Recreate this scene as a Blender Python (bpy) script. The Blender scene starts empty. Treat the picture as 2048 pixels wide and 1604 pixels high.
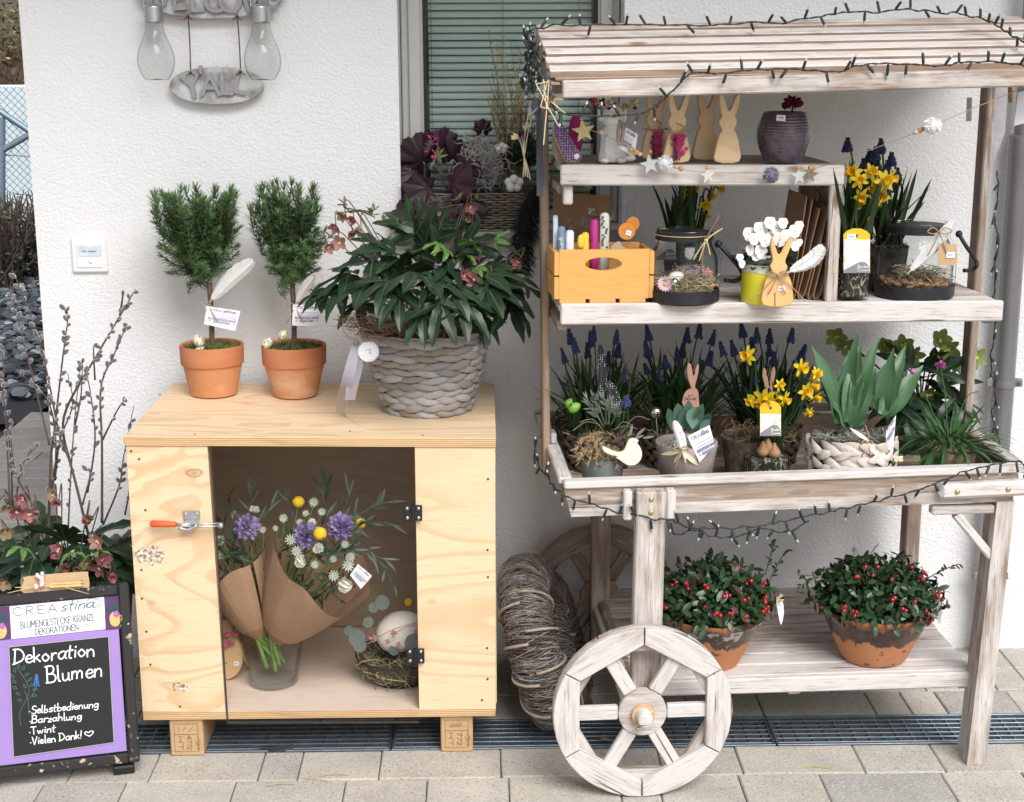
import bpy, math, random
from mathutils import Vector, Matrix, Euler, noise as mnoise
R = math.radians; PI = math.pi
sc = bpy.context.scene
col = sc.collection

# ------------------------------------------------------------------ camera, sky, sun, exposure
F_PX = 3050.0; PITCH = R(13.2); YAW = .018; ROLL = .004
CAM = Vector((0, -3.7, 1.54))
ROT = Matrix.Rotation(-YAW, 3, 'Z') @ Matrix.Rotation(PI/2 - PITCH, 3, 'X') @ Matrix.Rotation(-ROLL, 3, 'Z')
cam = bpy.data.objects.new('camera', bpy.data.cameras.new('camera')); col.objects.link(cam)
cam.matrix_world = Matrix.Translation(CAM) @ ROT.to_4x4()
cam.data.sensor_width = 36; cam.data.lens = F_PX/2048*36
cam.data.clip_start = .05; cam.data.clip_end = 600
sc.camera = cam

SUN_EL, SUN_AZ = R(46), R(156)            # soft light from the front, a little from the right
world = bpy.data.worlds.new('World'); sc.world = world; world.use_nodes = True
wn = world.node_tree; wn.nodes.clear()
_o = wn.nodes.new('ShaderNodeOutputWorld'); _b = wn.nodes.new('ShaderNodeBackground')
_s = wn.nodes.new('ShaderNodeTexSky'); _s.sky_type = 'NISHITA'; _s.sun_disc = False
_s.sun_elevation = SUN_EL; _s.sun_rotation = SUN_AZ; _s.air_density = 1.0; _s.dust_density = 3.0; _s.ozone_density = 1.0
_h = wn.nodes.new('ShaderNodeHueSaturation'); _h.inputs['Saturation'].default_value = .45
wn.links.new(_s.outputs[0], _h.inputs['Color']); wn.links.new(_h.outputs[0], _b.inputs[0]); wn.links.new(_b.outputs[0], _o.inputs[0])
_b.inputs[1].default_value = .065
sl = bpy.data.lights.new('sun', 'SUN'); sl.energy = 1.5; sl.angle = R(38); sl.color = (1, .99, .975)
so = bpy.data.objects.new('sun', sl); col.objects.link(so)
_d = Vector((math.sin(SUN_AZ)*math.cos(SUN_EL), math.cos(SUN_AZ)*math.cos(SUN_EL), math.sin(SUN_EL)))
so.rotation_euler = _d.to_track_quat('Z', 'Y').to_euler(); so.location = (0, -6, 8)
sc.view_settings.view_transform = 'Standard'; sc.view_settings.look = 'None'
sc.view_settings.exposure = 1.13; sc.view_settings.gamma = 1; sc.view_settings.use_curve_mapping = False
sc.render.engine = 'CYCLES'
sc.cycles.use_denoising = True
sc.cycles.denoising_prefilter = 'ACCURATE'
sc.cycles.max_bounces = 10; sc.cycles.transparent_max_bounces = 24; sc.cycles.caustics_reflective = False; sc.cycles.caustics_refractive = False

# ------------------------------------------------------------------ places: pixel rays of the photograph -> world points
def _ray(px, py): return ROT @ Vector(((px-1024)/F_PX, -(py-802)/F_PX, -1))
def PY(px, py, Y=0.0):
    d = _ray(px, py); return CAM + d*((Y-CAM.y)/d.y)
def PZ(px, py, z=0.0):
    d = _ray(px, py); return CAM + d*((z-CAM.z)/d.z)
TH = R(3.0); CO = Vector((1.064, -.655, 0))
CU = Vector((math.cos(TH), math.sin(TH), 0)); CV = Vector((-math.sin(TH), math.cos(TH), 0))
CM = Matrix.Translation(CO) @ Matrix.Rotation(TH, 4, 'Z')      # cart frame: u right, v back, z up
def C(u, v, z): return CO + CU*u + CV*v + Vector((0, 0, z))
def PV(px, py, v):                                             # point on the cart plane v
    d = _ray(px, py); return CAM + d*((v-(CAM-CO).dot(CV))/d.dot(CV))
def mpp(p): return (ROT.transposed() @ (Vector(p)-CAM)).z/-F_PX  # metres per photo pixel at a point

# ------------------------------------------------------------------ objects
WM = {}
def props(o, label=None, cat=None, group=None, kind=None):
    if label: o['label'] = label
    if cat: o['category'] = cat
    if group: o['group'] = group
    if kind: o['kind'] = kind
    return o
def adopt(o, parent, X=None):
    X = X or Matrix.Identity(4)
    if parent is not None:
        o.parent = parent; o.matrix_parent_inverse = WM[parent.name].inverted()
    o.matrix_basis = X; WM[o.name] = X.copy()
    return o
def thing(name, label, cat, loc=(0, 0, 0), group=None, kind=None):
    o = bpy.data.objects.new(name, None); col.objects.link(o); o.empty_display_size = .05
    adopt(o, None, Matrix.Translation(Vector(loc)))
    return props(o, label, cat, group, kind)
def inst(name, mesh, parent=None, X=None, **k):
    o = bpy.data.objects.new(name, mesh); col.objects.link(o); adopt(o, parent, X); props(o, **k); return o
def frame(loc, x=None, z=None, s=1.0, y=None):
    """matrix with X along x and Z near z"""
    x = Vector(x).normalized(); z = Vector(z)
    yv = z.cross(x)
    if yv.length < 1e-5: yv = Vector((0, 1, 0)).cross(x) if abs(x.y) < .9 else Vector((1, 0, 0)).cross(x)
    yv.normalize(); zz = x.cross(yv)
    s = (s, s, s) if not hasattr(s, '__len__') else s
    m = Matrix((x*s[0], yv*s[1], zz*s[2])).transposed().to_4x4(); m.translation = Vector(loc); return m
def T(*a): return Matrix.Translation(Vector(a if len(a) == 3 else a[0]))
def RX(a): return Matrix.Rotation(a, 4, 'X')
def RY(a): return Matrix.Rotation(a, 4, 'Y')
def RZ(a): return Matrix.Rotation(a, 4, 'Z')
def S(x, y=None, z=None): return Matrix.Diagonal((x, x if y is None else y, x if z is None else z, 1))

def smooth(pts, n=6, closed=False):
    P = [Vector(p) for p in pts]
    if len(P) < 3: return P
    out = []; L = len(P)
    for i in range(L if closed else L-1):
        if closed: a, b, c, d = P[i-1], P[i], P[(i+1) % L], P[(i+2) % L]
        else: a, b, c, d = P[max(i-1, 0)], P[i], P[i+1], P[min(i+2, L-1)]
        for k in range(n):
            t = k/n
            out.append(.5*((2*b) + (c-a)*t + (2*a-5*b+4*c-d)*t*t + (3*b-a-3*c+d)*t**3))
    if not closed: out.append(P[-1])
    return out

class MB:
    def __init__(s): s.v = []; s.f = []; s.m = []; s.mi = 0
    def face(s, *i): s.f.append(i); s.m.append(s.mi)
    def add(s, pts): n = len(s.v); s.v.extend(tuple(p) for p in pts); return n
    def quad(s, *p): n = s.add(p); s.face(*range(n, n+len(p)))
    def hexa(s, p):      # p: 4 bottom ccw, 4 top ccw
        n = s.add(p)
        for q in ((3, 2, 1, 0), (4, 5, 6, 7), (0, 1, 5, 4), (1, 2, 6, 5), (2, 3, 7, 6), (3, 0, 4, 7)): s.face(*(n+i for i in q))
    def box(s, x0, x1, y0, y1, z0, z1, X=None):
        p = [Vector(q) for q in ((x0, y0, z0), (x1, y0, z0), (x1, y1, z0), (x0, y1, z0), (x0, y0, z1), (x1, y0, z1), (x1, y1, z1), (x0, y1, z1))]
        if X: p = [X @ q for q in p]
        s.hexa(p)
    def cbox(s, x0, x1, y0, y1, z0, z1, b=.003, X=None):   # chamfered box
        b = min(b, (x1-x0)*.45, (y1-y0)*.45, (z1-z0)*.45)
        idx = {}
        for sx in (0, 1):
            for sy in (0, 1):
                for sz in (0, 1):
                    c = [x1 if sx else x0, y1 if sy else y0, z1 if sz else z0]
                    sg = [-b if sx else b, -b if sy else b, -b if sz else b]
                    for ax in range(3):
                        q = Vector([c[i]+(0 if i == ax else sg[i]) for i in range(3)])
                        if X: q = X @ q
                        idx[(sx, sy, sz, ax)] = s.add([q])
        def fc(*k):
            s.face(*(idx[q] for q in k))
        for a in (0, 1):
            o = (0, 1, 3, 2) if a else (0, 2, 3, 1)
            cs = [(0, 0), (1, 0), (0, 1), (1, 1)]
            fc(*[(a, cs[i][0], cs[i][1], 0) for i in o])
            fc(*[(cs[i][1], a, cs[i][0], 1) for i in o])
            fc(*[(cs[i][0], cs[i][1], a, 2) for i in o])
        for i in (0, 1):
            for j in (0, 1):
                for (A, B, Cx) in ((0, 1, 2), (1, 2, 0), (2, 0, 1)):
                    def key(t, ax):
                        k = [0, 0, 0]; k[A] = i; k[B] = j; k[Cx] = t; return (*k, ax)
                    q = [key(0, A), key(1, A), key(1, B), key(0, B)]
                    if (i == j): q = q[::-1]
                    fc(*q)
        for sx in (0, 1):
            for sy in (0, 1):
                for sz in (0, 1):
                    q = [(sx, sy, sz, 0), (sx, sy, sz, 1), (sx, sy, sz, 2)]
                    if (sx+sy+sz) % 2 == 0: q = q[::-1]
                    fc(*q)
    def tube(s, pts, r, n=6, cap=True, closed=False, flat=1.0):
        P = [Vector(p) for p in pts]; L = len(P)
        if L < 2: return
        rr = r if hasattr(r, '__len__') else [r]*L
        t0 = (P[1]-P[0]).normalized()
        u = t0.orthogonal().normalized(); base = []
        for i in range(L):
            if closed: t = (P[(i+1) % L]-P[i-1])
            else: t = P[min(i+1, L-1)]-P[max(i-1, 0)]
            if t.length < 1e-9: t = t0.copy()
            t.normalize()
            u = u - t*u.dot(t)
            if u.length < 1e-6: u = t.orthogonal()
            u.normalize(); w = t.cross(u)
            base.append(s.add([P[i]+(u*math.cos(2*PI*k/n)+w*math.sin(2*PI*k/n)*flat)*rr[i] for k in range(n)]))
        for i in range(L if closed else L-1):
            a, b = base[i], base[(i+1) % L]
            for k in range(n): s.face(a+k, a+(k+1) % n, b+(k+1) % n, b+k)
        if cap and not closed:
            s.face(*(base[0]+k for k in range(n-1, -1, -1))); s.face(*(base[-1]+k for k in range(n)))
    def lathe(s, prof, n=32, X=None, cap0=True, cap1=True, wob=None):
        bs = []
        for (r, z) in prof:
            ps = []
            for k in range(n):
                a = 2*PI*k/n; rad = r*(wob(a, z) if wob else 1)
                q = Vector((rad*math.cos(a), rad*math.sin(a), z))
                ps.append(X @ q if X else q)
            bs.append(s.add(ps))
        for a, b in zip(bs, bs[1:]):
            for k in range(n): s.face(a+k, a+(k+1) % n, b+(k+1) % n, b+k)
        if cap0: s.face(*(bs[0]+k for k in range(n-1, -1, -1)))
        if cap1: s.face(*(bs[-1]+k for k in range(n)))
    def ball(s, c, r, nu=10, nv=7, X=None, sq=(1, 1, 1), jit=0, rnd=None):
        c = Vector(c)
        def q(a, b):
            j = 1+(rnd.uniform(-jit, jit) if jit else 0)
            p = Vector((math.cos(a)*math.sin(b)*sq[0], math.sin(a)*math.sin(b)*sq[1], math.cos(b)*sq[2]))*r*j
            return c+(X @ p if X else p)
        top = s.add([q(0, 0)]); rows = []
        for i in range(1, nv): rows.append(s.add([q(2*PI*k/nu, PI*i/nv) for k in range(nu)]))
        bot = s.add([q(0, PI)])
        for k in range(nu):
            s.face(top, rows[0]+k, rows[0]+(k+1) % nu)
            s.face(bot, rows[-1]+(k+1) % nu, rows[-1]+k)
        for a, b in zip(rows, rows[1:]):
            for k in range(nu): s.face(a+k, b+k, b+(k+1) % nu, a+(k+1) % nu)
    def prism(s, outline, t, X=None, bev=0):   # outline in local XZ plane (list of (x,z)), thickness along y from 0 (front) to t (back)
        O = outline; n = len(O)
        A = sum(O[i][0]*O[(i+1) % n][1]-O[(i+1) % n][0]*O[i][1] for i in range(n))
        if A < 0: O = O[::-1]
        tr = (lambda q: X @ Vector(q)) if X else (lambda q: Vector(q))
        if bev:
            cx = sum(p[0] for p in O)/n; cz = sum(p[1] for p in O)/n
            nb = []
            for i in range(n):
                p0, p1, p2 = Vector(O[i-1]), Vector(O[i]), Vector(O[(i+1) % n])
                e = ((p1-p0).normalized()+(p2-p1).normalized()); 
                if e.length < 1e-6: e = p2-p1
                e.normalize(); nb.append(p1+Vector((-e.y, e.x))*bev)
            f = s.add([tr((p.x, 0, p.y)) for p in nb]); f2 = s.add([tr((p[0], bev, p[1])) for p in O]); b2 = s.add([tr((p[0], t, p[1])) for p in O])
            s.face(*range(f, f+n))
            for i in range(n):
                j = (i+1) % n; s.face(f+j, f+i, f2+i, f2+j); s.face(f2+j, f2+i, b2+i, b2+j)
            s.face(*range(b2+n-1, b2-1, -1)); return
        f = s.add([tr((p[0], 0, p[1])) for p in O]); b = s.add([tr((p[0], t, p[1])) for p in O])
        s.face(*range(f, f+n)); s.face(*range(b+n-1, b-1, -1))
        for i in range(n): j = (i+1) % n; s.face(f+j, f+i, b+i, b+j)
    def mesh(s, name, mats, smooth=False):
        me = bpy.data.meshes.new(name); me.from_pydata(s.v, [], s.f)
        for m in (mats if isinstance(mats, (list, tuple)) else [mats]): me.materials.append(m)
        if any(s.m): me.polygons.foreach_set('material_index', s.m)
        if smooth: me.polygons.foreach_set('use_smooth', [True]*len(s.f))
        me.update(); return me
    def build(s, name, mats, parent=None, X=None, smooth=False, **k):
        return inst(name, s.mesh(name, mats, smooth), parent, X, **k)

def soft(o, ang=40):
    """smooth shading with sharp edges above an angle"""
    me = o.data; me.polygons.foreach_set('use_smooth', [True]*len(me.polygons))
    try: me.set_sharp_from_angle(angle=R(ang))
    except Exception: pass
    return o

def plank(name, parent, p0, p1, w, t, side, m, b=.003, **k):
    """board from p0 to p1 (centre line), w wide along 'side', t thick; mesh has its length along local X"""
    p0, p1 = Vector(p0), Vector(p1); L = (p1-p0).length
    q = MB(); q.cbox(-L/2, L/2, -w/2, w/2, -t/2, t/2, b)
    x = (p1-p0).normalized(); y = Vector(side); y = (y-x*y.dot(x)).normalized(); z = x.cross(y)
    X = Matrix((x, y, z)).transposed().to_4x4(); X.translation = (p0+p1)/2
    return q.build(name, m, parent, X, **k)

# ------------------------------------------------------------------ materials
class NT:
    def __init__(s, name, rough=.6):
        s.mat = bpy.data.materials.new(name); s.mat.use_nodes = True; s.t = s.mat.node_tree
        s.p = s.t.nodes['Principled BSDF']; s.p.inputs['Roughness'].default_value = rough
        s.out = s.t.nodes['Material Output']; s._o = None
    def n(s, typ, **k):
        x = s.t.nodes.new('ShaderNode'+typ)
        for a, v in k.items(): setattr(x, a, v)
        return x
    def set(s, inp, v):
        if isinstance(v, bpy.types.NodeSocket): s.t.links.new(v, inp)
        elif v is not None:
            if inp.type == 'RGBA' and len(v) == 3: v = (*v, 1)
            inp.default_value = v
    def obj(s, rnd=True, seed=0):
        if s._o is None:
            tc = s.n('TexCoord'); v = tc.outputs['Object']
            if rnd:
                oi = s.n('ObjectInfo'); m = s.n('Vector Math'.replace(' ', ''), operation='MULTIPLY_ADD')
                c = s.n('CombineXYZ'); s.set(c.inputs[0], s.math('MULTIPLY', oi.outputs['Random'], 7.3)); s.set(c.inputs[1], s.math('MULTIPLY', oi.outputs['Random'], 3.1)); s.set(c.inputs[2], s.math('MULTIPLY', oi.outputs['Random'], 5.7))
                s.set(m.inputs[0], v); m.inputs[1].default_value = (1, 1, 1); s.set(m.inputs[2], c.outputs[0]); v = m.outputs[0]
            s._o = v
        return s._o
    def rnd(s): return s.n('ObjectInfo').outputs['Random']
    def map(s, v, sc=(1, 1, 1), loc=(0, 0, 0), rot=(0, 0, 0)):
        m = s.n('Mapping'); s.set(m.inputs['Vector'], v); m.inputs['Scale'].default_value = sc; m.inputs['Location'].default_value = loc; m.inputs['Rotation'].default_value = rot
        return m.outputs[0]
    def noise(s, v, scale=5, detail=4, rough=.55, dist=0):
        x = s.n('TexNoise'); s.set(x.inputs['Vector'], v); x.inputs['Scale'].default_value = scale; x.inputs['Detail'].default_value = detail
        x.inputs['Roughness'].default_value = rough; x.inputs['Distortion'].default_value = dist; return x.outputs['Fac']
    def vor(s, v, scale=5, out='Distance', feature='F1', rand=1):
        x = s.n('TexVoronoi', feature=feature); s.set(x.inputs['Vector'], v); x.inputs['Scale'].default_value = scale; x.inputs['Randomness'].default_value = rand; return x.outputs[out]
    def math(s, op, a, b=None, c=None, clamp=False):
        x = s.n('Math', operation=op, use_clamp=clamp); s.set(x.inputs[0], a); s.set(x.inputs[1], b)
        if c is not None: s.set(x.inputs[2], c)
        return x.outputs[0]
    def ramp(s, f, stops, interp='LINEAR'):
        x = s.n('ValToRGB'); s.set(x.inputs[0], f); e = x.color_ramp; e.interpolation = interp
        while len(e.elements) < len(stops): e.elements.new(.5)
        for el, (p, c) in zip(e.elements, stops):
            el.position = p; el.color = (*((c, c, c) if not hasattr(c, '__len__') else c), 1)
        return x.outputs[0]
    def mix(s, f, a, b, mode='MIX'):
        x = s.n('Mix', data_type='RGBA', blend_type=mode); s.set(x.inputs[0], f); s.set(x.inputs[6], a); s.set(x.inputs[7], b); return x.outputs[2]
    def bump(s, h, strength=.5, dist=.002):
        x = s.n('Bump'); s.set(x.inputs['Height'], h); x.inputs['Strength'].default_value = strength; x.inputs['Distance'].default_value = dist
        s.t.links.new(x.outputs[0], s.p.inputs['Normal']); return s
    def color(s, c): s.set(s.p.inputs['Base Color'], c); return s
    def put(s, **k):
        for a, v in k.items(): s.set(s.p.inputs[a.replace('_', ' ')], v)
        return s

def flat(name, c, rough=.6, metal=0, var=.12, scale=60, bump=0, spec=.5, coat=0, sheen=0):
    """plain coloured surface with fine mottling"""
    t = NT(name, rough); v = t.obj()
    f = t.noise(v, scale, 3)
    lo = tuple(x*(1-var) for x in c); hi = tuple(min(1, x*(1+var)) for x in c)
    t.color(t.ramp(f, [(.3, lo), (.7, hi)])).put(Metallic=metal, Specular_IOR_Level=spec)
    if coat: t.put(Coat_Weight=coat)
    if sheen: t.put(Sheen_Weight=sheen)
    if bump: t.bump(f, bump, .002)
    return t.mat

def leafmat(name, c1, c2, rough=.42, tip=None, vein=0, trans=.12, hue=.0, stripe=0):
    t = NT(name, rough); v = t.obj()
    f = t.noise(v, 25, 3); r = t.rnd()
    base = t.mix(t.math('MULTIPLY_ADD', f, .5, t.math('MULTIPLY', r, .5)), c1, c2)
    if vein:
        g = t.n('TexCoord').outputs['Generated']; sp = t.n('SeparateXYZ'); t.set(sp.inputs[0], g)
        d = t.math('ABSOLUTE', t.math('SUBTRACT', sp.outputs[1], .5))
        base = t.mix(t.ramp(d, [(0, vein), (.05, 0)]), base, tuple(min(1, x*1.9+.02) for x in c2))
    if stripe: base = t.mix(t.math('MULTIPLY', t.ramp(t.noise(t.map(v, (6, 420, 6)), 1, 2), [(.4, 1), (.6, 0)]), stripe), base, tuple(x*.62 for x in c1))
    if tip is not None:
        base = t.mix(t.ramp(t.noise(v, 9, 2), [(.45, 0), (.75, .6)]), base, tip)
    t.color(base).put(Specular_IOR_Level=.4)
    try:
        tr = t.n('BsdfTranslucent'); t.set(tr.inputs[0], base); mx = t.n('MixShader'); mx.inputs[0].default_value = trans
        t.t.links.new(t.p.outputs[0], mx.inputs[1]); t.t.links.new(tr.outputs[0], mx.inputs[2]); t.t.links.new(mx.outputs[0], t.out.inputs[0])
    except Exception: pass
    return t.mat

def glassmat(name, tint=(.93, .96, .95), ior=1.45, rough=.02, dirt=.0, edge=.8):
    t = NT(name); fr = t.n('Fresnel'); fr.inputs[0].default_value = ior
    tr = t.n('BsdfTransparent'); lw = t.n('LayerWeight'); lw.inputs[0].default_value = .5; t.set(tr.inputs[0], t.mix(t.ramp(lw.outputs['Facing'], [(.55, 0), (.97, edge)]), tint, tuple(x*.35 for x in tint))); gl = t.n('BsdfGlossy'); gl.inputs['Roughness'].default_value = rough
    mx = t.n('MixShader'); t.set(mx.inputs[0], t.math('MULTIPLY', t.math('MINIMUM', fr.outputs[0], .45), t.math('SUBTRACT', 1.0, t.n('NewGeometry').outputs['Backfacing']))); t.t.links.new(tr.outputs[0], mx.inputs[1]); t.t.links.new(gl.outputs[0], mx.inputs[2])
    last = mx.outputs[0]
    if dirt:
        df = t.n('BsdfDiffuse'); df.inputs[0].default_value = (.6, .6, .58, 1); m2 = t.n('MixShader')
        t.set(m2.inputs[0], t.ramp(t.noise(t.obj(), 6, 5), [(.3, dirt*.4), (.7, dirt)])); t.t.links.new(last, m2.inputs[1]); t.t.links.new(df.outputs[0], m2.inputs[2]); last = m2.outputs[0]
    t.t.links.new(last, t.out.inputs[0]); return t.mat

def woodwash(name, wash=.6, dark=(.165, .115, .085), mid=(.33, .262, .212), white=(.66, .625, .605), knots=True):
    t = NT(name, .75); v = t.obj()
    v2 = t.map(v, (2.2, 30, 30)); g = t.noise(v2, 2.2, 7, .6, .4)
    fine = t.noise(t.map(v, (7, 150, 150)), 2, 4, .7)
    ring = t.math('FRACT', t.math('MULTIPLY', t.noise(t.map(v, (.8, 7, 7)), 2.0, 2, .5, .6), 9))
    ring = t.ramp(ring, [(0, .15), (.5, .7), (.9, .9), (1, .2)])
    base = t.mix(t.math('MULTIPLY_ADD', g, .7, t.math('MULTIPLY', ring, .4)), dark, tuple(min(1, x*1.25) for x in mid))
    patch = t.noise(t.map(v, (3, 9, 9)), 2, 4, .6)
    wf = t.math('ADD', t.math('MULTIPLY', patch, .8), t.math('MULTIPLY_ADD', g, .5, t.math('MULTIPLY', fine, .35)))
    lo = 1.02-wash*.42
    wm = t.ramp(t.math('MULTIPLY', wf, .72), [(lo-.24, 0.0), (lo-.13, .55), (lo-.02, .97)])
    wv = t.mix(fine, tuple(x*.9 for x in white), white)
    c = t.mix(wm, base, wv)
    if knots:
        k = t.vor(t.map(v, (6.5, 17, 17)), 1.0)
        sel = t.noise(t.map(v, (5, 5, 5)), 1, 1)
        kf = t.math('MULTIPLY', t.ramp(k, [(.05, 1), (.10, .75), (.17, 0)]), t.ramp(sel, [(.5, 0), (.56, .9)]))
        c = t.mix(kf, c, (.22, .12, .08))
    c = t.mix(t.ramp(fine, [(.34, .55), (.43, 0)]), c, tuple(x*1.1 for x in dark)); crk = t.noise(t.map(v, (1.6, 42, 42)), 2, 2, .4, .3); c = t.mix(t.ramp(crk, [(.285, .9), (.305, 0)]), c, tuple(x*.5 for x in dark))
    t.color(c).put(Specular_IOR_Level=.25)
    t.bump(t.math('ADD', fine, g), .35, .0012)
    return t.mat

def plywood(name, light=(.75, .575, .375), band=(.60, .36, .18), sx=1.6, sz=4.2, seed=0, axis='XZ', contrast=1, marks=()):
    t = NT(name, .55); v = t.obj(rnd=False)
    if axis == 'XY': v = t.map(v, (1, 1, 1), (seed, 0, 0), (PI/2, 0, 0))
    m = t.map(v, (sx, sx, sz), (seed*1.7, 0, seed))
    n1 = t.noise(m, 1.5, 1.8, .45, 1.3)
    fr = t.math('FRACT', t.math('MULTIPLY', n1, 6))
    bands = t.ramp(fr, [(0, .0), (.50, .10), (.78, .95), (.93, 1), (1, 0)])
    fine = t.noise(t.map(v, (14, 14, 240)), 1, 4, .6); n3 = t.noise(m, 5, 4)
    f = t.math('MULTIPLY', bands, t.math('MULTIPLY_ADD', n3, .9, .2)); f = t.math('MULTIPLY', f, 1.0*contrast)
    c = t.mix(f, light, band)
    c = t.mix(t.ramp(fine, [(.33, .55), (.47, 0)]), c, tuple(x*.66 for x in light))
    c = t.mix(t.ramp(t.noise(v, 3, 2), [(.3, .25), (.7, 0)]), c, tuple(min(1, x*1.12) for x in light))
    k = t.vor(t.map(v, (5, 5, 7.5)), 1.0); sel = t.noise(v, 3.3, 1)
    kf = t.math('MULTIPLY', t.ramp(k, [(.035, 1), (.05, .6), (.09, 0)]), t.ramp(sel, [(.52, 0), (.58, .85)]))
    c = t.mix(kf, c, (.34, .20, .10))
    for (kx, kz, kr, kind) in marks:      # knots and chipped filler patches at their places on the board
        w = t.n('VectorMath', operation='ADD'); t.set(w.inputs[0], v); nz_ = t.n('TexNoise'); t.set(nz_.inputs['Vector'], v); nz_.inputs['Scale'].default_value = 70 if kind else 40
        s2 = t.n('VectorMath', operation='SCALE'); t.set(s2.inputs[0], nz_.outputs['Color']); s2.inputs['Scale'].default_value = kr*(1.3 if kind else .5)
        t.set(w.inputs[1], s2.outputs[0]); off = kr*(.65 if kind else .25)
        mp = t.map(w.outputs[0], (.55, 0, 1), (-(kx+off)*.55, 0, -(kz+off))); ln = t.n('VectorMath', operation='LENGTH'); t.set(ln.inputs[0], mp)
        d = t.math('DIVIDE', ln.outputs['Value'], kr)
        if kind:
            c = t.mix(t.ramp(d, [(.8, .9), (.95, 0)]), c, t.ramp(t.noise(v, 150, 3), [(.40, (.16, .11, .07)), (.5, (.50, .42, .34)), (.62, (.74, .70, .63))]))
        else:
            c = t.mix(t.ramp(d, [(.25, .55), (.5, .1), (.62, .85), (.9, .35), (1, 0)]), c, (.36, .21, .10))
    t.color(c).put(Specular_IOR_Level=.35); t.bump(fine, .15, .0008); return t.mat
# ------------------------------------------------------------------ shared materials
def m_stucco():
    t = NT('stucco', .9); v = t.n('TexCoord').outputs['Object']
    a = t.noise(t.map(v, (1, 1, 1.2)), 170, 3, .65); b = t.vor(t.map(v, (1, 1, 1.25)), 150, 'Distance', 'SMOOTH_F1'); c = t.noise(v, 1.7, 4)
    h = t.math('ADD', t.math('MULTIPLY', a, .7), t.math('MULTIPLY', b, -1.1))
    base = t.mix(t.ramp(c, [(.3, 0), (.7, 1)]), (.745, .757, .77), (.825, .833, .84))
    t.color(base).put(Specular_IOR_Level=.2); t.bump(h, .42, .0036); return t.mat
STUCCO = m_stucco()
def m_paver():
    t = NT('concrete_paver', .9); v = t.obj(); r = t.rnd()
    base = t.ramp(r, [(0, (.44, .41, .365)), (.25, (.53, .485, .415)), (.5, (.39, .375, .35)), (.75, (.55, .51, .445)), (1, (.46, .435, .41))])
    blot = t.noise(v, 9, 4); base = t.mix(t.ramp(blot, [(.3, .35), (.6, 0)]), base, (.235, .22, .20))
    sp = t.noise(v, 190, 3, .75); base = t.mix(t.ramp(sp, [(.36, .75), (.44, 0)]), base, (.14, .13, .12))
    sp2 = t.noise(t.map(v, (1, 1, 1), (3, 3, 3)), 170, 3, .75); base = t.mix(t.ramp(sp2, [(.56, 0), (.64, .65)]), base, (.66, .63, .57))
    t.color(base).put(Specular_IOR_Level=.2); t.bump(t.math('ADD', sp, blot), .6, .002); return t.mat
PAVER = m_paver()
JOINT = flat('joint_sand', (.10, .09, .08), .95)
GALV = flat('galvanised_steel', (.20, .24, .28), .42, .75, .2, 40)
DARKPIT = flat('channel_dark', (.02, .022, .024), .9)
PIPEM = flat('zinc_pipe', (.24, .24, .25), .42, .35, .08, 12)
ALU = flat('window_frame_grey', (.50, .50, .48), .5, .1, .04)
BLACKM = flat('black_metal', (.018, .018, .02), .5, .2, .3)
STEEL = flat('bright_steel', (.55, .55, .56), .3, .9, .1)
WHITEPL = flat('white_plastic', (.82, .83, .84), .35, 0, .02)
PANE = glassmat('window_glass', (.94, .98, .965), 1.75, .02, 0, 0)
CLEAR = glassmat('clear_glass', (.965, .98, .975), 1.42)
PAPERW = flat('white_paper', (.80, .80, .85), .7, 0, .03)
INKD = flat('ink', (.06, .06, .09), .7); INKB = flat('ink_blue_grey', (.22, .23, .36), .7)
TWINE = flat('jute_twine', (.36, .25, .14), .9, 0, .25, 200)
KRAFT = flat('kraft_paper', (.33, .205, .12), .8, 0, .10, 18, .15)
KRAFTL = flat('kraft_card', (.50, .33, .19), .8, 0, .08, 30)
SOIL = flat('soil', (.045, .032, .022), .95, 0, .5, 160, .8)

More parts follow.
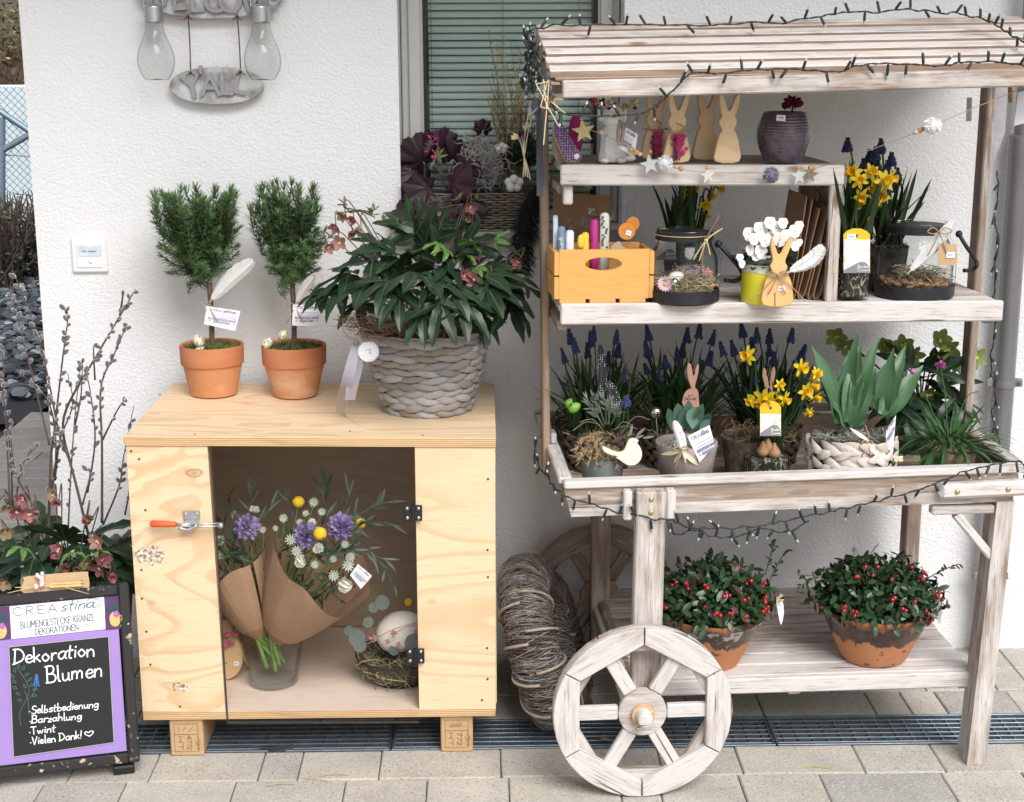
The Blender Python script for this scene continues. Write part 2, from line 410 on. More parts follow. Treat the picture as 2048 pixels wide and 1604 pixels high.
# ------------------------------------------------------------------ stroke lettering (hand drawn look)
G = {
'a': (.52, [[(.44,.40),(.30,.50),(.10,.40),(.06,.18),(.18,.02),(.34,.10),(.44,.40)],[(.44,.46),(.42,.12),(.50,.02)]]),
'b': (.50, [[(.08,1),(.08,.02)],[(.08,.25),(.25,.46),(.42,.32),(.38,.08),(.22,0),(.08,.10)]]),
'c': (.46, [[(.42,.40),(.24,.48),(.07,.28),(.14,.05),(.32,0),(.44,.10)]]),
'd': (.54, [[(.44,.36),(.28,.47),(.08,.32),(.10,.08),(.26,0),(.44,.20)],[(.44,1),(.44,.0)]]),
'e': (.46, [[(.07,.24),(.38,.28),(.36,.44),(.20,.48),(.06,.26),(.14,.04),(.30,0),(.44,.10)]]),
'f': (.36, [[(.34,.92),(.20,.95),(.15,.7),(.15,0)],[(.02,.48),(.30,.48)]]),
'g': (.52, [[(.44,.38),(.26,.48),(.07,.30),(.14,.06),(.30,.06),(.44,.30)],[(.45,.46),(.44,-.10),(.34,-.34),(.12,-.26)]]),
'h': (.50, [[(.08,1),(.08,0)],[(.08,.25),(.26,.47),(.40,.34),(.41,0)]]),
'i': (.22, [[(.10,.46),(.10,.02)],[(.10,.68),(.11,.72)]]),
'k': (.46, [[(.08,1),(.08,0)],[(.38,.46),(.10,.20)],[(.18,.26),(.42,0)]]),
'l': (.24, [[(.10,1),(.09,.12),(.18,.0)]]),
'm': (.76, [[(.07,.46),(.07,0)],[(.07,.28),(.22,.47),(.34,.36),(.35,0)],[(.35,.28),(.50,.47),(.63,.36),(.65,0)]]),
'n': (.50, [[(.07,.46),(.07,0)],[(.07,.28),(.24,.47),(.39,.36),(.41,0)]]),
'o': (.50, [[(.24,.47),(.07,.26),(.22,0),(.42,.22),(.26,.47)]]),
'r': (.38, [[(.08,.46),(.08,0)],[(.08,.26),(.20,.45),(.34,.44)]]),
's': (.42, [[(.36,.42),(.20,.48),(.09,.36),(.22,.25),(.36,.14),(.24,.0),(.06,.06)]]),
't': (.38, [[(.17,.85),(.16,.10),(.28,0)],[(.02,.52),(.34,.54)]]),
'u': (.50, [[(.07,.46),(.09,.10),(.22,0),(.40,.16)],[(.41,.46),(.41,.08),(.48,0)]]),
'w': (.66, [[(.06,.46),(.18,.02),(.32,.40),(.46,.02),(.60,.46)]]),
'v': (.46, [[(.05,.46),(.22,.02),(.40,.46)]]), 'p': (.5, [[(.08,.46),(.08,-.35)],[(.08,.3),(.25,.47),(.42,.3),(.38,.08),(.22,0),(.08,.1)]]),
'z': (.44, [[(.06,.45),(.38,.45),(.06,.02),(.40,.02)]]),
'A': (.66, [[(.04,0),(.32,1),(.60,0)],[(.14,.36),(.50,.36)]], 1),
'B': (.60, [[(.08,0),(.10,1)],[(.02,.98),(.36,1),(.46,.78),(.36,.56),(.12,.52)],[(.12,.52),(.44,.48),(.54,.24),(.40,.02),(.02,0)]]),
'C': (.66, [[(.60,.82),(.38,1),(.10,.76),(.08,.28),(.34,0),(.60,.16)]]),
'D': (.64, [[(.10,1),(.08,0)],[(.0,.98),(.36,.94),(.58,.58),(.48,.20),(.0,0)]]),
'E': (.54, [[(.46,1),(.08,1),(.08,0),(.48,0)],[(.08,.52),(.40,.52)]], 1),
'G': (.66, [[(.58,.84),(.36,1),(.10,.74),(.10,.26),(.36,0),(.58,.14),(.58,.46),(.38,.46)]]),
'I': (.22, [[(.10,0),(.10,1)]], 1),
'K': (.58, [[(.08,0),(.08,1)],[(.50,1),(.10,.44)],[(.22,.56),(.54,0)]], 1),
'L': (.50, [[(.08,1),(.08,0),(.44,0)]], 1),
'M': (.76, [[(.06,0),(.12,1),(.37,.3),(.62,1),(.68,0)]], 1),
'N': (.66, [[(.07,0),(.08,1),(.56,0),(.58,1)]], 1),
'O': (.70, [[(.34,1),(.08,.72),(.10,.24),(.34,0),(.60,.26),(.60,.74),(.34,1)]]),
'R': (.58, [[(.08,0),(.08,1)],[(.08,1),(.40,.98),(.48,.76),(.36,.54),(.08,.50)],[(.26,.50),(.52,0)]]),
'S': (.52, [[(.44,.86),(.26,1),(.08,.82),(.16,.58),(.40,.44),(.46,.20),(.28,0),(.06,.12)]]),
'T': (.56, [[(.02,1),(.54,1)],[(.28,1),(.28,0)]], 1),
'U': (.62, [[(.08,1),(.08,.25),(.30,0),(.54,.25),(.54,1)]]),
'V': (.58, [[(.04,1),(.28,0),(.54,1)]], 1),
'Z': (.56, [[(.05,1),(.50,1),(.04,0),(.52,0)]], 1),
'H': (.60, [[(.08,0),(.08,1)],[(.52,0),(.52,1)],[(.08,.5),(.52,.5)]], 1),
'P': (.54, [[(.08,0),(.08,1),(.40,.98),(.48,.74),(.36,.50),(.08,.48)]]),
'7': (.50, [[(.04,1),(.46,1),(.18,0)]], 1), '2': (.50, [[(.06,.8),(.24,1),(.44,.8),(.30,.45),(.05,0),(.46,0)]]), '4': (.52, [[(.36,0),(.36,1),(.04,.3),(.48,.3)]], 1),
'-': (.36, [[(.06,.45),(.30,.45)]]), '!': (.24, [[(.12,1),(.10,.28)],[(.10,.05),(.11,.02)]]), '.': (.20, [[(.08,.30),(.10,.27)]]), ',': (.2, [[(.1,.05),(.05,-.1)]]),
'*': (.80, [[(.38,.12),(.10,.50),(.16,.76),(.36,.62),(.38,.58),(.46,.76),(.64,.70),(.62,.44),(.38,.12)]]),
"'": (.2, [[(.1,1),(.08,.8)]]), ' ': (.34, []), }
def strokes(mb, polys, o, ex, ey, w, lift, n0=0):
    """flat ribbons along 2-D polylines; o, ex, ey map 2-D units to the world; w ribbon width in metres"""
    nz = ex.cross(ey).normalized()
    lx = ex.length; ly = ey.length; k = n0
    for pl in polys:
        P = [o+ex*p[0]+ey*p[1] for p in pl]
        if len(P) < 2: continue
        k += 1; z = nz*(lift+.00002*(k % 7)); vs = []
        for i, p in enumerate(P):
            t = (P[min(i+1, len(P)-1)]-P[max(i-1, 0)])
            if t.length < 1e-9: t = ex.copy()
            t.normalize(); s = nz.cross(t)*w*.5
            e = t*w*.4*(-1 if i == 0 else 1 if i == len(P)-1 else 0)
            vs += [p+s+z+e, p-s+z+e]
        b = mb.add(vs)
        for i in range(len(P)-1): mb.face(b+2*i, b+2*i+1, b+2*i+3, b+2*i+2)
    return k
def text(mb, s, p0, p1, up, h, w, lift=.0006, fit=True, slant=0, track=0, jit=0):
    """write s from p0 towards p1 (baseline), cap height h, fitted to the length p0-p1"""
    p0, p1 = Vector(p0), Vector(p1); d = p1-p0; x = d.normalized()
    up = Vector(up); nz = x.cross(up).normalized(); up = nz.cross(x).normalized()
    tot = sum(G[c][0]+track for c in s)-track
    kx = d.length/tot if fit else h; a = 0; k = 0
    tr_ = random.Random(len(s)*7+3)
    for c in s:
        g = G[c]; pl = []; jy, js, jr = (tr_.uniform(-jit, jit) for _ in range(3))
        for q in g[1]:
            q = q if (len(g) > 2 or len(q) < 3) else [(v.x, v.y) for v in smooth([(a_, b_, 0) for a_, b_ in q], 5)]
            q = [(a+u*(1+js)+(slant+jr)*v, v*(1+js*.6)+jy*.6+jr*u*.3) for u, v in q]
            pl.extend([[q[i_], q[i_+1]] for i_ in range(len(q)-1)] if len(g) > 2 else [q])
        k = strokes(mb, pl, p0, x*kx, up*h, w, lift, k)
        a += g[0]+track
    return mb

# ------------------------------------------------------------------ ground
q = MB(); q.quad((-60, -60, -.06), (60, -60, -.06), (60, 80, -.06), (-60, 80, -.06))
q.build('ground', JOINT, None, kind='structure')
pave = thing('pavement', None, None, (0, 0, 0), kind='structure'); WHERE = random.Random(11)
def paver_mesh(L, D, rnd):
    m = MB(); m.cbox(-L/2, L/2, -D/2, D/2, -.06, 0, .0028); return m.mesh('paver', PAVER)
PMS = {}
def lay(x0, x1, y0, D, rnd, sizes):
    x = x0
    while x < x1:
        L = rnd.choice(sizes); key = (L, D)
        if key not in PMS: PMS[key] = paver_mesh(L-.0022, D-.0022, rnd)
        inst('paver', PMS[key], pave, T(x+L/2, y0+D/2, rnd.uniform(-.0015, .0015)) @ RZ(R(rnd.uniform(-.25, .25))) @ RX(R(rnd.uniform(-.3, .3))))
        x += L
rr = random.Random(5)
GY0, GY1 = -.550, -.396
for i, D in enumerate((.135, .135, .135, .16, .18, .18)):
    lay(-1.9-rr.random()*.1, 1.9, GY0-sum((.135, .135, .135, .16, .18, .18)[:i+1]), D, rr, (.085, .175, .175, .175, .235, .265))
for i in range(3):
    lay(-1.06, 1.9, GY1+.132*i+.002, .130, rr, (.085, .175, .175, .235, .265))
for i in range(34):                                             # side path beside the house
    y = GY1+.13*i+.002
    lay(-1.96 if i < 24 else -1.8-.02*(i-24), -1.12, y, .13, rr, (.265, .175, .235, .265))
q = MB(); q.quad((-60, -60, -.012), (60, -60, -.012), (60, -1.47, -.012), (-60, -1.47, -.012))
q.build('forecourt', PAVER, None, kind='structure')

# drain channel with grates
q = MB(); q.box(-3, 3, GY0, GY1, -.12, -.058); q.build('drain_channel', DARKPIT, None, kind='structure')
bars = MB(); bars.cbox(-.43, .43, -.0025, .0025, -.022, 0, .001); BARM = bars.mesh('bar', GALV)
cr = MB(); cr.box(-.0015, .0015, -.066, .066, -.02, -.003); CRM = cr.mesh('cross_bar', GALV)
for i in range(5):
    xc = -1.82+.868*i+.30
    g = thing('drain_grate', ('galvanised drain grate %s' % ['at the far left by the easel', 'under the left foot of the plywood cabinet', 'between the cabinet and the front wheel', 'behind the front cart wheel', 'beside the right leg of the cart'][i]), 'drain grate', (xc, (GY0+GY1)/2, 0), 'drain grates in the channel')
    b = MB()
    for y in (-.072, .072): b.cbox(xc-.432, xc+.432, (GY0+GY1)/2+y-.004, (GY0+GY1)/2+y+.004, -.025, .002, .001)
    for x in (-.430, .430): b.cbox(xc+x-.003, xc+x+.003, GY0+.008, GY1-.008, -.024, .000, .001)
    b.build('frame', GALV, g)
    for k in range(6): inst('bar', BARM, g, T(xc, (GY0+GY1)/2-.055+.022*k, -.0015))
    for k in range(26): inst('cross_bar', CRM, g, T(xc-.41+.0328*k, (GY0+GY1)/2, 0))
for (px, py, a, w) in ((548, 1492, .1, .035),):
    pass

# ------------------------------------------------------------------ house front
WX0, WX1 = PY(798, 200).x, PY(1249, 40).x; WZ0, WZ1 = PY(803, 458).z, 2.45
CX = -1.082
house = thing('house_front', 'white roughcast house wall with a window behind the flower cart', 'house', (0, 0, 0))
def wall_mesh():
    m = MB(); xs = [CX, WX0, WX1, 3.2]; zs = [-.05, WZ0, WZ1, 3.0]
    for i in range(3):
        for j in range(3):
            if i == 1 and j == 1: continue
            m.quad((xs[i], 0, zs[j]), (xs[i+1], 0, zs[j]), (xs[i+1], 0, zs[j+1]), (xs[i], 0, zs[j+1]))
    d = .17
    m.quad((WX0, 0, WZ0), (WX0, d, WZ0), (WX0, d, WZ1), (WX0, 0, WZ1)); m.quad((WX1, d, WZ0), (WX1, 0, WZ0), (WX1, 0, WZ1), (WX1, d, WZ1))
    m.quad((WX0, 0, WZ1), (WX0, d, WZ1), (WX1, d, WZ1), (WX1, 0, WZ1)); m.quad((WX0, d, WZ0), (WX0, 0, WZ0), (WX1, 0, WZ0), (WX1, d, WZ0))
    m.quad((CX, 9, -.05), (CX, 0, -.05), (CX, 0, 3), (CX, 9, 3))
    m.quad((CX, 9, -.05), (CX, 9, 3), (3.2, 9, 3), (3.2, 9, -.05)); m.quad((3.2, 0, -.05), (3.2, 9, -.05), (3.2, 9, 3), (3.2, 0, 3))
    return m
wall_mesh().build('wall', STUCCO, house)
q = MB(); q.cbox(CX-.3, 3.3, -1.15, 9.0, 2.62, 2.80, .01); q.build('unseen_overhang', flat('overhang_grey', (.5, .49, .47), .8), house)  # unseen overhang, added and sized to dim the wall top and block steep light
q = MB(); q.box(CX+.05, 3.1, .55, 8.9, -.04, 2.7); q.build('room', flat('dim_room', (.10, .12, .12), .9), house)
win = MB(); fw = .055; wy = .10
for (a, b, c, d) in ((WX0+.002, WX0+fw, WZ0+.002, WZ1-.002), (WX1-fw, WX1-.002, WZ0+.002, WZ1-.002)):
    win.cbox(a, b, wy, wy+.06, c, d, .003); 
win.cbox(WX0+fw, WX1-fw, wy, wy+.06, WZ0+.002, WZ0+.03, .003); win.cbox(WX0+fw, WX1-fw, wy, wy+.06, WZ1-fw, WZ1-.002, .003)
for (a, b) in ((WX0+.020, WX0+fw-.006), (WX1-fw+.006, WX1-.020)):
    win.cbox(a, b, wy-.010, wy-.001, WZ0+.04, WZ1-.03, .002)
wf = win.build('window', ALU, house)
gk = MB()
for (a, b, c, d) in ((WX0+fw+.001, WX0+fw+.007, WZ0+.031, WZ1-fw-.002), (WX1-fw-.007, WX1-fw-.001, WZ0+.031, WZ1-fw-.002)): gk.box(a, b, wy+.014, wy+.05, c, d)
gk.build('gasket', BLACKM, wf)
q = MB(); q.box(WX0+fw+.001, WX1-fw-.001, wy+.030, wy+.034, WZ0+.031, WZ1-fw-.001); q.build('pane', PANE, wf)
BLIND = flat('blind_slat', (.33, .385, .365), .5, 0, .05, 8)
sm = MB(); 
prof = [(-.0105, .0), (-.006, .0035), (0, .0048), (.006, .0035), (.0105, 0)]
for i in range(4):
    (y0, z0), (y1, z1) = prof[i], prof[i+1]
    x0, x1 = WX0+fw+.012, WX1-fw-.012
    sm.quad((x0, y0, z0), (x1, y0, z0), (x1, y1, z1), (x0, y1, z1))
SLAT = sm.mesh('blind_slat', BLIND, True)
nz = int((WZ1-.06-(WZ0+.045))/.0178)
for k in range(nz): inst('blind_slat', SLAT, wf, T(0, wy+.065, WZ0+.045+.0178*k) @ RX(R(52+rr.uniform(-3, 3))))
cd = MB()
for fx in (.045, .46, .9):
    x = WX0+fw+fx*(WX1-WX0-2*fw); cd.tube([(x, wy+.053, WZ0+.1), (x, wy+.053, WZ1-.06)], .0008, 4)
cd.build('blind_cord', flat('blind_cord', (.08, .1, .1), .8), wf)
sill = MB(); sill.cbox(WX0-.01, WX1+.01, -.045, .098, WZ0-.028, WZ0-.003, .004); sill.build('window_sill', flat('sill_grey', (.33, .33, .32), .5, .2, .08), house)

# downpipe
dpx = PY(2012, 700, -.055); dp = thing('downpipe', 'grey zinc rainwater downpipe on the wall at the right edge', 'downpipe', (dpx.x, -.05, 0))
q = MB(); sx = PY(2026, 280, -.055)
q.lathe([(.026, -.02), (.026, sx.z-.03), (.027, sx.z-.028), (.0275, sx.z), (.0285, sx.z+.004), (.0285, sx.z+.010), (.0225, sx.z+.012)], 28, T(dpx.x, -.055, 0)); soft(q.build('lower_pipe', PIPEM, dp), 30)
q = MB(); q.lathe([(.0215, sx.z-.02), (.0215, 2.72)], 28, T(dpx.x+.004, -.055, 0)); soft(q.build('upper_pipe', PIPEM, dp), 40)
for zz in (PY(2012, 765, -.055).z, .22):
    q = MB(); q.lathe([(.027, -.010), (.0285, -.010), (.0285, .010), (.027, .010)], 28, T(dpx.x, -.055, zz)); 
    q.cbox(dpx.x+.028, dpx.x+.045, -.062, -.048, zz-.010, zz+.010, .002); q.cbox(dpx.x-.045, dpx.x-.028, -.062, -.048, zz-.010, zz+.010, .002)
    q.tube([(dpx.x+.037, -.075, zz), (dpx.x+.037, -.04, zz)], .004, 8); q.tube([(dpx.x, -.03, zz), (dpx.x, .01, zz)], .005, 8)
    soft(q.build('bracket', PIPEM, dp), 40)

# doorbell
a, b = PY(144, 475), PY(216, 544); bc = (a+b)/2
db = thing('doorbell', 'white square doorbell plate with a small name window on the wall', 'doorbell', bc)
q = MB(); q.cbox(-.043, .043, -.010, .002, -.043, .043, .004, T(bc)); q.build('plate', WHITEPL, db)
q = MB(); q.cbox(-.030, .030, -.0125, -.0098, -.030, .030, .0015, T(bc)); q.build('cover', WHITEPL, db)
a, b = PY(155, 491, -.0125), PY(203, 512, -.0125)
q = MB(); q.box(a.x, b.x, -.0138, -.0126, b.z, a.z); ns = q.build('name_window', flat('name_strip', (.62, .70, .78), .3), db)
q = MB()
for (x0, x1) in ((164, 174), (177, 194)):
    for k in range(int((x1-x0)/2)):
        p = PY(x0+2*k, 503, -.0138); q.box(p.x-.0007, p.x+.0007, -.0142, -.0139, p.z-.0012, p.z+rr.uniform(.0008, .0022))
q.build('name_text', INKD, ns)
bp = PY(181, 523, -.0125); q = MB(); q.lathe([(.0045, -.001), (.0045, .002), (.003, .003)], 16, T(bp) @ RX(PI/2)); soft(q.build('button', WHITEPL, db))

# ------------------------------------------------------------------ far left background
bg = random.Random(3)
# gravel bed: stones
SLATE = []
for c in ((.10, .115, .13), (.055, .065, .075), (.20, .23, .24), (.42, .45, .46)):
    SLATE.append(flat('slate_stone', c, .8, 0, .3, 40))
SM = []
for i in range(8):
    m = MB(); m.ball((0, 0, 0), 1, 7, 5, None, (1, .7, .38), .38, bg); SM.append(m.mesh('stone', SLATE[[0, 0, 1, 1, 2, 0, 2, 3][i]], False))
bed = thing('gravel_bed', None, None, (-2.4, 5, 0), kind='structure')
m = MB(); m.quad((-8, 2.6, -.02), (-1.98, 2.6, -.02), (-1.55, 6.0, -.02), (-8, 7.2, -.02)); m.build('bed_soil', flat('dark_bed', (.05, .055, .06), .95), bed)
n = 0
while n < 300:
    y = bg.uniform(3.0, 6.6); a = PY(-30, 600, y).x; e = min(PY(95, 650, y).x, -1.97+(y-2.6)*.13 if y < 6 else -1.5)
    if e < a+.05: y = bg.uniform(3.0, 6.6)
    x = bg.uniform(a, max(a+.05, e)); n += 1
    inst('stone', bg.choice(SM), bed, T(x, y, bg.uniform(-.01, .022)) @ RZ(bg.uniform(0, 6.3)) @ RX(bg.uniform(-.5, .5)) @ S(bg.uniform(.022, .045)))
m = MB()
for i in range(1500):
    x, y = bg.uniform(-6, -2.5), bg.uniform(2.7, 7); m.ball((x, y, bg.uniform(-.02, .01)), bg.uniform(.02, .04), 5, 4, RZ(bg.random()*6).to_3x3(), (1, .7, .5), .2, bg)
m.build('loose_gravel', SLATE[0], bed, kind='stuff')
# pale wall behind the fence, bank, tarp, dark wood
zt = PY(30, 171, 9.2).z
m = MB(); m.cbox(-9, 1.0, 9.2, 9.5, -.1, zt, .01); m.build('pale_retaining_wall', flat('pale_wall', (.62, .72, .75), .8, 0, .06, 2), None, label='pale bluish concrete wall behind the wire fence', category=None) if False else None
ow = m.build('retaining_wall', flat('pale_wall', (.60, .69, .72), .8, 0, .06, 2), None); props(ow, 'pale bluish rendered wall behind the wire mesh fence', 'wall')
m = MB(); NX, NY = 24, 8; base = len(m.v)
for j in range(NY+1):
    for i in range(NX+1):
        x = -10+12*i/NX; y = 9.5+6*j/NY; m.add([(x, y, zt-.1+.18*j+.15*mnoise.noise((x*1.3, y*1.3, 0)))])
for j in range(NY):
    for i in range(NX): a = j*(NX+1)+i; m.face(a, a+1, a+NX+2, a+NX+1)
m.build('bank', flat('earth_bank', (.10, .075, .055), .95, 0, .5, 6), None, smooth=True, kind='structure')
LB = [leafmat('bank_leaf', (.10, .07, .045), (.16, .10, .06)), leafmat('bank_green', (.05, .08, .03), (.10, .13, .05)), leafmat('bank_yellow', (.42, .40, .12), (.5, .45, .2))]
def scrub(name, label, cat, c, rx, ry, rz, n, mats, w, size=.05, twigs=40, twigm=None, seed=1, group=None):
    r_ = random.Random(seed); c = Vector(c); t = thing(name, label, cat, c, group)
    f = MB()
    for i in range(n):
        d = Vector((r_.gauss(0, 1), r_.gauss(0, 1), r_.gauss(0, 1))).normalized()*(.35+.65*r_.random()**.5)
        p = c+Vector((d.x*rx, d.y*ry, rz+d.z*rz)); a = Vector((r_.gauss(0, 1), r_.gauss(0, 1), r_.gauss(0, .6))).normalized()*size*r_.uniform(.6, 1.3); b = a.orthogonal().normalized()*size*.35
        f.mi = r_.choices(range(len(mats)), w)[0]; f.quad(p-a*.5, p-b*.5+a*.1, p+a*.5, p+b*.5+a*.1)
    f.build('foliage', mats, t)
    g = MB()
    for i in range(twigs):
        a = c+Vector((r_.uniform(-.5, .5)*rx, r_.uniform(-.5, .5)*ry, 0)); e = c+Vector((r_.uniform(-1, 1)*rx, r_.uniform(-1, 1)*ry, rz*r_.uniform(1, 2)))
        g.tube(smooth([a, (a+e)/2+Vector((r_.gauss(0, .05), 0, 0)), e], 3), [.008]*3+[.006]*3+[.003], 4)
    g.build('twigs', twigm or LB[0], t); return t
for i, (px, py, yy) in enumerate(((20, 135, 10.0), (-20, 120, 10.3), (55, 125, 10.6), (15, 75, 12))):
    p = PY(px, py, yy); scrub('bank_shrub', ['brown winter shrub with yellow tips low on the bank', 'brown shrub on the bank at the picture edge', 'brown leafless shrub on the bank beside the house corner', 'dull green shrub under the cream tarp'][i], 'shrub', (p.x, yy, p.z-.25), .45, .4, .30, 420, LB, (6, 3 if i < 3 else 6, .5), .07, 40, None, 20+i, 'shrubs on the bank')
p = PY(20, 22, 13)
m = MB(); 
for i in range(10):
    x0, x1 = p.x-1.6+.32*i, p.x-1.6+.32*(i+1); z = lambda x: p.z+.05+.03*math.sin(x*9)
    m.hexa([Vector(v) for v in ((x0, 12.9, p.z-.32), (x1, 12.9, p.z-.32), (x1, 13.3, p.z-.30), (x0, 13.3, p.z-.30), (x0, 12.95, z(x0)), (x1, 12.95, z(x1)), (x1, 13.3, z(x1)), (x0, 13.3, z(x0)))])
ow = m.build('tarpaulin', flat('cream_tarp', (.66, .66, .55), .7), None, smooth=False); props(ow, 'cream tarpaulin strip at the top of the bank', 'tarpaulin')
p = PY(10, -20, 16); scrub('dark_hedge', 'dark evergreen hedge above the cream tarpaulin', 'hedge', (p.x, 16, p.z-.9), 1.8, .8, 1.0, 2500, [leafmat('dark_leaf', (.015, .025, .012), (.03, .045, .02))], (1,), .14, 10, None, 7)
# chain-link fence
fy = 7.0; fen = thing('wire_fence', 'grey chain link fence with a braced steel post', 'fence', (PY(0, 300, fy).x, fy, 0))
FBL = flat('fence_steel', (.22, .30, .38), .5, .5, .15); m = MB()
zf0, zf1 = PY(0, 545, fy).z, PY(25, 178, fy).z; x0 = PY(-60, 300, fy).x; x1 = x0+1.6; pit = .052; H = zf1-zf0
nn = int((x1-x0+H)/pit)
for k in range(nn):
    xs = x0-H+pit*k
    for sgn in (0, 1):
        pts = []; st = int(H/pit*2)
        for j in range(st+1):
            z = zf0+j*pit/2; x = xs+(j*pit/2 if not sgn else H-j*pit/2)
            if x0 <= x <= x1: pts.append((x, fy+(.003 if (j+sgn) % 2 else -.003), z-.01+max(0, (x1-x))*.03))
        if len(pts) > 1: m.tube(pts, .0026, 4, False)
m.build('mesh', FBL, fen)
for (a, b, r_) in (((2, 235), (2, 560), .03), ((-10, 216), (70, 270), .022), ((-10, 309), (70, 263), .022)):
    m = MB(); m.tube([PY(*a, fy-.03), PY(*b, fy-.03)], r_, 10); soft(m.build('post' if r_ > .025 else 'brace', FBL, fen))
m = MB(); m.tube([PY(-20, 308, fy-.01), PY(90, 314, fy-.01)], .005, 5); m.build('tension_wire', FBL, fen)
for i, (px, py, yy, n_) in enumerate(((0, 490, 6.5, 420), (55, 510, 6.75, 420), (-25, 450, 6.2, 300))):
    p = PY(px, py, yy)
    scrub('garden_shrub', ['tangled green and brown shrub by the gravel bed', 'dark leafy shrub before the wire fence beside the house corner', 'light green shrub at the picture edge'][i], 'shrub', (p.x, yy, -.02), .30, .3, .30, n_, [LB[1], LB[0], leafmat('shrub_green', (.06, .11, .03), (.12, .19, .06))], (3, 4, 2 if i != 1 else 1), .045, 120, flat('twig_brown', (.07, .05, .045), .9), 40+i, 'shrubs by the gravel')
# ------------------------------------------------------------------ the flower cart
WW = [woodwash('whitewashed_wood', w) for w in (1.0, .72, .40)]          # heavily, half and thinly washed boards
WBR = woodwash('worn_wood', .15, (.20, .135, .10), (.40, .295, .225), (.62, .54, .48))
BRASS = flat('brass_screw', (.55, .42, .18), .35, .8, .2)
cart = thing('flower_cart', 'whitewashed wooden flower cart with slatted roof, shelves and spoked wheels', 'flower cart', C(-.42, .3, 0))
UX, UV, UZ = CU, CV, Vector((0, 0, 1))
def hz(name, u0, u1, v0, v1, z0, z1, m, parent=None, tilt=0, b=.003, **k):
    """board along u with the given cart-frame extents; tilt raises its right end"""
    return plank(name, parent or cart, C(u0, (v0+v1)/2, (z0+z1)/2), C(u1, (v0+v1)/2, (z0+z1)/2+tilt), v1-v0, z1-z0, CV, m, b, **k)
def dz(name, u0, u1, v0, v1, z0, z1, m, parent=None, b=.003):   # board along v
    return plank(name, parent or cart, C((u0+u1)/2, v0, (z0+z1)/2), C((u0+u1)/2, v1, (z0+z1)/2), u1-u0, z1-z0, -CU, m, b)
def vz(name, u0, u1, v0, v1, z0, z1, m, parent=None, lean=0, b=.003):  # upright board
    return plank(name, parent or cart, C((u0+u1)/2, (v0+v1)/2, z0), C((u0+u1)/2+lean, (v0+v1)/2, z1), u1-u0, v1-v0, CU, m, b)
# tray
TT = .0125
hz('tray_rim', -.905, .070, 0, .032, .649, .665, WW[0], tilt=TT)
dz('tray_rim', -.913, -.884, .034, .64, .650, .665, WW[0]); dz('tray_rim', .046, .076, .034, .58, .661, .677, WW[1])
hz('tray_rim', -.915, .076, .642, .668, .650, .666, WW[2], tilt=.01) if False else hz('tray_rim', -.912, .060, .585, .61, .652, .667, WW[2], tilt=.01)
TU0, TU1 = -.898, .055
def tray_board(name, ztop, zbot, ul_t, ul_b, ur, m, v=.008, th=.02):
    q = MB(); L = TU1-TU0; cx = (TU0+TU1)/2
    p = [C(ul_b, v, zbot), C(ur, v, zbot+TT*.8), C(ur, v+th, zbot+TT*.8), C(ul_b, v+th, zbot), C(ul_t, v, ztop), C(ur, v, ztop+TT), C(ur, v+th, ztop+TT), C(ul_t, v+th, ztop)]
    X = CM @ T(cx, v, (ztop+zbot)/2); Xi = X.inverted(); q.hexa([Xi @ a for a in p]); return q.build(name, m, cart, X)
tray_board('tray_board', .6485, .6125, -.905, -.896, .05, WW[2]); tray_board('tray_board', .6115, .588, -.8955, -.889, .045, WW[1])
q = MB()
X = CM @ T(-.9, .3, .62) @ RZ(PI/2); Xi = X.inverted()
q.hexa([Xi @ a for a in (C(-.890, .03, .589), C(-.872, .03, .589), C(-.872, .60, .589), C(-.890, .60, .589), C(-.908, .03, .649), C(-.888, .03, .649), C(-.888, .60, .649), C(-.908, .60, .649))]); q.build('tray_board', WW[2], cart, X)
dz('tray_board', .046, .064, .03, .58, .603, .659, WW[2]); hz('tray_board', -.886, .05, .585, .60, .595, .650, WBR)
for k in range(8): hz('tray_floor_board', -.880, .044, .032+.069*k, .099+.069*k, .588, .600, WW[2], tilt=.008)
# front left leg with its cleats, screws
vz('leg', -.764, -.703, -.026, .007, .19, .6475, WW[1], lean=.006)
vz('cleat', -.784, -.7665, -.018, .007, .585, .6475, WW[0]); vz('cleat', -.696, -.676, -.018, .007, .585, .6475, WW[0])
for z in (.632, .604):
    q = MB(); q.ball((0, 0, 0), .0055, 10, 6, None, (1, .5, 1)); q.build('screw', BRASS, cart, CM @ T(-.729, -.027, z), smooth=True)
# right front leg, a pair of planks
def slant(name, t0, t1, b0, b1, v0, v1, zb, zt, m):
    q = MB(); X = CM @ T((b0+b1)/2, v0, (zb+zt)/2) @ RY(-PI/2); Xi = X.inverted()
    q.hexa([Xi @ a for a in (C(b0, v0, zb), C(b1, v0, zb), C(b1, v1, zb), C(b0, v1, zb), C(t0, v0, zt), C(t1, v0, zt), C(t1, v1, zt), C(t0, v1, zt))]); return q.build(name, m, cart, X)
slant('leg', .008, .046, -.018, .024, 0, .028, 0, .600, WW[1])
slant('leg', .008, .046, -.018, .024, .03, .058, .02, .600, WW[1])
hz('handle', -.122, .30, -.022, .007, .613, .646, WW[0], tilt=.010, b=.007)
for u in (-.088, .020):
    q = MB(); q.ball((0, 0, 0), .0055, 10, 6, None, (1, .5, 1)); q.build('screw', BRASS, cart, CM @ T(u, -.023, .633+u*.025), smooth=True)
hz('brace', -.130, .005, .002, .026, .573, .591, WW[1]); 
plank('brace', cart, C(-.075, .014, .571), C(.008, .014, .475), .022, .018, CV, WW[0])
# back legs
vz('leg', -.779, -.732, .545, .575, 0, .588, WW[2]); vz('leg', -.010, .026, .50, .545, 0, .592, WW[2])
hz('leg_rail', -.73, -.012, .548, .57, .555, .585, WW[2])
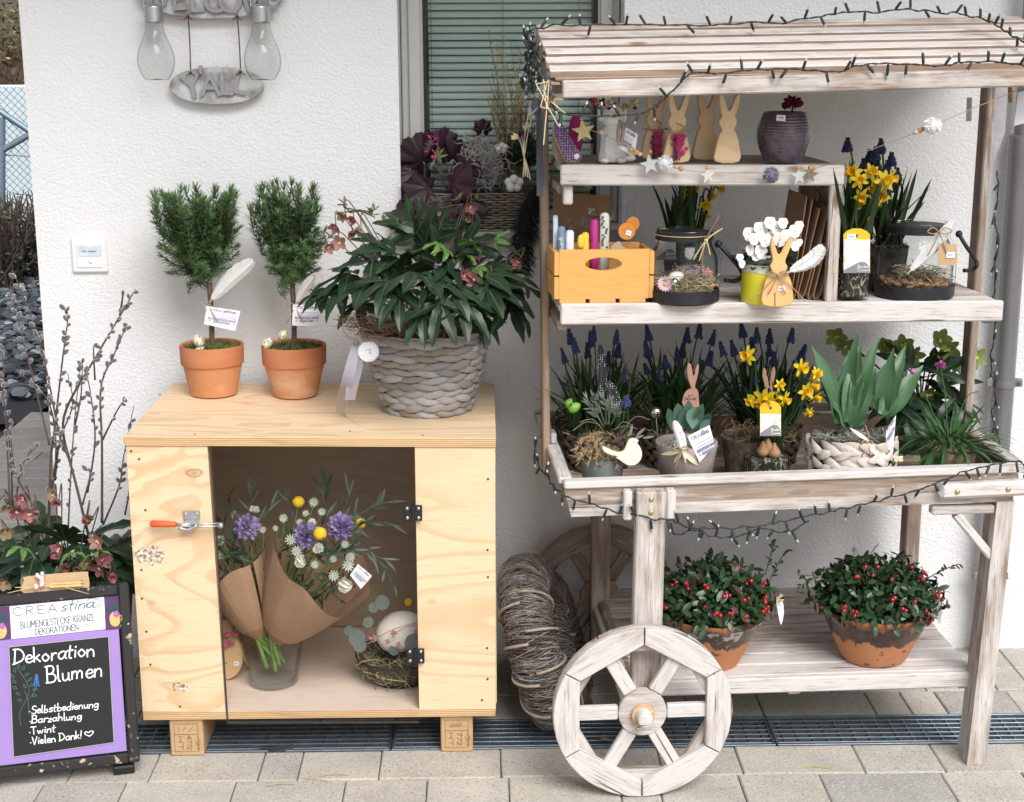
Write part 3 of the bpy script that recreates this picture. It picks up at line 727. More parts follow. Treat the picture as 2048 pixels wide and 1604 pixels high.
# bottom shelf
for k in range(9):
    v0 = .066+.0605*k; sh = rr.uniform(-.004, .004)
    hz('shelf_slat', -.780+.004*k+sh, .012+sh, v0, v0+.0525, .184, .200, WW[0] if k < 3 else WW[1], tilt=-.003)
hz('shelf_slat', -.775, .012, .044, .0625, .166, .201, WW[0], tilt=-.003)
for u in (-.76, -.39, -.01): dz('shelf_bearer', u-.014, u+.014, .066, .60, .150, .183, WW[0])
# posts
VP0, VP1 = .298, .346
vz('post', -.921, -.9045, VP0, VP1, .60, 1.435, WBR, lean=-.006); vz('post', .041, .0585, VP0, VP1, .66, 1.452, WW[2], lean=.004)
vz('cleat', -.9035, -.890, VP0+.004, VP1, .6665, .690, WW[0])
# middle shelf
ST = -.008
hz('shelf_front', -.900, .045, .130, .146, .968, 1.012, WW[0], tilt=ST)
for k in range(6): hz('shelf_board', -.902, .043, .1475+.066*k, .2125+.066*k, .993, 1.009, WW[1] if k else WW[0], tilt=ST)
for u in (-.895, .022): dz('shelf_cleat', u-.010, u+.012, .152, .53, .952, .975, WW[2])
# riser crate on the middle shelf
RT = -.006
hz('riser_front', -.900, -.309, .140, .156, 1.256, 1.298, WW[0], tilt=RT)
for k in range(5): hz('riser_board', -.899, -.310, .1575+.062*k, .2185+.062*k, 1.282, 1.296, WW[2] if k else WW[1], tilt=RT)
vz('riser_stile', -.337, -.312, .142, .160, 1.005, 1.253, WW[1]); vz('riser_stile', -.337, -.312, .385, .403, 1.005, 1.276, WW[2])
dz('riser_rail', -.334, -.315, .161, .384, 1.006, 1.036, WW[2])
for k in range(3): vz('riser_slat', -.318, -.311, .175+.072*k, .235+.072*k, 1.037, 1.278, WBR)
vz('riser_stile', -.893, -.873, .155, .175, 1.215, 1.2555, WW[1]); dz('riser_cleat', -.903, -.880, .176, .40, 1.236, 1.2555, WW[2])
# roof
RLT = .019
hz('roof_front', -.912, .12, -.006, .012, 1.436, 1.470, WW[1], tilt=RLT)
va, za, vb, zb = .002, 1.4785, .31, 1.574
for k in range(6):
    f0 = (k+.5)/6; v = va+(vb-va)*f0; z = za+(zb-za)*f0
    nrm = Vector((0, -(zb-za), vb-va)).normalized()
    d = (CV*(vb-va)+UZ*(zb-za)).normalized()
    rs_ = plank('roof_slat', cart, C(-.934+rr.uniform(-.004, .004), v, z), C(.105, v, z+RLT*.75), .0345, .014, d, WW[0] if k < 5 else WW[1], .0015)
    rs_.data.materials.append(WBR); rs_.data.polygons.foreach_set('material_index', [0 if abs(p_.normal.z) > .7 else 1 for p_ in rs_.data.polygons])
for k in range(6):
    f0 = (k+.5)/6; v = .62-(.62-.312)*f0; z = za+(zb-za)*f0
    d = (-CV*.308+UZ*(zb-za)).normalized()
    plank('roof_slat', cart, C(-.934, v, z), C(.105, v, z+RLT*.75), .0430, .013, d, WW[1], .002)
d = (CV*(vb-va)+UZ*(zb-za)).normalized(); plank('roof_shade_board', cart, C(-.925, (va+vb)/2+.005, (za+zb)/2-.0085), C(.098, (va+vb)/2+.005, (za+zb)/2-.0085+RLT*.75), .312, .006, d, WBR, .001)  # invented board hidden under the slats, kept to deepen the shade below the roof
for u, dz_ in ((-.915, 0), (.05, .014)):
    q = MB(); q.prism([(.0, 0), (.622, 0), (.311, .096)], .018); X = CM @ T(u, 0, 1.462+dz_) @ RZ(PI/2); q.build('gable', WW[2], cart, X)
hz('purlin', -.90, .06, .30, .33, 1.435, 1.460, WBR, tilt=.012)
# wheels
def wheel(c_uvz, name_parent, m=WW[0], m2=WW[1]):
    ring = MB(); A = 8
    def seg(parent, a0, a1, rin_j, rout, y0, y1, mat_):
        """felloe from angle a0 to a1: arc outside, straight inside; local XZ, axle at origin, rotated so its length lies along X"""
        mid = (a0+a1)/2; w = PI/2-mid
        def loc_(r_, a): return (r_*math.cos(a+w), r_*math.sin(a+w))
        o = [loc_(rout, a1+(a0-a1)*i/A) for i in range(A+1)]+[loc_(rin_j, a0), loc_(rin_j, a1)]
        q = MB(); q.prism([(p[0], p[1]-.15) for p in o[::-1]], y1-y0, None, .0018)
        X = CM @ T(*c_uvz) @ RY(w) @ T(0, y0, .15); return q.build('felloe', mat_, parent, X)
    wh = MB(); wh.lathe([(.006, -.012), (.049, -.012), (.0505, -.010), (.0505, .004), (.006, .004)], 40, CM @ T(*c_uvz) @ RX(PI/2) @ T(0, 0, .004), True, True)
    w_ = wh.build('wheel', m2, name_parent); soft(w_, 30)
    for i in range(6):
        a0 = R(90+60*i+.5); seg(w_, a0, a0+R(59), .152, .187, -.016, .0, m)
        a0 = R(60+60*i+.5); seg(w_, a0, a0+R(59), .152, .1865, .0008, .017, m2)
        an = R(60*i); d = CU*math.cos(an)+UZ*math.sin(an); p = C(*c_uvz)
        plank('spoke', w_, p+d*.0515+CV*.001, p+d*.143+CV*.001, .030, .015, d.cross(CV), m, .002)
    q = MB(); q.lathe([(.024, -.002), (.024, .002)], 24, CM @ T(c_uvz[0], c_uvz[1]-.019, c_uvz[2]) @ RX(PI/2)); soft(q.build('washer', woodwash('raw_wood', .1, (.4, .24, .12), (.6, .40, .22)), w_))
    q = MB(); q.lathe([(.0165, -.03), (.0165, .02), (.014, .0255), (.006, .027)], 20, CM @ T(c_uvz[0], c_uvz[1]-.024, c_uvz[2]) @ RX(PI/2)); soft(q.build('axle_end', m, w_), 50)
    q = MB(); q.tube([C(c_uvz[0]+.018, c_uvz[1]-.033, c_uvz[2]+.019), C(c_uvz[0]-.014, c_uvz[1]-.033, c_uvz[2]-.024)], .0018, 8); q.ball(C(c_uvz[0]-.014, c_uvz[1]-.034, c_uvz[2]-.024), .0045, 8, 5); q.build('pin', BRASS, w_, smooth=True)
    return w_
wheel((-.748, -.072, .1875), cart); wheel((-.748, .610, .1875), cart, WW[2], WBR)
q = MB(); q.tube([C(-.748, -.05, .1875), C(-.748, .6, .1875)], .014, 12); q.build('axle', WW[2], cart)
# ------------------------------------------------------------------ plant library
PROF = {'lance': lambda t: (t**.75)*((1-t)**.85)*2.05, 'ovate': lambda t: (max(t, 0)**.55)*((1-t)**.6)*1.55, 'strap': lambda t: min(1, .6+t*4)*(1-t**5)**.8,
        'obov': lambda t: math.sin(PI*min(1, t**1.25))**.7 if 0 < t < 1 else 0, 'tulip': lambda t: (math.sin(PI*(t*.93+.07)**.80)**.9)*(1-.25*t) if t < 1 else 0,
        'round': lambda t: math.sqrt(max(0, 1-(2*t-1)**2)), 'needle': lambda t: 1-t*.6}
def leaf(mb, X, L, W, prof='lance', bend=.6, fold=.25, seg=6, wave=0, ph=0, serr=0, rib=0):
    """leaf growing along local +X, normal +Z, bending down by 'bend' radians over its length"""
    pf = PROF[prof]; x = z = 0; a = bend*.15; rows = []
    for i in range(seg+1):
        t = i/seg; w = W*.5*pf(t)
        if serr and i % 2: w *= 1-serr
        if i in (0, seg): w = max(w, W*.03)
        nx, nzz = math.sin(a), math.cos(a)
        up = w*math.tan(fold) if fold else 0; wv = wave*w*math.sin(t*9+ph)
        if rib:
            q_ = min(w*.8, W*rib*(1.1-t)); rows.append(mb.add([X @ Vector((x+nx*(up+wv), w, z+nzz*(up+wv))), X @ Vector((x, q_, z)), X @ Vector((x, -q_, z)), X @ Vector((x+nx*(up-wv), -w, z+nzz*(up-wv)))]))
        else: rows.append(mb.add([X @ Vector((x+nx*(up+wv), w, z+nzz*(up+wv))), X @ Vector((x, 0, z)), X @ Vector((x+nx*(up-wv), -w, z+nzz*(up-wv)))]))
        a2 = bend*(.15+.85*(t+1/seg)); s_ = L/seg; x += math.cos(a)*s_; z -= math.sin(a)*s_; a = a2
    m0 = mb.mi
    for p, q in zip(rows, rows[1:]):
        mb.face(p, p+1, q+1, q)
        if rib: mb.mi = m0+1; mb.face(p+1, p+2, q+2, q+1); mb.mi = m0; mb.face(p+2, p+3, q+3, q+2)
        else: mb.face(p+1, p+2, q+2, q+1)
def rnd_dir(r_, zmin=-1):
    while True:
        d = Vector((r_.gauss(0, 1), r_.gauss(0, 1), r_.gauss(0, 1)))
        if d.length > 1e-3 and d.normalized().z >= zmin: return d.normalized()
def leafs(name, n, L, W, prof, bend, fold, mats, seed=0, seg=6, **k):
    r_ = random.Random(seed); out = []
    for i in range(n):
        m = MB(); leaf(m, Matrix.Identity(4), L*r_.uniform(.85, 1.15), W*r_.uniform(.85, 1.1), prof, bend*r_.uniform(.5, 1.5), fold, seg, ph=r_.random()*6, **k); out.append(m.mesh(name, mats, True))
    return out

# hellebores
HEL = leafmat('hellebore_leaf', (.007, .020, .011), (.030, .064, .028), .36, vein=0, trans=.14)
HRIB = leafmat('leaf_rib', (.05, .085, .04), (.09, .13, .06), .5)
HELN = leafmat('hellebore_young_leaf', (.06, .15, .03), (.13, .26, .06), .4, vein=.3)
HSTEM = leafmat('hellebore_stem', (.10, .09, .05), (.16, .10, .07), .5)
HPINK = leafmat('hellebore_petal', (.30, .075, .115), (.44, .17, .19), .55, tip=(.30, .26, .13), trans=.25)
HDUSK = leafmat('hellebore_old_petal', (.27, .17, .12), (.36, .26, .16), .55, tip=(.30, .30, .14), trans=.25)
HGREEN = leafmat('hellebore_green_petal', (.16, .22, .05), (.26, .32, .09), .5, trans=.25)
HCORE = flat('stamens', (.55, .52, .22), .8)
def palmate(seed, L, W, n=7, mats=HEL):
    r_ = random.Random(seed); m = MB()
    for k in range(n):
        a = R(-105+210*k/(n-1))+r_.uniform(-.1, .1); f = .72+.28*math.cos(a*.75)
        leaf(m, RZ(a) @ RY(r_.uniform(-.15, .1)), L*f*r_.uniform(.9, 1.08), W*(.8+.2*f), 'lance', r_.uniform(.35, 1.25), .24, 9, wave=.22, ph=r_.random()*6, serr=.14, rib=.035)
    return m.mesh('leaf', [mats, HRIB], True)
HELM = [palmate(i, .104, .044+.004*(i % 3), 5+i % 2) for i in range(6)]
HELS = [palmate(10+i, .062, .021, 6) for i in range(4)]
HELY = [palmate(20+i, .042, .018, 5, HELN) for i in range(3)]
def hel_flower(seed, pm, r=.016, cup=.5):
    r_ = random.Random(seed); m = MB()
    for k in range(5):
        leaf(m, RZ(2*PI*k/5+r_.uniform(-.08, .08)) @ RY(-cup*r_.uniform(.8, 1.2)), r*1.22, r*1.08, 'ovate', -.4, .16, 7)
    m.mi = 1
    for k in range(9):
        a = r_.random()*6.3; q = r*.22*r_.random(); m.ball((q*math.cos(a), q*math.sin(a), r*.28), r*.10, 5, 3)
    return m.mesh('flower', [pm, HCORE], True)
HFL = [hel_flower(i, [HPINK, HPINK, HDUSK][i % 3], .0165, [.5, .95, .7, .35][i % 4]) for i in range(6)]
HFG = [hel_flower(30+i, HGREEN, .023, [.35, .15, .5][i]) for i in range(3)]

# rosemary sprigs
ROSE = leafmat('rosemary_needle', (.048, .108, .038), (.110, .200, .075), .5, trans=.08); ROSET = leafmat('rosemary_tip', (.09, .18, .06), (.15, .25, .10), .5)
RSTEM = flat('rosemary_stem', (.14, .12, .07), .8)
def rose_sprig(seed, H):
    r_ = random.Random(seed); m = MB(); pts = smooth([(0, 0, 0), (r_.gauss(0, .006), r_.gauss(0, .006), H*.5), (r_.gauss(0, .010), r_.gauss(0, .010), H)], 6)
    m.mi = 1; m.tube(pts, [.0012]*(len(pts)-1)+[.0005], 4); n = int(H*900)
    for i in range(n):
        f = .06+.94*i/n; p = pts[min(int(f*(len(pts)-1)), len(pts)-1)]; a = i*2.4+r_.uniform(-.4, .4); el = .25+.8*f**1.5 if f > .8 else r_.uniform(.1, .65)
        m.mi = 2 if f > .82 else 0
        d = Vector((math.cos(a)*math.cos(el), math.sin(a)*math.cos(el), math.sin(el))); L = r_.uniform(.018, .029)*(1 if f < .9 else .75)
        leaf(m, frame(p, d, (0, 0, 1)), L, .0031, 'needle', r_.uniform(-.5, .2), 0, 2)
    return m.mesh('sprig', [ROSE, RSTEM, ROSET], True)
RSP = [rose_sprig(i, .09+.012*(i % 5)) for i in range(7)]

# bulbs: daffodils, grape hyacinths
YEL = leafmat('daffodil_petal', (.82, .64, .02), (.86, .72, .07), .5, trans=.3); ORA = leafmat('daffodil_trumpet', (.82, .46, .004), (.86, .56, .012), .5, trans=.25)
DLEAF = leafmat('bulb_leaf', (.014, .038, .012), (.035, .075, .022), .42, trans=.1)
def daffodil(seed, r=.021):
    r_ = random.Random(seed); m = MB()
    for k in range(6): leaf(m, RZ(PI/3*k+r_.uniform(-.1, .1)) @ RY(-r_.uniform(-.15, .35)), r*r_.uniform(.95, 1.1), r*.62, 'ovate', r_.uniform(-.3, .5), .15, 5, wave=.1, ph=r_.random()*6)
    m.mi = 1; fr = lambda a, z: 1+(.09*math.sin(a*7+seed) if z > r*.55 else 0)
    m.lathe([(r*.22, -.001), (r*.26, r*.35), (r*.34, r*.62), (r*.43, r*.78), (r*.38, r*.72), (r*.28, r*.55), (r*.2, r*.1)], 18, None, True, True, fr)
    return m.mesh('flower', [YEL, ORA], True)
DAF = [daffodil(i, .021+.002*(i % 2)) for i in range(5)]
BLUE = flat('muscari_blue', (.034, .048, .155), .5, 0, .8, 320); BLUD = flat('muscari_dark', (.025, .034, .11), .5, 0, .7, 320)
def muscari(seed, H, pale):
    r_ = random.Random(seed); m = MB(); m.mi = 1
    pts = smooth([(0, 0, 0), (r_.gauss(0, .004), r_.gauss(0, .004), H*.5), (r_.gauss(0, .008), r_.gauss(0, .008), H)], 4); m.tube(pts, .0016, 5); m.mi = 0
    t = pts[-1]; hh = .025
    for i in range(11):
        f = i/10; z = t.z-hh+hh*f; rad = .0068*(1-f*.72)**.8*r_.uniform(.8, 1.1)
        k = 7 if f < .7 else 4
        for j in range(k):
            a = 2*PI*(j+.5*(i % 2))/k; m.ball((t.x+rad*r_.uniform(.75, 1.2)*math.cos(a), t.y+rad*math.sin(a), z-.001+r_.uniform(-.0012, .0012)), .0024*(1-.4*f)*r_.uniform(.8, 1.15), 5, 4, None, (1, 1, 1.3))
    return m.mesh('flower_spike', [pale, DLEAF], True)
MUS = [muscari(i, .13+.015*(i % 4), BLUE if i % 3 else BLUD) for i in range(6)]
TULIP = leafmat('tulip_leaf', (.050, .125, .056), (.105, .205, .10), .36, trans=.12, stripe=.45)
TUL = leafs('leaf', 7, .13, .046, 'tulip', .55, .45, TULIP, 3, 11, wave=.30)
SUCC = leafs('leaf', 4, .050, .027, 'obov', -.35, .25, leafmat('glaucous_leaf', (.075, .16, .115), (.13, .235, .165), .5, trans=.1), 4, 7)
DIAN = leafs('leaf', 5, .085, .012, 'lance', .9, .2, leafmat('carnation_leaf', (.028, .085, .028), (.060, .150, .045), .4), 5, 7)
GAU = leafs('leaf', 6, .021, .0125, 'ovate', .35, .14, leafmat('wintergreen_leaf', (.016, .042, .018), (.040, .085, .030), .30, vein=.2, trans=.06), 6, 5)
GAUR = leafs('leaf', 2, .021, .0125, 'ovate', .35, .14, leafmat('wintergreen_bronze_leaf', (.06, .025, .022), (.10, .05, .035), .35), 7, 5)
BERR = flat('red_berry', (.36, .006, .012), .2, 0, .15, 80, coat=.4)
_m = MB(); _m.ball((0, 0, 0), .0046, 10, 7); BERRY = _m.mesh('berry', BERR, True)
# cut flowers
LILAC = leafmat('lilac_petal', (.19, .125, .33), (.38, .29, .54), .6, tip=(.60, .52, .70), trans=.2); WPET = leafmat('white_petal', (.80, .79, .70), (.86, .85, .80), .5, trans=.2)
GWH = leafmat('greenish_white_petal', (.46, .52, .40), (.58, .62, .52), .6, trans=.2); CRAS = flat('craspedia_yellow', (.72, .45, .02), .9, 0, .25, 420, 1)
GREYG = leafmat('eucalyptus_leaf', (.055, .085, .065), (.10, .135, .105), .55); CUTG = leafmat('cut_green_leaf', (.022, .05, .028), (.05, .09, .05), .45)
def carnation(seed, r):
    r_ = random.Random(seed); m = MB()
    for k in range(130):
        d = rnd_dir(r_, -.25); d.z *= .8; leaf(m, frame(d*r*.25*r_.random(), (d+rnd_dir(r_)*.25).normalized(), rnd_dir(r_)), r*r_.uniform(.72, 1.0), r*.42, 'obov', r_.uniform(-.7, .7), r_.uniform(-.2, .5), 5, wave=.6, ph=r_.random()*6, serr=.25)
    return m.mesh('carnation', LILAC, True)
CARN = [carnation(i, .029) for i in range(2)]
def cupflower(seed, r, n=9):
    r_ = random.Random(seed); m = MB()
    for k in range(n):
        leaf(m, RZ(k*2.2) @ RY(-.25-.9*(k/n)), r*1.25, r*1.25, 'obov', -1.1, .2, 6, wave=.1, ph=k)
    return m.mesh('white_bloom', WPET, True)
CUP = [cupflower(i, .016) for i in range(2)]
def starflower(seed, r):
    r_ = random.Random(seed); m = MB()
    for k in range(11): leaf(m, RZ(2*PI*k/11) @ RY(-.35+r_.uniform(-.1, .1)), r, r*.36, 'lance', -.1, .2, 3)
    for k in range(16): m.ball((r*.35*r_.uniform(-1, 1), r*.35*r_.uniform(-1, 1), r*.3), r*.09, 4, 3)
    return m.mesh('star_flower', GWH, True)
STAR = [starflower(i, .012) for i in range(2)]
PANW = leafmat('pansy_white', (.82, .82, .80), (.88, .88, .86), .6, trans=.15)
def pansy(seed, r=.015):
    m = MB()
    for k, (a, l, w, zz) in enumerate(((90-38, 1.0, 1.05, -.0006), (90+38, 1.0, 1.05, -.001), (8, .92, .95, .0004), (172, .92, .95, .0), (270, 1.0, 1.35, .0008))):
        leaf(m, T(0, 0, zz) @ RZ(R(a)) @ RY(-.12), r*l, r*w, 'obov', .2, .03, 6, wave=.08, ph=k+seed)
    m.mi = 1; m.ball((0, -.0006, .0016), .0019, 6, 4); return m.mesh('flower', [PANW, YEL], True)
PAN = [pansy(i) for i in range(3)]
FEAW = leafmat('white_feather', (.80, .80, .80), (.88, .88, .88), .8, trans=.25)
def feather(parent, a, b, w, mat_, name='feather', curve=.08, facing=None, spots=None, seed=0, quill=None, **k):
    r_ = random.Random(seed); a, b = Vector(a), Vector(b); L = (b-a).length; d = (b-a)/L; fz = Vector(facing or (0, -1, .2)); s = d.cross(fz).normalized(); nz_ = s.cross(d)
    m = MB(); ax = smooth([a, (a+b)/2+s*L*curve, b], 20)
    m.mi = 1; m.tube(ax, [.0011*(1-.8*i/len(ax)) for i in range(len(ax))], 5); m.mi = 0; n = len(ax)
    for sd in (1, -1):
        i = 3; gap = 0
        while i < n-1:
            t = i/(n-1); ww = w*.5*(math.sin(PI*min(1, (t-.08)/.95+.05))**.6 if t > .08 else .1)*(1 if sd > 0 else .8)
            if r_.random() < .10: gap = 1
            tt = (ax[min(i+1, n-1)]-ax[i-1]).normalized(); out = (s*sd+tt*.75).normalized(); p = ax[i]; e = p+out*ww*r_.uniform(.93, 1.05)-nz_*ww*.22
            st = (ax[min(i+1, n-1)]-ax[i])*(1.15 if not gap else .8)
            mid = p+out*ww*.5+nz_*ww*.10; m.quad(p, mid, mid+st, p+st); m.quad(mid, e, e+st*.85, mid+st); i += 1; gap = 0
    return m.build(name, [mat_, quill or FEAW], parent, smooth=True, **k)
def stem(mb, pts, r=.0012, n=5): P = smooth(pts, 5); mb.tube(P, [r]*(len(P)-1)+[r*.7], n)
def bow(parent, c, facing, size=.03, tails=.05, m=TWINE, r=.0012, name='twine_bow', seed=0, cart_x=None):
    r_ = random.Random(seed); c = Vector(c); f = Vector(facing).normalized(); x = Vector((0, 0, 1)).cross(f).normalized(); z = f.cross(x); q = MB()
    for s_ in (-1, 1):
        q.tube(smooth([c, c+x*s_*size*.5+z*size*.35, c+x*s_*size+z*size*.05+f*.004, c+x*s_*size*.45-z*size*.15, c], 6), r, 5)
        q.tube(smooth([c, c+x*s_*size*.4-z*tails*.5+f*.004, c+x*s_*size*r_.uniform(.5, .9)-z*tails], 6), r, 5)
    q.ball(c+f*.002, r*2.4, 7, 5); return q.build(name, m, parent, smooth=True)
def tag(parent, quad_px, plane, lines=True, name='tag', m=PAPERW, t=.0006, flip=1, txt=None):
    """paper tag: four corners (tl, tr, br, bl) as points on a plane function"""
    c = [plane(*p) for p in quad_px]; n = (c[1]-c[0]).cross(c[3]-c[0]).normalized(); q = MB()
    if n.y > 0: n = -n
    q.hexa([c[3], c[2], c[2]-n*t, c[3]-n*t, c[0], c[1], c[1]-n*t, c[0]-n*t]); tg = q.build(name, m, parent)
    if lines:
        ex = c[1]-c[0]; ey = c[0]-c[3]; o = c[3]; L = MB(); h = ey.length
        P = lambda u, v: o+ex*u+ey*v
        text(L, 'CREA', P(.10, .80), P(.48, .80), ey, h*.11, h*.016, .0008); text(L, 'stina', P(.50, .80), P(.86, .80), ey, h*.18, h*.034, .0008, slant=.25)
        for v, a_, b_ in ((.62, .18, .82), (.50, .16, .86)):
            rows = []; u = a_
            while u < b_:
                w_ = .05+.05*rr.random(); rows.append([(u+w_*i/4, v+(.018 if i % 2 else -.018)) for i in range(5)]); u += w_+.025
            strokes(L, rows, o, ex, ey, h*.016, .0008)
        text(L, 'BLUMENGESTECKE KRANZE', P(.10, .32), P(.92, .32), ey, h*.10, h*.018, .0008); text(L, 'DEKORATIONEN', P(.25, .17), P(.75, .17), ey, h*.10, h*.018, .0008)
        text(L, '*', P(.12, .17), P(.19, .17), ey, h*.10, h*.014, .0008); text(L, '*', P(.81, .17), P(.88, .17), ey, h*.10, h*.014, .0008)
        L.build('tag_text', INKB, tg)
    return tg
def moss(parent, c, r, h, n=400, mats=None, seed=0, size=.006, name='moss', dome=.4):
    r_ = random.Random(seed); m = MB(); c = Vector(c)
    m.lathe([(r, -.004), (r*.8, h*.4), (r*.4, h*.8), (.001, h)], 20, T(c)); m.mi = 1
    for i in range(n):
        a = r_.random()*6.283; q = r*math.sqrt(r_.random()); p = c+Vector((q*math.cos(a), q*math.sin(a), h*(1-(q/r)**2)*.9))
        d = rnd_dir(r_, .1); b = d.orthogonal().normalized()*size*.22; m.mi = 1 if r_.random() < .7 else 2; m.quad(p-b, p+b, p+d*size*r_.uniform(.6, 1.6))
    return m.build(name, mats or MOSSM, parent, kind='stuff')
MOSSM = [SOIL, leafmat('moss_green', (.08, .12, .03), (.16, .21, .06), .8), leafmat('moss_dark', (.05, .06, .02), (.10, .10, .04), .8)]
STRAWM = [SOIL, flat('straw', (.30, .22, .12), .85, 0, .3), flat('straw_dark', (.13, .09, .05), .9)]
LICH = [SOIL, flat('grey_lichen', (.36, .35, .30), .9, 0, .2), flat('grey_lichen_dark', (.17, .16, .14), .9)]
def strands(parent, c, rx, ry, rz, n, r, L, mats, seed=0, name='straw', flatness=.35, curl=.4):
    r_ = random.Random(seed); m = MB(); c = Vector(c)
    for i in range(n):
        a = r_.random()*6.283; q = math.sqrt(r_.random()); p = c+Vector((rx*q*math.cos(a), ry*q*math.sin(a), rz*r_.random()))
        d = Vector((r_.gauss(0, 1), r_.gauss(0, 1), r_.gauss(0, flatness))).normalized(); l = L*r_.uniform(.5, 1.2); k = Vector((r_.gauss(0, 1), r_.gauss(0, 1), r_.gauss(0, .6)))*l*curl*.5
        m.mi = r_.randrange(len(mats)); m.tube(smooth([p-d*l/2, p+k, p+d*l/2], 4), r*r_.uniform(.7, 1.2), 4)
    return m.build(name, mats, parent, kind='stuff')
def pricetag(parent, c, n, w=.016, h=.010, up=(0, 0, 1)):
    n = Vector(n).normalized(); x = Vector(up).cross(n).normalized(); z = n.cross(x); q = MB(); c = Vector(c)
    q.hexa([c-x*w/2-z*h/2, c+x*w/2-z*h/2, c+x*w/2-z*h/2-n*.0006, c-x*w/2-z*h/2-n*.0006, c-x*w/2+z*h/2, c+x*w/2+z*h/2, c+x*w/2+z*h/2-n*.0006, c-x*w/2+z*h/2-n*.0006]) if False else None
    X = frame(c, x, n); q = MB(); q.cbox(-w/2, w/2, -h/2, h/2, -.0003, .0005, .0002); s_ = q.build('price_sticker', PAPERW, parent, X)
    L = MB(); 
    for k in range(3): L.box(-w*.3+k*w*.2, -w*.17+k*w*.2, -h*.12, h*.16, .0006, .0008)
    L.build('price', INKB, s_, X); return s_
# ------------------------------------------------------------------ plywood cabinet
cab = thing('plywood_cabinet', 'plywood cabinet on two pallet blocks with a clear door and orange toggle clamp', 'cabinet', (-.37, -.3, 0))
CZ0, CZ1 = .091, .738; CTL = -.012      # the top drops a little to the right
FY = -.575
PL_T = plywood('plywood_top', sx=.9, sz=5, seed=2.3, axis='XY'); EDGE = None
def m_edge():
    t = NT('plywood_edge', .6); v = t.n('TexCoord').outputs['Object']; sp = t.n('SeparateXYZ'); t.set(sp.inputs[0], v)
    f = t.math('FRACT', t.math('MULTIPLY', sp.outputs[2], 230)); n = t.noise(t.map(v, (8, 8, 90)), 1, 4)
    c = t.mix(t.ramp(f, [(.4, 0), (.55, 1)]), (.72, .50, .27), (.42, .25, .12)); c = t.mix(t.ramp(n, [(.3, .5), (.5, 0)]), c, (.36, .22, .12)); t.color(c); return t.mat
EDGE = m_edge()
def panel(name, pts, y, th, m, parent=cab, edge=EDGE, c=None):
    """front board: outline pts [(x, z)] in world, thickness th behind y; local origin at c"""
    cx = sum(p[0] for p in pts)/len(pts); cz = sum(p[1] for p in pts)/len(pts)
    q = MB(); q.prism([(p[0]-cx, p[1]-cz) for p in pts], th, None, .0012)
    q.m = [0 if i == 0 else 1 for i in range(len(q.f))]
    return q.build(name, [m, edge], parent, T(cx, y, cz))
P_ = lambda px, py, y=FY: (PY(px, py, y).x, PY(px, py, y).z)
lp = [P_(251, 888), P_(415, 888), P_(452, 1424), P_(285, 1424)]; lcx = sum(p[0] for p in lp)/4; lcz = sum(p[1] for p in lp)/4
k1, k2, k3, k4 = P_(388, 946), P_(305, 1110), P_(360, 1375), P_(325, 1375)
PL_L = plywood('plywood_left', sx=1.5, sz=4.0, seed=.7, marks=[(k1[0]-lcx, k1[1]-lcz, .012, 0), (k2[0]-lcx-.006, k2[1]-lcz, .022, 1), (k3[0]-lcx, k3[1]-lcz, .011, 1)])
panel('left_front_panel', lp, FY, .018, PL_L)
panel('right_front_panel', [P_(829, 888), P_(991, 888), P_(992, 1422), P_(838, 1422)], FY, .018, plywood('plywood_right', sx=.8, sz=3.2, seed=5.1, contrast=.8))
XR = P_(991, 1000)[0]; XL = P_(268, 1000)[0]-.001
# top, with its layered edge
q = MB(); q.cbox(-.392, .392, -.267, .267, -.010, .010, .0012); q.m = [0 if f_i in (4, 5) or True else 1 for f_i in range(len(q.f))]
q.m = []
for f_ in q.f:
    a = [Vector(q.v[i]) for i in f_]; n_ = (a[1]-a[0]).cross(a[2]-a[0]).normalized(); q.m.append(0 if abs(n_.z) > .8 else 1)
q.build('top_panel', [PL_T, EDGE], cab, T(-.370, -.312, CZ1-.016) @ RY(.0135))
ztop = CZ1-.006
PLI = plywood('plywood_inside', sx=1.2, sz=3, seed=8, contrast=.5)
PLI2 = plywood('plywood_floor', (.72, .60, .50), (.60, .44, .34), sx=1.0, sz=5, seed=4, axis='XY', contrast=.5)
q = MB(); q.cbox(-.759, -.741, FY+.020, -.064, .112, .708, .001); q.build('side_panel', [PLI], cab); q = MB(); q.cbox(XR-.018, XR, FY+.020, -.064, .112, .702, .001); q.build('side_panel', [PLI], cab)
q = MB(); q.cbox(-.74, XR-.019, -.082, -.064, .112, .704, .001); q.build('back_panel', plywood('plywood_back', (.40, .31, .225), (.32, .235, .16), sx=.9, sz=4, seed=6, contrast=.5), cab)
q = MB(); q.cbox(-.388, .388, -.258, .258, -.009, .009, .001)
q.m = []
for f_ in q.f:
    a = [Vector(q.v[i]) for i in f_]; n_ = (a[1]-a[0]).cross(a[2]-a[0]).normalized(); q.m.append(0 if abs(n_.z) > .8 else 1)
q.build('bottom_panel', [PLI2, EDGE], cab, T(-.371, -.318, .1005))
FLZ = .1095
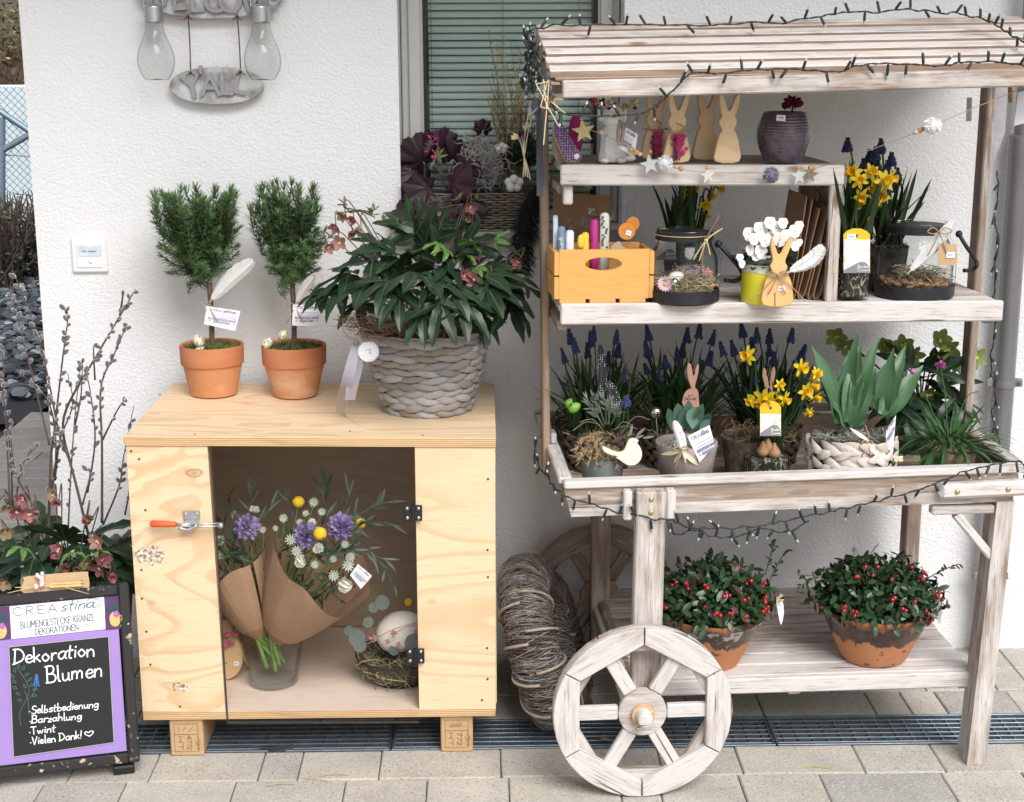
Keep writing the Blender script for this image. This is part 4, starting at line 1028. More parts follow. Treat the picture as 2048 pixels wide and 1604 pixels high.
# clear door
ACR = glassmat('clear_acrylic', (.985, .983, .98), 1.22, .03, 0, 0)
dl = [P_(421, 892, FY-.005), P_(828, 890, FY-.005), P_(838, 1445, FY-.005), P_(455, 1446, FY-.005)]
q = MB(); q.prism([(p[0], p[1]) for p in dl[::-1]], .0035); door = q.build('door', ACR, cab, T(0, FY-.006, 0))
q = MB(); gk_ = BLACKM
for (a, b) in ((dl[0], dl[3]), (dl[0], dl[1]), (dl[3], dl[2])):
    a3, b3 = Vector((a[0], FY-.0022, a[1])), Vector((b[0], FY-.0022, b[1])); q.tube([a3, b3], .0022 if a is not dl[3] else .003, 4)
q.build('door_edge', flat('dark_edge', (.035, .03, .03), .6), door)
for (px, py) in ((826, 1026), (831, 1312)):
    c = PY(px, py, FY-.010); h = MB(); h.cbox(c.x-.0195, c.x+.0195, c.y-.002, c.y+.003, c.z-.0175, c.z+.0175, .0015); h.tube([c+Vector((0, -.002, -.0175)), c+Vector((0, -.002, .0175))], .004, 10)
    hg = h.build('hinge', BLACKM, door)
    for sx in (-.012, .012):
        for sz in (-.0105, .0105): h = MB(); h.ball(c+Vector((sx, -.0022, sz)), .0038, 10, 5, None, (1, .45, 1)); h.build('hinge_screw', STEEL, hg, smooth=True)
# toggle clamp
c = PY(383, 1033, FY-.002); h = MB(); h.cbox(c.x-.018, c.x+.018, FY-.003, FY+.0, c.z-.008, c.z+.013, .001)
h.cbox(c.x-.014, c.x+.016, FY-.022, FY-.0025, c.z-.014, c.z-.006, .002); cl = h.build('toggle_clamp', STEEL, cab)
a, b = PY(300, 1047, FY-.022), PY(352, 1049, FY-.022); h = MB(); h.tube([a, a+(b-a)*.06, a+(b-a)*.5, b], [.0045, .0078, .0075, .0060], 12); soft(h.build('grip', flat('orange_grip', (.75, .10, .02), .35, 0, .04, 20, coat=.3), cl), 60)
h = MB(); e = PY(443, 1049, FY-.020); h.tube([b+Vector((-.004, 0, 0)), c+Vector((.002, -.02, -.014))], .004, 8)
for s_ in (-1, 1): h.tube([c+Vector((-.02, -.018, -.016+.003*s_)), e+Vector((0, 0, .003*s_))], .0019, 6)
h.tube(smooth([c+Vector((-.024, -.021, -.018)), c+Vector((-.004, -.023, -.022)), c+Vector((.014, -.021, -.014))], 5), .0035, 8)
h.tube([e+Vector((0, -.008, 0)), e+Vector((0, .012, 0))], .0038, 10); h.ball(e+Vector((0, -.009, 0)), .006, 10, 6, None, (1, .6, 1))
for x_ in (-.012, .012): h.ball(c+Vector((x_, -.002, .006)), .003, 8, 4)
h.build('clamp_arm', STEEL, cl, smooth=True)
# screw heads
sm_ = MB(); sm_.lathe([(.0028, -.0006), (.0026, .0007), (.001, .0002)], 10, RX(PI/2)); SCR = sm_.mesh('screw', flat('dark_screw', (.16, .10, .06), .6, .4), True)
for (px, py) in ((262, 902), (278, 918), (291, 1020), (283, 1140), (284, 1197), (293, 1263), (301, 1329), (360, 1413), (976, 958), (975, 1100), (976, 1154), (974, 1296), (975, 1358), (964, 1400)):
    p = PY(px, py, FY); inst('screw', SCR, cab, T(p.x, FY-.0002, p.z))
for (px, py) in ((390, 868), (845, 864), (320, 790), (700, 858)):
    p = PZ(px, py, .736); inst('screw', SCR, cab, T(p.x, p.y, CZ1-.006-.0135*(p.x+.37)) @ RX(-PI/2))
# feet
FOOT = plywood('pallet_block', (.52, .35, .19), (.42, .27, .14), sx=5, sz=9, seed=3, contrast=.4)
STAMP = flat('stamp_ink', (.20, .12, .07), .9)
for (x0, x1, yb, px0) in ((342, 408, 1513, 0), (882, 946, 1505, 1)):
    a, b = PZ(x0, yb, 0), PZ(x1, yb, 0); q = MB(); L = .46; w = b.x-a.x; cx = (a.x+b.x)/2
    q.cbox(-w/2, w/2, -L/2, L/2, -.0445, .0445, .003); ft = q.build('foot', FOOT, cab, T(cx, a.y+L/2, .0452))
    st = MB(); z0, z1 = .012, .078; y = a.y-.0003; o = Vector((cx-w*.36, y, z0)); ex = Vector((w*.72, 0, 0)); ez = Vector((0, 0, z1-z0))
    strokes(st, [[(0, 0), (1, 0), (1, 1), (0, 1), (0, 0)], [(0, .62), (1, .62)]] + ([[(.2+.1*i, .72), (.32+.1*i, .9)] for i in range(5)] + [[(.15, .8), (.75, .8)]] if px0 else [[(.2, .72), (.2, .9)], [(.35, .75), (.5, .9)], [(.6, .72), (.8, .9)]]), o, ex, ez, .0011, .0006)
    for k_, s_ in enumerate(('-SH', '772', 'HT') if px0 else ('-SH', '4772', 'HT')):
        p0 = Vector((cx+w*(.28-.26*k_), y, z0+.038)); text(st, s_, p0, p0+Vector((0, 0, -.034)), Vector((1, 0, 0)), .0095, .0011, .0008)
    st.build('stamp', STAMP, ft)
# ------------------------------------------------------------------ on and in the cabinet
def ztopf(x): return CZ1-.006-.0135*(x+.37)
def m_terra(name='terracotta', c1=(.50, .20, .085), c2=(.60, .30, .15), bloom=.55):
    t = NT(name, .8); v = t.obj(); n = t.noise(v, 14, 5); b = t.noise(t.map(v, (1, 1, 2.5)), 9, 4)
    c = t.mix(n, c1, c2); c = t.mix(t.ramp(b, [(.45, 0), (.68, bloom)]), c, (.68, .48, .34)); t.color(c).put(Specular_IOR_Level=.2); t.bump(t.noise(v, 200, 3), .12, .001); return t.mat
TERRA = m_terra(); TERRIM = m_terra('terracotta_rim', (.44, .150, .065), (.52, .21, .10), .12)
def m_quail():
    t = NT('quail_egg', .5); v = t.obj(); s_ = t.noise(v, 190, 2, .5); t.color(t.mix(t.ramp(s_, [(.36, 1), (.42, 0)]), (.66, .60, .42), (.06, .045, .03))); return t.mat
QUAIL = m_quail()
def egg(parent, c, r, m, d=(0, 0, 1), name='egg'):
    q = MB(); q.lathe([(r*.001, -r*1.2)]+[(r*math.sin(PI*i/12)*(1-.13*math.cos(PI*(1-i/12))), -r*1.25*math.cos(PI*i/12)) for i in range(1, 12)]+[(r*.001, r*1.32)], 16)
    return q.build(name, m, parent, frame(c, Vector(d).orthogonal(), d), smooth=True)
def rosemary(pxc, pyb, halfb, halfr, ytop, crown, seed, label, feat, tagq, eggs):
    r_ = random.Random(seed); z0 = ztopf(PZ(pxc, pyb, .735).x); p = PZ(pxc, pyb, z0); k = mpp(p); rb = halfb*k; c = Vector((p.x, p.y+rb, z0+.0006)); rr_ = halfr*k
    t = thing('rosemary_pot', label, 'potted plant', c, 'rosemary standards on the plywood cabinet')
    H = (pyb-ytop)*k*.955; hr = .047
    q = MB(); q.lathe([(rb*.86, 0), (rb, .003), (rr_*.93, H-hr+.001)], 40, T(c)); soft(q.build('pot', TERRA, t), 40)
    q = MB(); q.lathe([(rr_*.90, H-hr), (rr_*.985, H-hr+.002), (rr_, H-.004), (rr_*.985, H), (rr_*.92, H-.002), (rr_*.90, H-.016)], 40, T(c)); soft(q.build('pot_rim', TERRIM, t), 40)
    moss(t, c+Vector((0, 0, H-.015)), rr_*.90, .012, 900, None, seed, .011)
    for (ex, ey, er) in eggs: e = PY(ex, ey, c.y-rr_*.45); egg(t, e, er*k, QUAIL, (r_.uniform(-.6, .6), .3, .7), 'quail_egg')
    Z = lambda py: PY(pxc, py, c.y).z
    q = MB(); q.tube(smooth([c+Vector((0, 0, H-.02)), c+Vector((.003, 0, H+.06)), Vector((c.x+.002, c.y, Z(crown[2]-30)))], 5), .0062, 8); q.build('stem', flat('bark', (.12, .075, .05), .9, 0, .4, 120, .6), t, smooth=True)
    x0, x1, yb, yt = crown; hw = (x1-x0)/2*k; cx = PY((x0+x1)/2, 500, c.y).x; zb, zt = Z(yb), Z(yt); Hc = zt-zb
    for i in range(175):
        u = r_.random(); a = r_.random()*6.283; s_ = math.sqrt(r_.random()); h = .05+.60*u
        wid = (.62+.38*min(1, h*2.2)**.8)*(hw*.94+.002)*(1-.55*max(0, h-.42))
        tip = Vector((cx+wid*s_*math.cos(a), c.y+wid*.8*s_*math.sin(a), zb+Hc*(h+.17+.09*r_.random()*(1 if h > .5 else .3))))
        d = Vector((math.cos(a)*s_*(.95-.75*h), math.sin(a)*s_*(.95-.75*h), .10+1.15*h)).normalized()
        mm = RSP[r_.randrange(7)]; L = .09+.012*(RSP.index(mm) % 5); sc_ = (.72+.35*h)*r_.uniform(.8, 1)
        b = tip-d*L*sc_; inst('sprig', mm, t, T(b) @ d.to_track_quat('Z', 'Y').to_matrix().to_4x4() @ RZ(r_.random()*6.3) @ S(sc_))
    for i in range(26):
        a = r_.random()*6.283; s_ = math.sqrt(r_.random()); mm = RSP[r_.randrange(7)]; L = .09+.012*(RSP.index(mm) % 5)
        b = Vector((cx+hw*.74*s_*math.cos(a), c.y+hw*.6*s_*math.sin(a), zt-L-r_.uniform(-.006, .03)-.03*s_*s_)); d = Vector((math.cos(a)*s_*.22, math.sin(a)*.2, 1)).normalized(); inst('sprig', mm, t, T(b) @ d.to_track_quat('Z', 'Y').to_matrix().to_4x4() @ RZ(r_.random()*6.3))
    bx = Vector((PY(feat[0], feat[1], c.y).x, c.y-.014, PY(feat[0], feat[1], c.y).z))
    feather(t, bx, PY(feat[2], feat[3], c.y-.05), feat[4]*k, FEAW, curve=-.05, seed=seed)
    bow(t, bx+Vector((0, -.004, -.004)), (0, -1, .1), .022, .040, TWINE, .0011, seed=seed)
    pl = lambda px, py: PY(px, py, c.y-.022)
    tag(t, tagq, pl, True)
    return t
rosemary(420, 799, 47, 64, 690, (298, 500, 596, 362), 1, 'left rosemary standard in a terracotta pot with a large white feather', (420, 603, 506, 520, 44), [(412, 612), (481, 622), (470, 662), (408, 648)], [(397, 682, 11), (400, 699, 9)])
rosemary(586, 801, 44, 65, 690, (504, 668, 598, 360), 2, 'right rosemary standard in a terracotta pot beside the big wicker basket', (592, 606, 627, 552, 26), [(586, 609), (644, 609), (640, 653), (584, 651)], [(535, 686, 10), (566, 670, 9)])

# woven baskets
def m_willow(name, cs, seed=0):
    t = NT(name, .7); v = t.obj(); r = t.rnd(); n = t.noise(t.map(v, (1, 1, 1)), 30, 5); f = t.noise(t.map(v, (5, 5, 60)), 1.5, 4)
    b = t.ramp(r, [(i/(len(cs)-1), c) for i, c in enumerate(cs)]); b = t.mix(t.ramp(n, [(.38, .6), (.6, 0)]), b, tuple(x*.55 for x in cs[0])); b = t.mix(t.ramp(f, [(.35, .5), (.5, 0)]), b, (.16, .12, .09))
    t.color(b).put(Specular_IOR_Level=.3); t.bump(f, .4, .001); return t.mat
def strand_mesh(name, m, ang, thick=.026, hh=1.0, slant=.35, n=10):
    q = MB(); rows = []
    for i in range(n+1):
        s_ = i/n*2-1; a = ang*s_; w = max(math.cos(s_*PI/2), 0)**.6; w = max(w, .16); rad = .965+.065*math.cos(s_*PI/2); z = slant*s_*hh
        h = hh*.5*w; th = thick*(.5+.5*w); c_, s2 = math.sin(a), -math.cos(a)
        def P(r_, z_): return (c_*r_, s2*r_, z_)
        rows.append(q.add([P(rad-th*.3, z-h), P(rad+th*.35, z-h*.75), P(rad+th*.5, z), P(rad+th*.35, z+h*.75), P(rad-th*.3, z+h)]))
    for a, b in zip(rows, rows[1:]):
        for k in range(4): q.face(a+k, b+k, b+k+1, a+k+1)
    return q.mesh(name, m, True)
def round_basket(t, c, rb, rt, H, rows, n, mesh, hscale, liner, rim=None, seed=0, sy=1.0):
    r_ = random.Random(seed); q = MB(); q.lathe([(rb*.93, .002), (rt*.93, H)], 28, T(c) @ S(1, sy, 1)); q.lathe([(rt*.90, H-.012), (.001, H-.014)], 28, T(c) @ S(1, sy, 1)); q.build('liner', liner, t)
    for j in range(rows):
        f = (j+.5)/rows; rad = rb+(rt-rb)*f**.9
        for k in range(n):
            a = 2*PI*(k+.5*(j % 2))/n+r_.uniform(-.03, .03)
            inst('wicker_strand', mesh, t, T(c+Vector((0, 0, H*f+r_.uniform(-.001, .001)))) @ S(1, sy, 1) @ RZ(a) @ S(rad*r_.uniform(.985, 1.015), rad*r_.uniform(.985, 1.015), hscale*(1 if j % 2 else -1)*r_.uniform(.85, 1.15)))
    if rim:
        for z in (0.004, H+.003):
            q = MB(); rad = rb if z < .01 else rt
            for o in (0, PI): q.tube([c+Vector((rad*math.cos(a_*PI/24), sy*rad*math.sin(a_*PI/24), z+.003*math.sin(a_*1.3+o))) for a_ in range(48)], .0032, 5, closed=True)
            q.build('rim_twist', rim, t, smooth=True)
WILW = m_willow('white_willow', [(.29, .285, .29), (.48, .48, .495), (.33, .275, .22), (.58, .575, .595), (.23, .22, .22), (.43, .40, .375)])
p = PZ(852, 837, ztopf(-.15)); k = mpp(p); rb = 88*k; bc = Vector((p.x, p.y+rb, ztopf(p.x)+.001))
bk = thing('wicker_basket', 'big round whitewashed wicker basket on the cabinet under the hellebore', 'basket', bc)
BH = .182
round_basket(bk, bc, rb, 131*k, BH, 11, 15, strand_mesh('wicker_strand', WILW, 2*PI/15*.80), BH/11*1.0, flat('basket_inside', (.05, .04, .035), .95), WILW, 4)
hp = thing('hellebore', 'dusky pink hellebore with long dark leaves planted in the big wicker basket', 'plant', bc+Vector((0, 0, BH)))
moss(hp, bc+Vector((0, 0, BH-.010)), 120*k, .015, 300, STRAWM, 3, .02)
strands(hp, PY(745, 655, bc.y-.11), .06, .03, .02, 90, .0007, .10, STRAWM[1:], 5, 'straw')
top = bc+Vector((0, 0, BH)); r_ = random.Random(8)
def hleaf(parent, px, py, Y, out, sc_, ms=HELM, petiole=None, rnd=r_):
    c = PY(px, py, Y); o = Vector(out); n = Vector((o.x*.55+rnd.uniform(-.2, .2), o.y*.55-.25, .8)); X = frame(c, o, n, sc_) ; inst('leaf', rnd.choice(ms), parent, X)
    if petiole is not None: petiole.append((c, o))
pet = []
LV = [(700,560,-.1,(-1,-.2,-.25),1.05),(660,590,-.06,(-1,-.1,-.45),.9),(690,610,-.12,(-.9,-.4,-.6),.95),(745,535,-.14,(-.8,-.5,.0),1),(735,600,-.2,(-.6,-.6,-.6),.95),(790,520,-.1,(-.5,-.2,.35),1),(775,575,-.24,(-.5,-.9,-.2),.95),
(800,625,-.28,(-.3,-.9,-.8),.9),(850,500,-.06,(0,-.1,.6),1),(840,560,-.26,(.0,-1,-.1),1),(880,640,-.32,(.05,-.7,-1),1),(845,660,-.31,(-.25,-.7,-.9),.8),(900,530,-.16,(.4,-.4,.3),1),(905,590,-.28,(.3,-1,-.2),.95),(925,640,-.3,(.4,-.8,-.8),1),
(940,500,-.08,(.5,-.1,.3),.9),(965,560,-.2,(.8,-.6,-.1),1),(975,610,-.24,(.6,-.7,-.7),1),(1000,585,-.14,(1,-.3,-.5),1),(1015,640,-.1,(.5,-.3,-1),1.05),(1030,600,-.05,(.9,-.1,-.7),1),(990,540,-.05,(.9,0,.1),.85),(820,470,.0,(-.2,.3,.5),.85),
(760,500,.0,(-.6,.2,.3),.85),(880,465,.02,(.2,.4,.5),.8),(720,640,-.08,(-.7,-.3,-.9),.85),(960,660,-.12,(.4,-.5,-1),.85),(870,600,-.3,(.2,-1,-.4),.8),(810,560,-.12,(-.2,-.4,.5),.9),(840,520,-.14,(-.1,-.7,.3),1),(890,550,-.2,(.15,-.9,.2),1),(800,590,-.2,(-.4,-.8,.0),.95),(960,590,-.2,(.5,-.8,-.1),.95),(765,545,-.05,(-.6,-.3,.4),.95),(920,520,-.05,(.3,-.1,.6),.95),(850,480,-.02,(-.1,.1,.8),.9),(990,570,-.1,(.7,-.4,.1),.95),(870,535,-.08,(.1,-.3,.7),.9),(930,570,-.1,(.3,-.3,.5),.9)]
for (px, py, dy, o, s_) in LV: hleaf(hp, px, py-(34 if py > 595 else 12), bc.y+dy+.06, (o[0], o[1], o[2]*(.55 if py > 595 else 1)), s_*(.92 if py > 595 else 1.02), HELM, pet)
q = MB()
for c, o in pet: stem(q, [top+Vector((r_.uniform(-.03, .03), r_.uniform(-.03, .03), -.02)), (top+c)/2+Vector((0, 0, .02)), c], .0018)
q.build('stems', HSTEM, hp, smooth=True)
for (px, py, o) in ((895, 500, (-.5, -.5, .3)), (945, 490, (.1, -.6, .7)), (930, 510, (.5, -.8, .1)), (990, 480, (.4, -.3, .6)), (955, 535, (.3, -.9, -.2)), (880, 488, (-.6, -.3, .2))): hleaf(hp, px, py, bc.y-.13, o, 1.05, HELY, None)
q = MB(); FL = [(672,452,0,-.06),(708,440,1,-.06),(690,428,2,-.04),(657,492,0,-.08),(680,485,3,-.08),(705,462,1,-.05),(722,455,5,-.03),(873,417,2,.0),(941,413,0,.03),(943,455,1,.03),(930,440,5,.04),(928,550,0,-.16),(948,560,3,-.16),(968,570,0,-.17),(958,580,1,-.16),(978,562,4,-.15),(1037,522,0,-.05),(1013,533,5,-.07),(957,515,1,-.12),(1010,565,3,-.04)]
for i, (px, py, v_, dy) in enumerate(FL):
    c = PY(px, py, bc.y+dy); d = Vector((r_.uniform(-.7, .7), -1, r_.uniform(-.9, .1))).normalized(); s_ = r_.uniform(.95, 1.2)
    inst('flower', HFL[v_], hp, T(c) @ d.to_track_quat('Z', 'Y').to_matrix().to_4x4() @ RZ(r_.random()*6) @ S(s_))
    stem(q, [Vector((c.x*.5+top.x*.5, (c.y+top.y)/2, c.z*.6+top.z*.4)), c-d*.02+Vector((0, 0, .018)), c], .0013)
for (a, b) in (((740, 430), (690, 425)), ((840, 440), (925, 408)), ((700, 425), (750, 435)), ((700, 425), (675, 410)), ((830, 470), (870, 425)), ((990, 490), (1035, 510))):
    stem(q, [PY(*a, bc.y+.02), (PY(*a, bc.y)+PY(*b, bc.y))/2+Vector((0, 0, .008)), PY(*b, bc.y-.02)], .0017)
q.build('flower_stalks', HSTEM, hp, smooth=True)
BRACT = leafmat('bract', (.06, .085, .03), (.12, .13, .06))
for (px, py) in ((690, 418), (745, 430), (765, 440), (690, 408), (800, 448), (918, 398), (870, 402), (955, 400), (1032, 505), (725, 420), (748, 422)):
    c = PY(px, py, bc.y+.01)
    q = MB()
    for j in range(4): leaf(q, frame(c, rnd_dir(r_, -.3), (0, -.5, 1)), .020, .009, 'lance', .4, .2, 4)
    q.build('bract', BRACT, hp, smooth=True)
# ribbon and round tag on the basket
rc = PY(722, 688, bc.y-.135); rt = thing('ribbon_tag', 'round white paper tag with a sheer grey ribbon hanging from the basket', 'gift tag', rc)
def m_organza():
    t = NT('organza', .5); t.color((.42, .40, .47)); tr = t.n('BsdfTransparent'); mx = t.n('MixShader'); mx.inputs[0].default_value = .62; t.t.links.new(tr.outputs[0], mx.inputs[1]); t.t.links.new(t.p.outputs[0], mx.inputs[2]); t.t.links.new(mx.outputs[0], t.out.inputs[0]); return t.mat
ORG = m_organza()
def ribbon(name, pts, wv, m, parent, n=8):
    P = smooth(pts, n); q = MB(); Wv = smooth(wv, n); k_ = q.add([a for p_, w_ in zip(P, Wv) for a in (p_-w_, p_+w_)])
    for i in range(len(P)-1): q.face(k_+2*i, k_+2*i+1, k_+2*i+3, k_+2*i+2)
    return q.build(name, m, parent, smooth=True)
ry = bc.y-.14; zt_ = ztopf(-.2)+.002
l1 = PZ(682, 833, zt_); l2 = PZ(722, 853, zt_)
ribbon('ribbon', [PY(710, 688, ry), PY(706, 715, ry-.02), PY(694, 765, ry-.025), l1+Vector((0, 0, .02)), l1+Vector((.008, 0, .001)), l2+Vector((0, 0, .001))],
       [Vector((.006, 0, 0)), Vector((.011, .003, 0)), Vector((.0135, -.004, 0)), Vector((.012, .004, 0)), Vector((.006, -.012, 0)), Vector((.006, -.012, 0))], ORG, rt)
ribbon('ribbon', [PY(712, 688, ry+.004), PY(716, 725, ry-.01), PY(705, 770, ry-.015), PY(700, 800, ry-.01)], [Vector((.004, 0, 0)), Vector((.011, -.004, 0)), Vector((.0125, .003, 0)), Vector((.011, 0, 0))], ORG, rt)
q = MB(); q.ball(PY(712, 686, ry), .0075, 8, 6, None, (1, .7, 1)); q.build('knot', flat('grey_knot', (.20, .21, .26), .8), rt, smooth=True)
q = MB(); tc_ = PY(737, 703, ry-.012); q.lathe([(.0225, 0), (.0225, .001)], 32, T(tc_) @ RX(PI/2) @ RY(.1)); td = q.build('paper_disc', PAPERW, rt)
L = MB(); zz = Vector((0, 0, 1)); 
for k_ in range(30):
    a = 2*PI*k_/30; o = tc_+Vector((.0185*math.cos(a), -.0016, .0185*math.sin(a))); tx = Vector((-math.sin(a), 0, math.cos(a))); nn = Vector((math.cos(a), 0, math.sin(a)))
    if k_ % 7: strokes(L, [[(0, 0), (.6, r_.uniform(.3, 1)), (1, r_.random())]], o, tx*.0022, nn*.0024, .0006, .0001)
for k_ in range(5): strokes(L, [[(0, 0), (1, .5)]], tc_+Vector((r_.uniform(-.007, .003), -.0016, r_.uniform(-.005, .005))), Vector((.005, 0, 0)), Vector((0, 0, .004)), .0009, .0001)
L.build('disc_text', INKB, td)
q = MB()
for k_ in range(5): q.tube(smooth([PY(700+6*k_, 640, ry+.02), PY(690+9*k_, 664, ry-.005), PY(712, 684, ry)], 4), .0009, 4)
q.tube(smooth([PY(685, 640, ry), PY(690, 670, ry), PY(712, 686, ry-.003)], 4), .0009, 4); q.build('raffia', TWINE, rt)
q = MB(); a = [PY(768, 565, bc.y-.13), PY(784, 567, bc.y-.13), PY(790, 582, bc.y-.13), PY(762, 585, bc.y-.13)]; q.prism([(p_.x, p_.z) for p_ in a], .003); ow = q.build('plant_label', flat('pine_label', (.62, .42, .22), .7), hp, T(0, a[0].y, 0))

# ---- inside: vase with two bouquets
vp = PZ(541, 1384, FLZ); k = mpp(vp); vr = 49*k; vc = Vector((vp.x, vp.y+vr, FLZ+.001))
vs = thing('glass_vase', 'tapered clear glass vase of water in the cabinet holding the bouquets', 'vase', vc)
VH = .118; VRT = 66*k
q = MB(); q.lathe([(vr*.92, 0), (vr, .003), (VRT, VH), (VRT-.003, VH), (vr-.003, .012), (.001, .011)], 40, T(vc), True, True); soft(q.build('glass', CLEAR, vs), 50)
q = MB(); q.lathe([(vr-.004, .0125), (vr+(VRT-vr)*.62-.004, VH*.62), (.001, VH*.62)], 32, T(vc)); soft(q.build('water', glassmat('water', (.95, .97, .965), 1.2), vs), 50)
STEMG = leafmat('cut_stem', (.14, .24, .05), (.22, .34, .09), .4)
bqA = vc+Vector((0, 0, VH))
def bouquet(label, cone_a, cone_t, ang, seed, flowers, greens, stems_n, gap, lenf=1.0):
    """cone_a: point where the paper is tied, cone_t: point the bouquet opens towards"""
    r_ = random.Random(seed); t = thing('bouquet', label, 'bouquet', cone_a, 'paper-wrapped bouquets in the vase')
    ax = (cone_t-cone_a); L = ax.length*lenf; ax.normalize(); u = ax.cross(Vector((0, 1, 0))).normalized(); w = ax.cross(u)
    q = MB(); n = 46; rows = []
    for j in range(7):
        f = j/6; row = []
        for i in range(n+1):
            a = gap+(2*PI-.1)*i/n; crease = .018*f*math.sin(a*3+seed)+.006*f*math.sin(a*11+seed*2); rad = (.012+(.024+math.tan(ang)*L*.72)*f**.62)*(1+crease*3)
            ll = L*f*(1+ (.12*math.sin(a*2+seed)+.05*math.sin(a*5))*f)
            row.append(cone_a+ax*ll+(u*math.cos(a)+w*math.sin(a))*(rad+.0004*i/n*8))
        rows.append(q.add(row))
    for a, b in zip(rows, rows[1:]):
        for i in range(n): q.face(a+i, a+i+1, b+i+1, b+i)
    q.build('paper_wrap', KRAFT, t, smooth=False)
    g = MB()
    for (px, py, Y, kind, s_, d) in flowers:
        c = PY(px, py, Y); d = Vector(d).normalized(); X = T(c) @ d.to_track_quat('Z', 'Y').to_matrix().to_4x4() @ RZ(r_.random()*6) @ S(s_)
        if kind == 'ball':
            b = MB(); b.ball((0, 0, 0), .0135, 14, 10, None, (1, 1, .95), .04, r_); b.build('yellow_ball_flower', CRAS, t, X, smooth=True)
        else:
            mm = {'carn': CARN, 'cup': CUP, 'star': STAR}[kind][r_.randrange(2)]; inst(mm.name.split('.')[0], mm, t, X)
        stem(g, [cone_a+ax*.03, (cone_a+c)/2+Vector((0, .01, .01)), c-d*.004], .0014)
    for i in range(stems_n):
        a = r_.random()*6.3; tp = cone_a+(u*math.cos(a)+w*math.sin(a))*.012; e = vc+Vector((r_.uniform(-.035, .035), r_.uniform(-.03, .015), .035+.02*r_.random())); g.tube(smooth([tp+ax*.02, tp, e], 4), .0052, 7)
    g.build('stems', STEMG, t, smooth=True)
    m = MB()
    for i in range(110):
        a = r_.random()*6.3; f = r_.uniform(.55, 1.12); q_ = math.tan(ang)*L*f*.85*math.sqrt(r_.random()); p_ = cone_a+ax*L*f+(u*math.cos(a)+w*math.sin(a))*q_; leaf(m, frame(p_, (ax+rnd_dir(r_)*.9).normalized(), rnd_dir(r_)), r_.uniform(.025, .045), .009, 'lance', .4, .2, 4)
    m.build('foliage', CUTG, t, smooth=True)
    for (px, py, Y, d, n_, Ls, mat_) in greens:
        m = MB(); c = PY(px, py, Y); d = Vector(d).normalized(); LL = .035*n_/4
        pts = smooth([c-d*LL, c, c+d*LL*.6+Vector((0, 0, -.006))], 5); m.tube(pts, .0009, 4)
        for i in range(n_):
            f = i/(n_-1); p_ = pts[min(int(f*(len(pts)-1)), len(pts)-1)]; dd = (d+rnd_dir(r_)*.9).normalized(); leaf(m, frame(p_, dd, (0, -1, .5)), Ls*r_.uniform(.7, 1.1), Ls*.17, 'lance', r_.uniform(-.2, .7), .15, 5)
        m.build('green_spray', mat_, t, smooth=True)
    return t
Yb = vc.y-.05
bouquet('left paper bouquet with one lilac carnation behind the clamp arm', bqA+Vector((-.022, -.012, -.004)), PY(462, 1095, Yb+.06), R(26), 3,
        [(495, 1054, Yb-.02, 'carn', 1.0, (0, -1, .5)), (509, 1025, Yb+.02, 'cup', .9, (.2, -.5, 1)), (443, 1080, Yb, 'cup', 1.0, (-.2, -1, .3)), (470, 1030, Yb+.05, 'star', .9, (0, -1, .6)), (526, 1060, Yb, 'star', .8, (0, -1, .6)), (440, 1110, Yb-.02, 'star', .9, (0, -1, .3))],
        [(500, 1010, Yb+.04, (.1, 0, 1), 8, .05, GREYG), (465, 1025, Yb+.04, (-.3, 0, 1), 8, .05, CUTG), (470, 1090, Yb-.01, (-.4, -.5, .6), 9, .05, CUTG), (525, 1035, Yb, (.5, 0, .8), 7, .05, GREYG), (445, 1060, Yb, (-.3, -.2, .8), 9, .05, CUTG), (455, 1110, Yb-.03, (-.6, -.4, .4), 8, .045, CUTG)], 8, 2.2, .80)
Y2 = Yb-.055
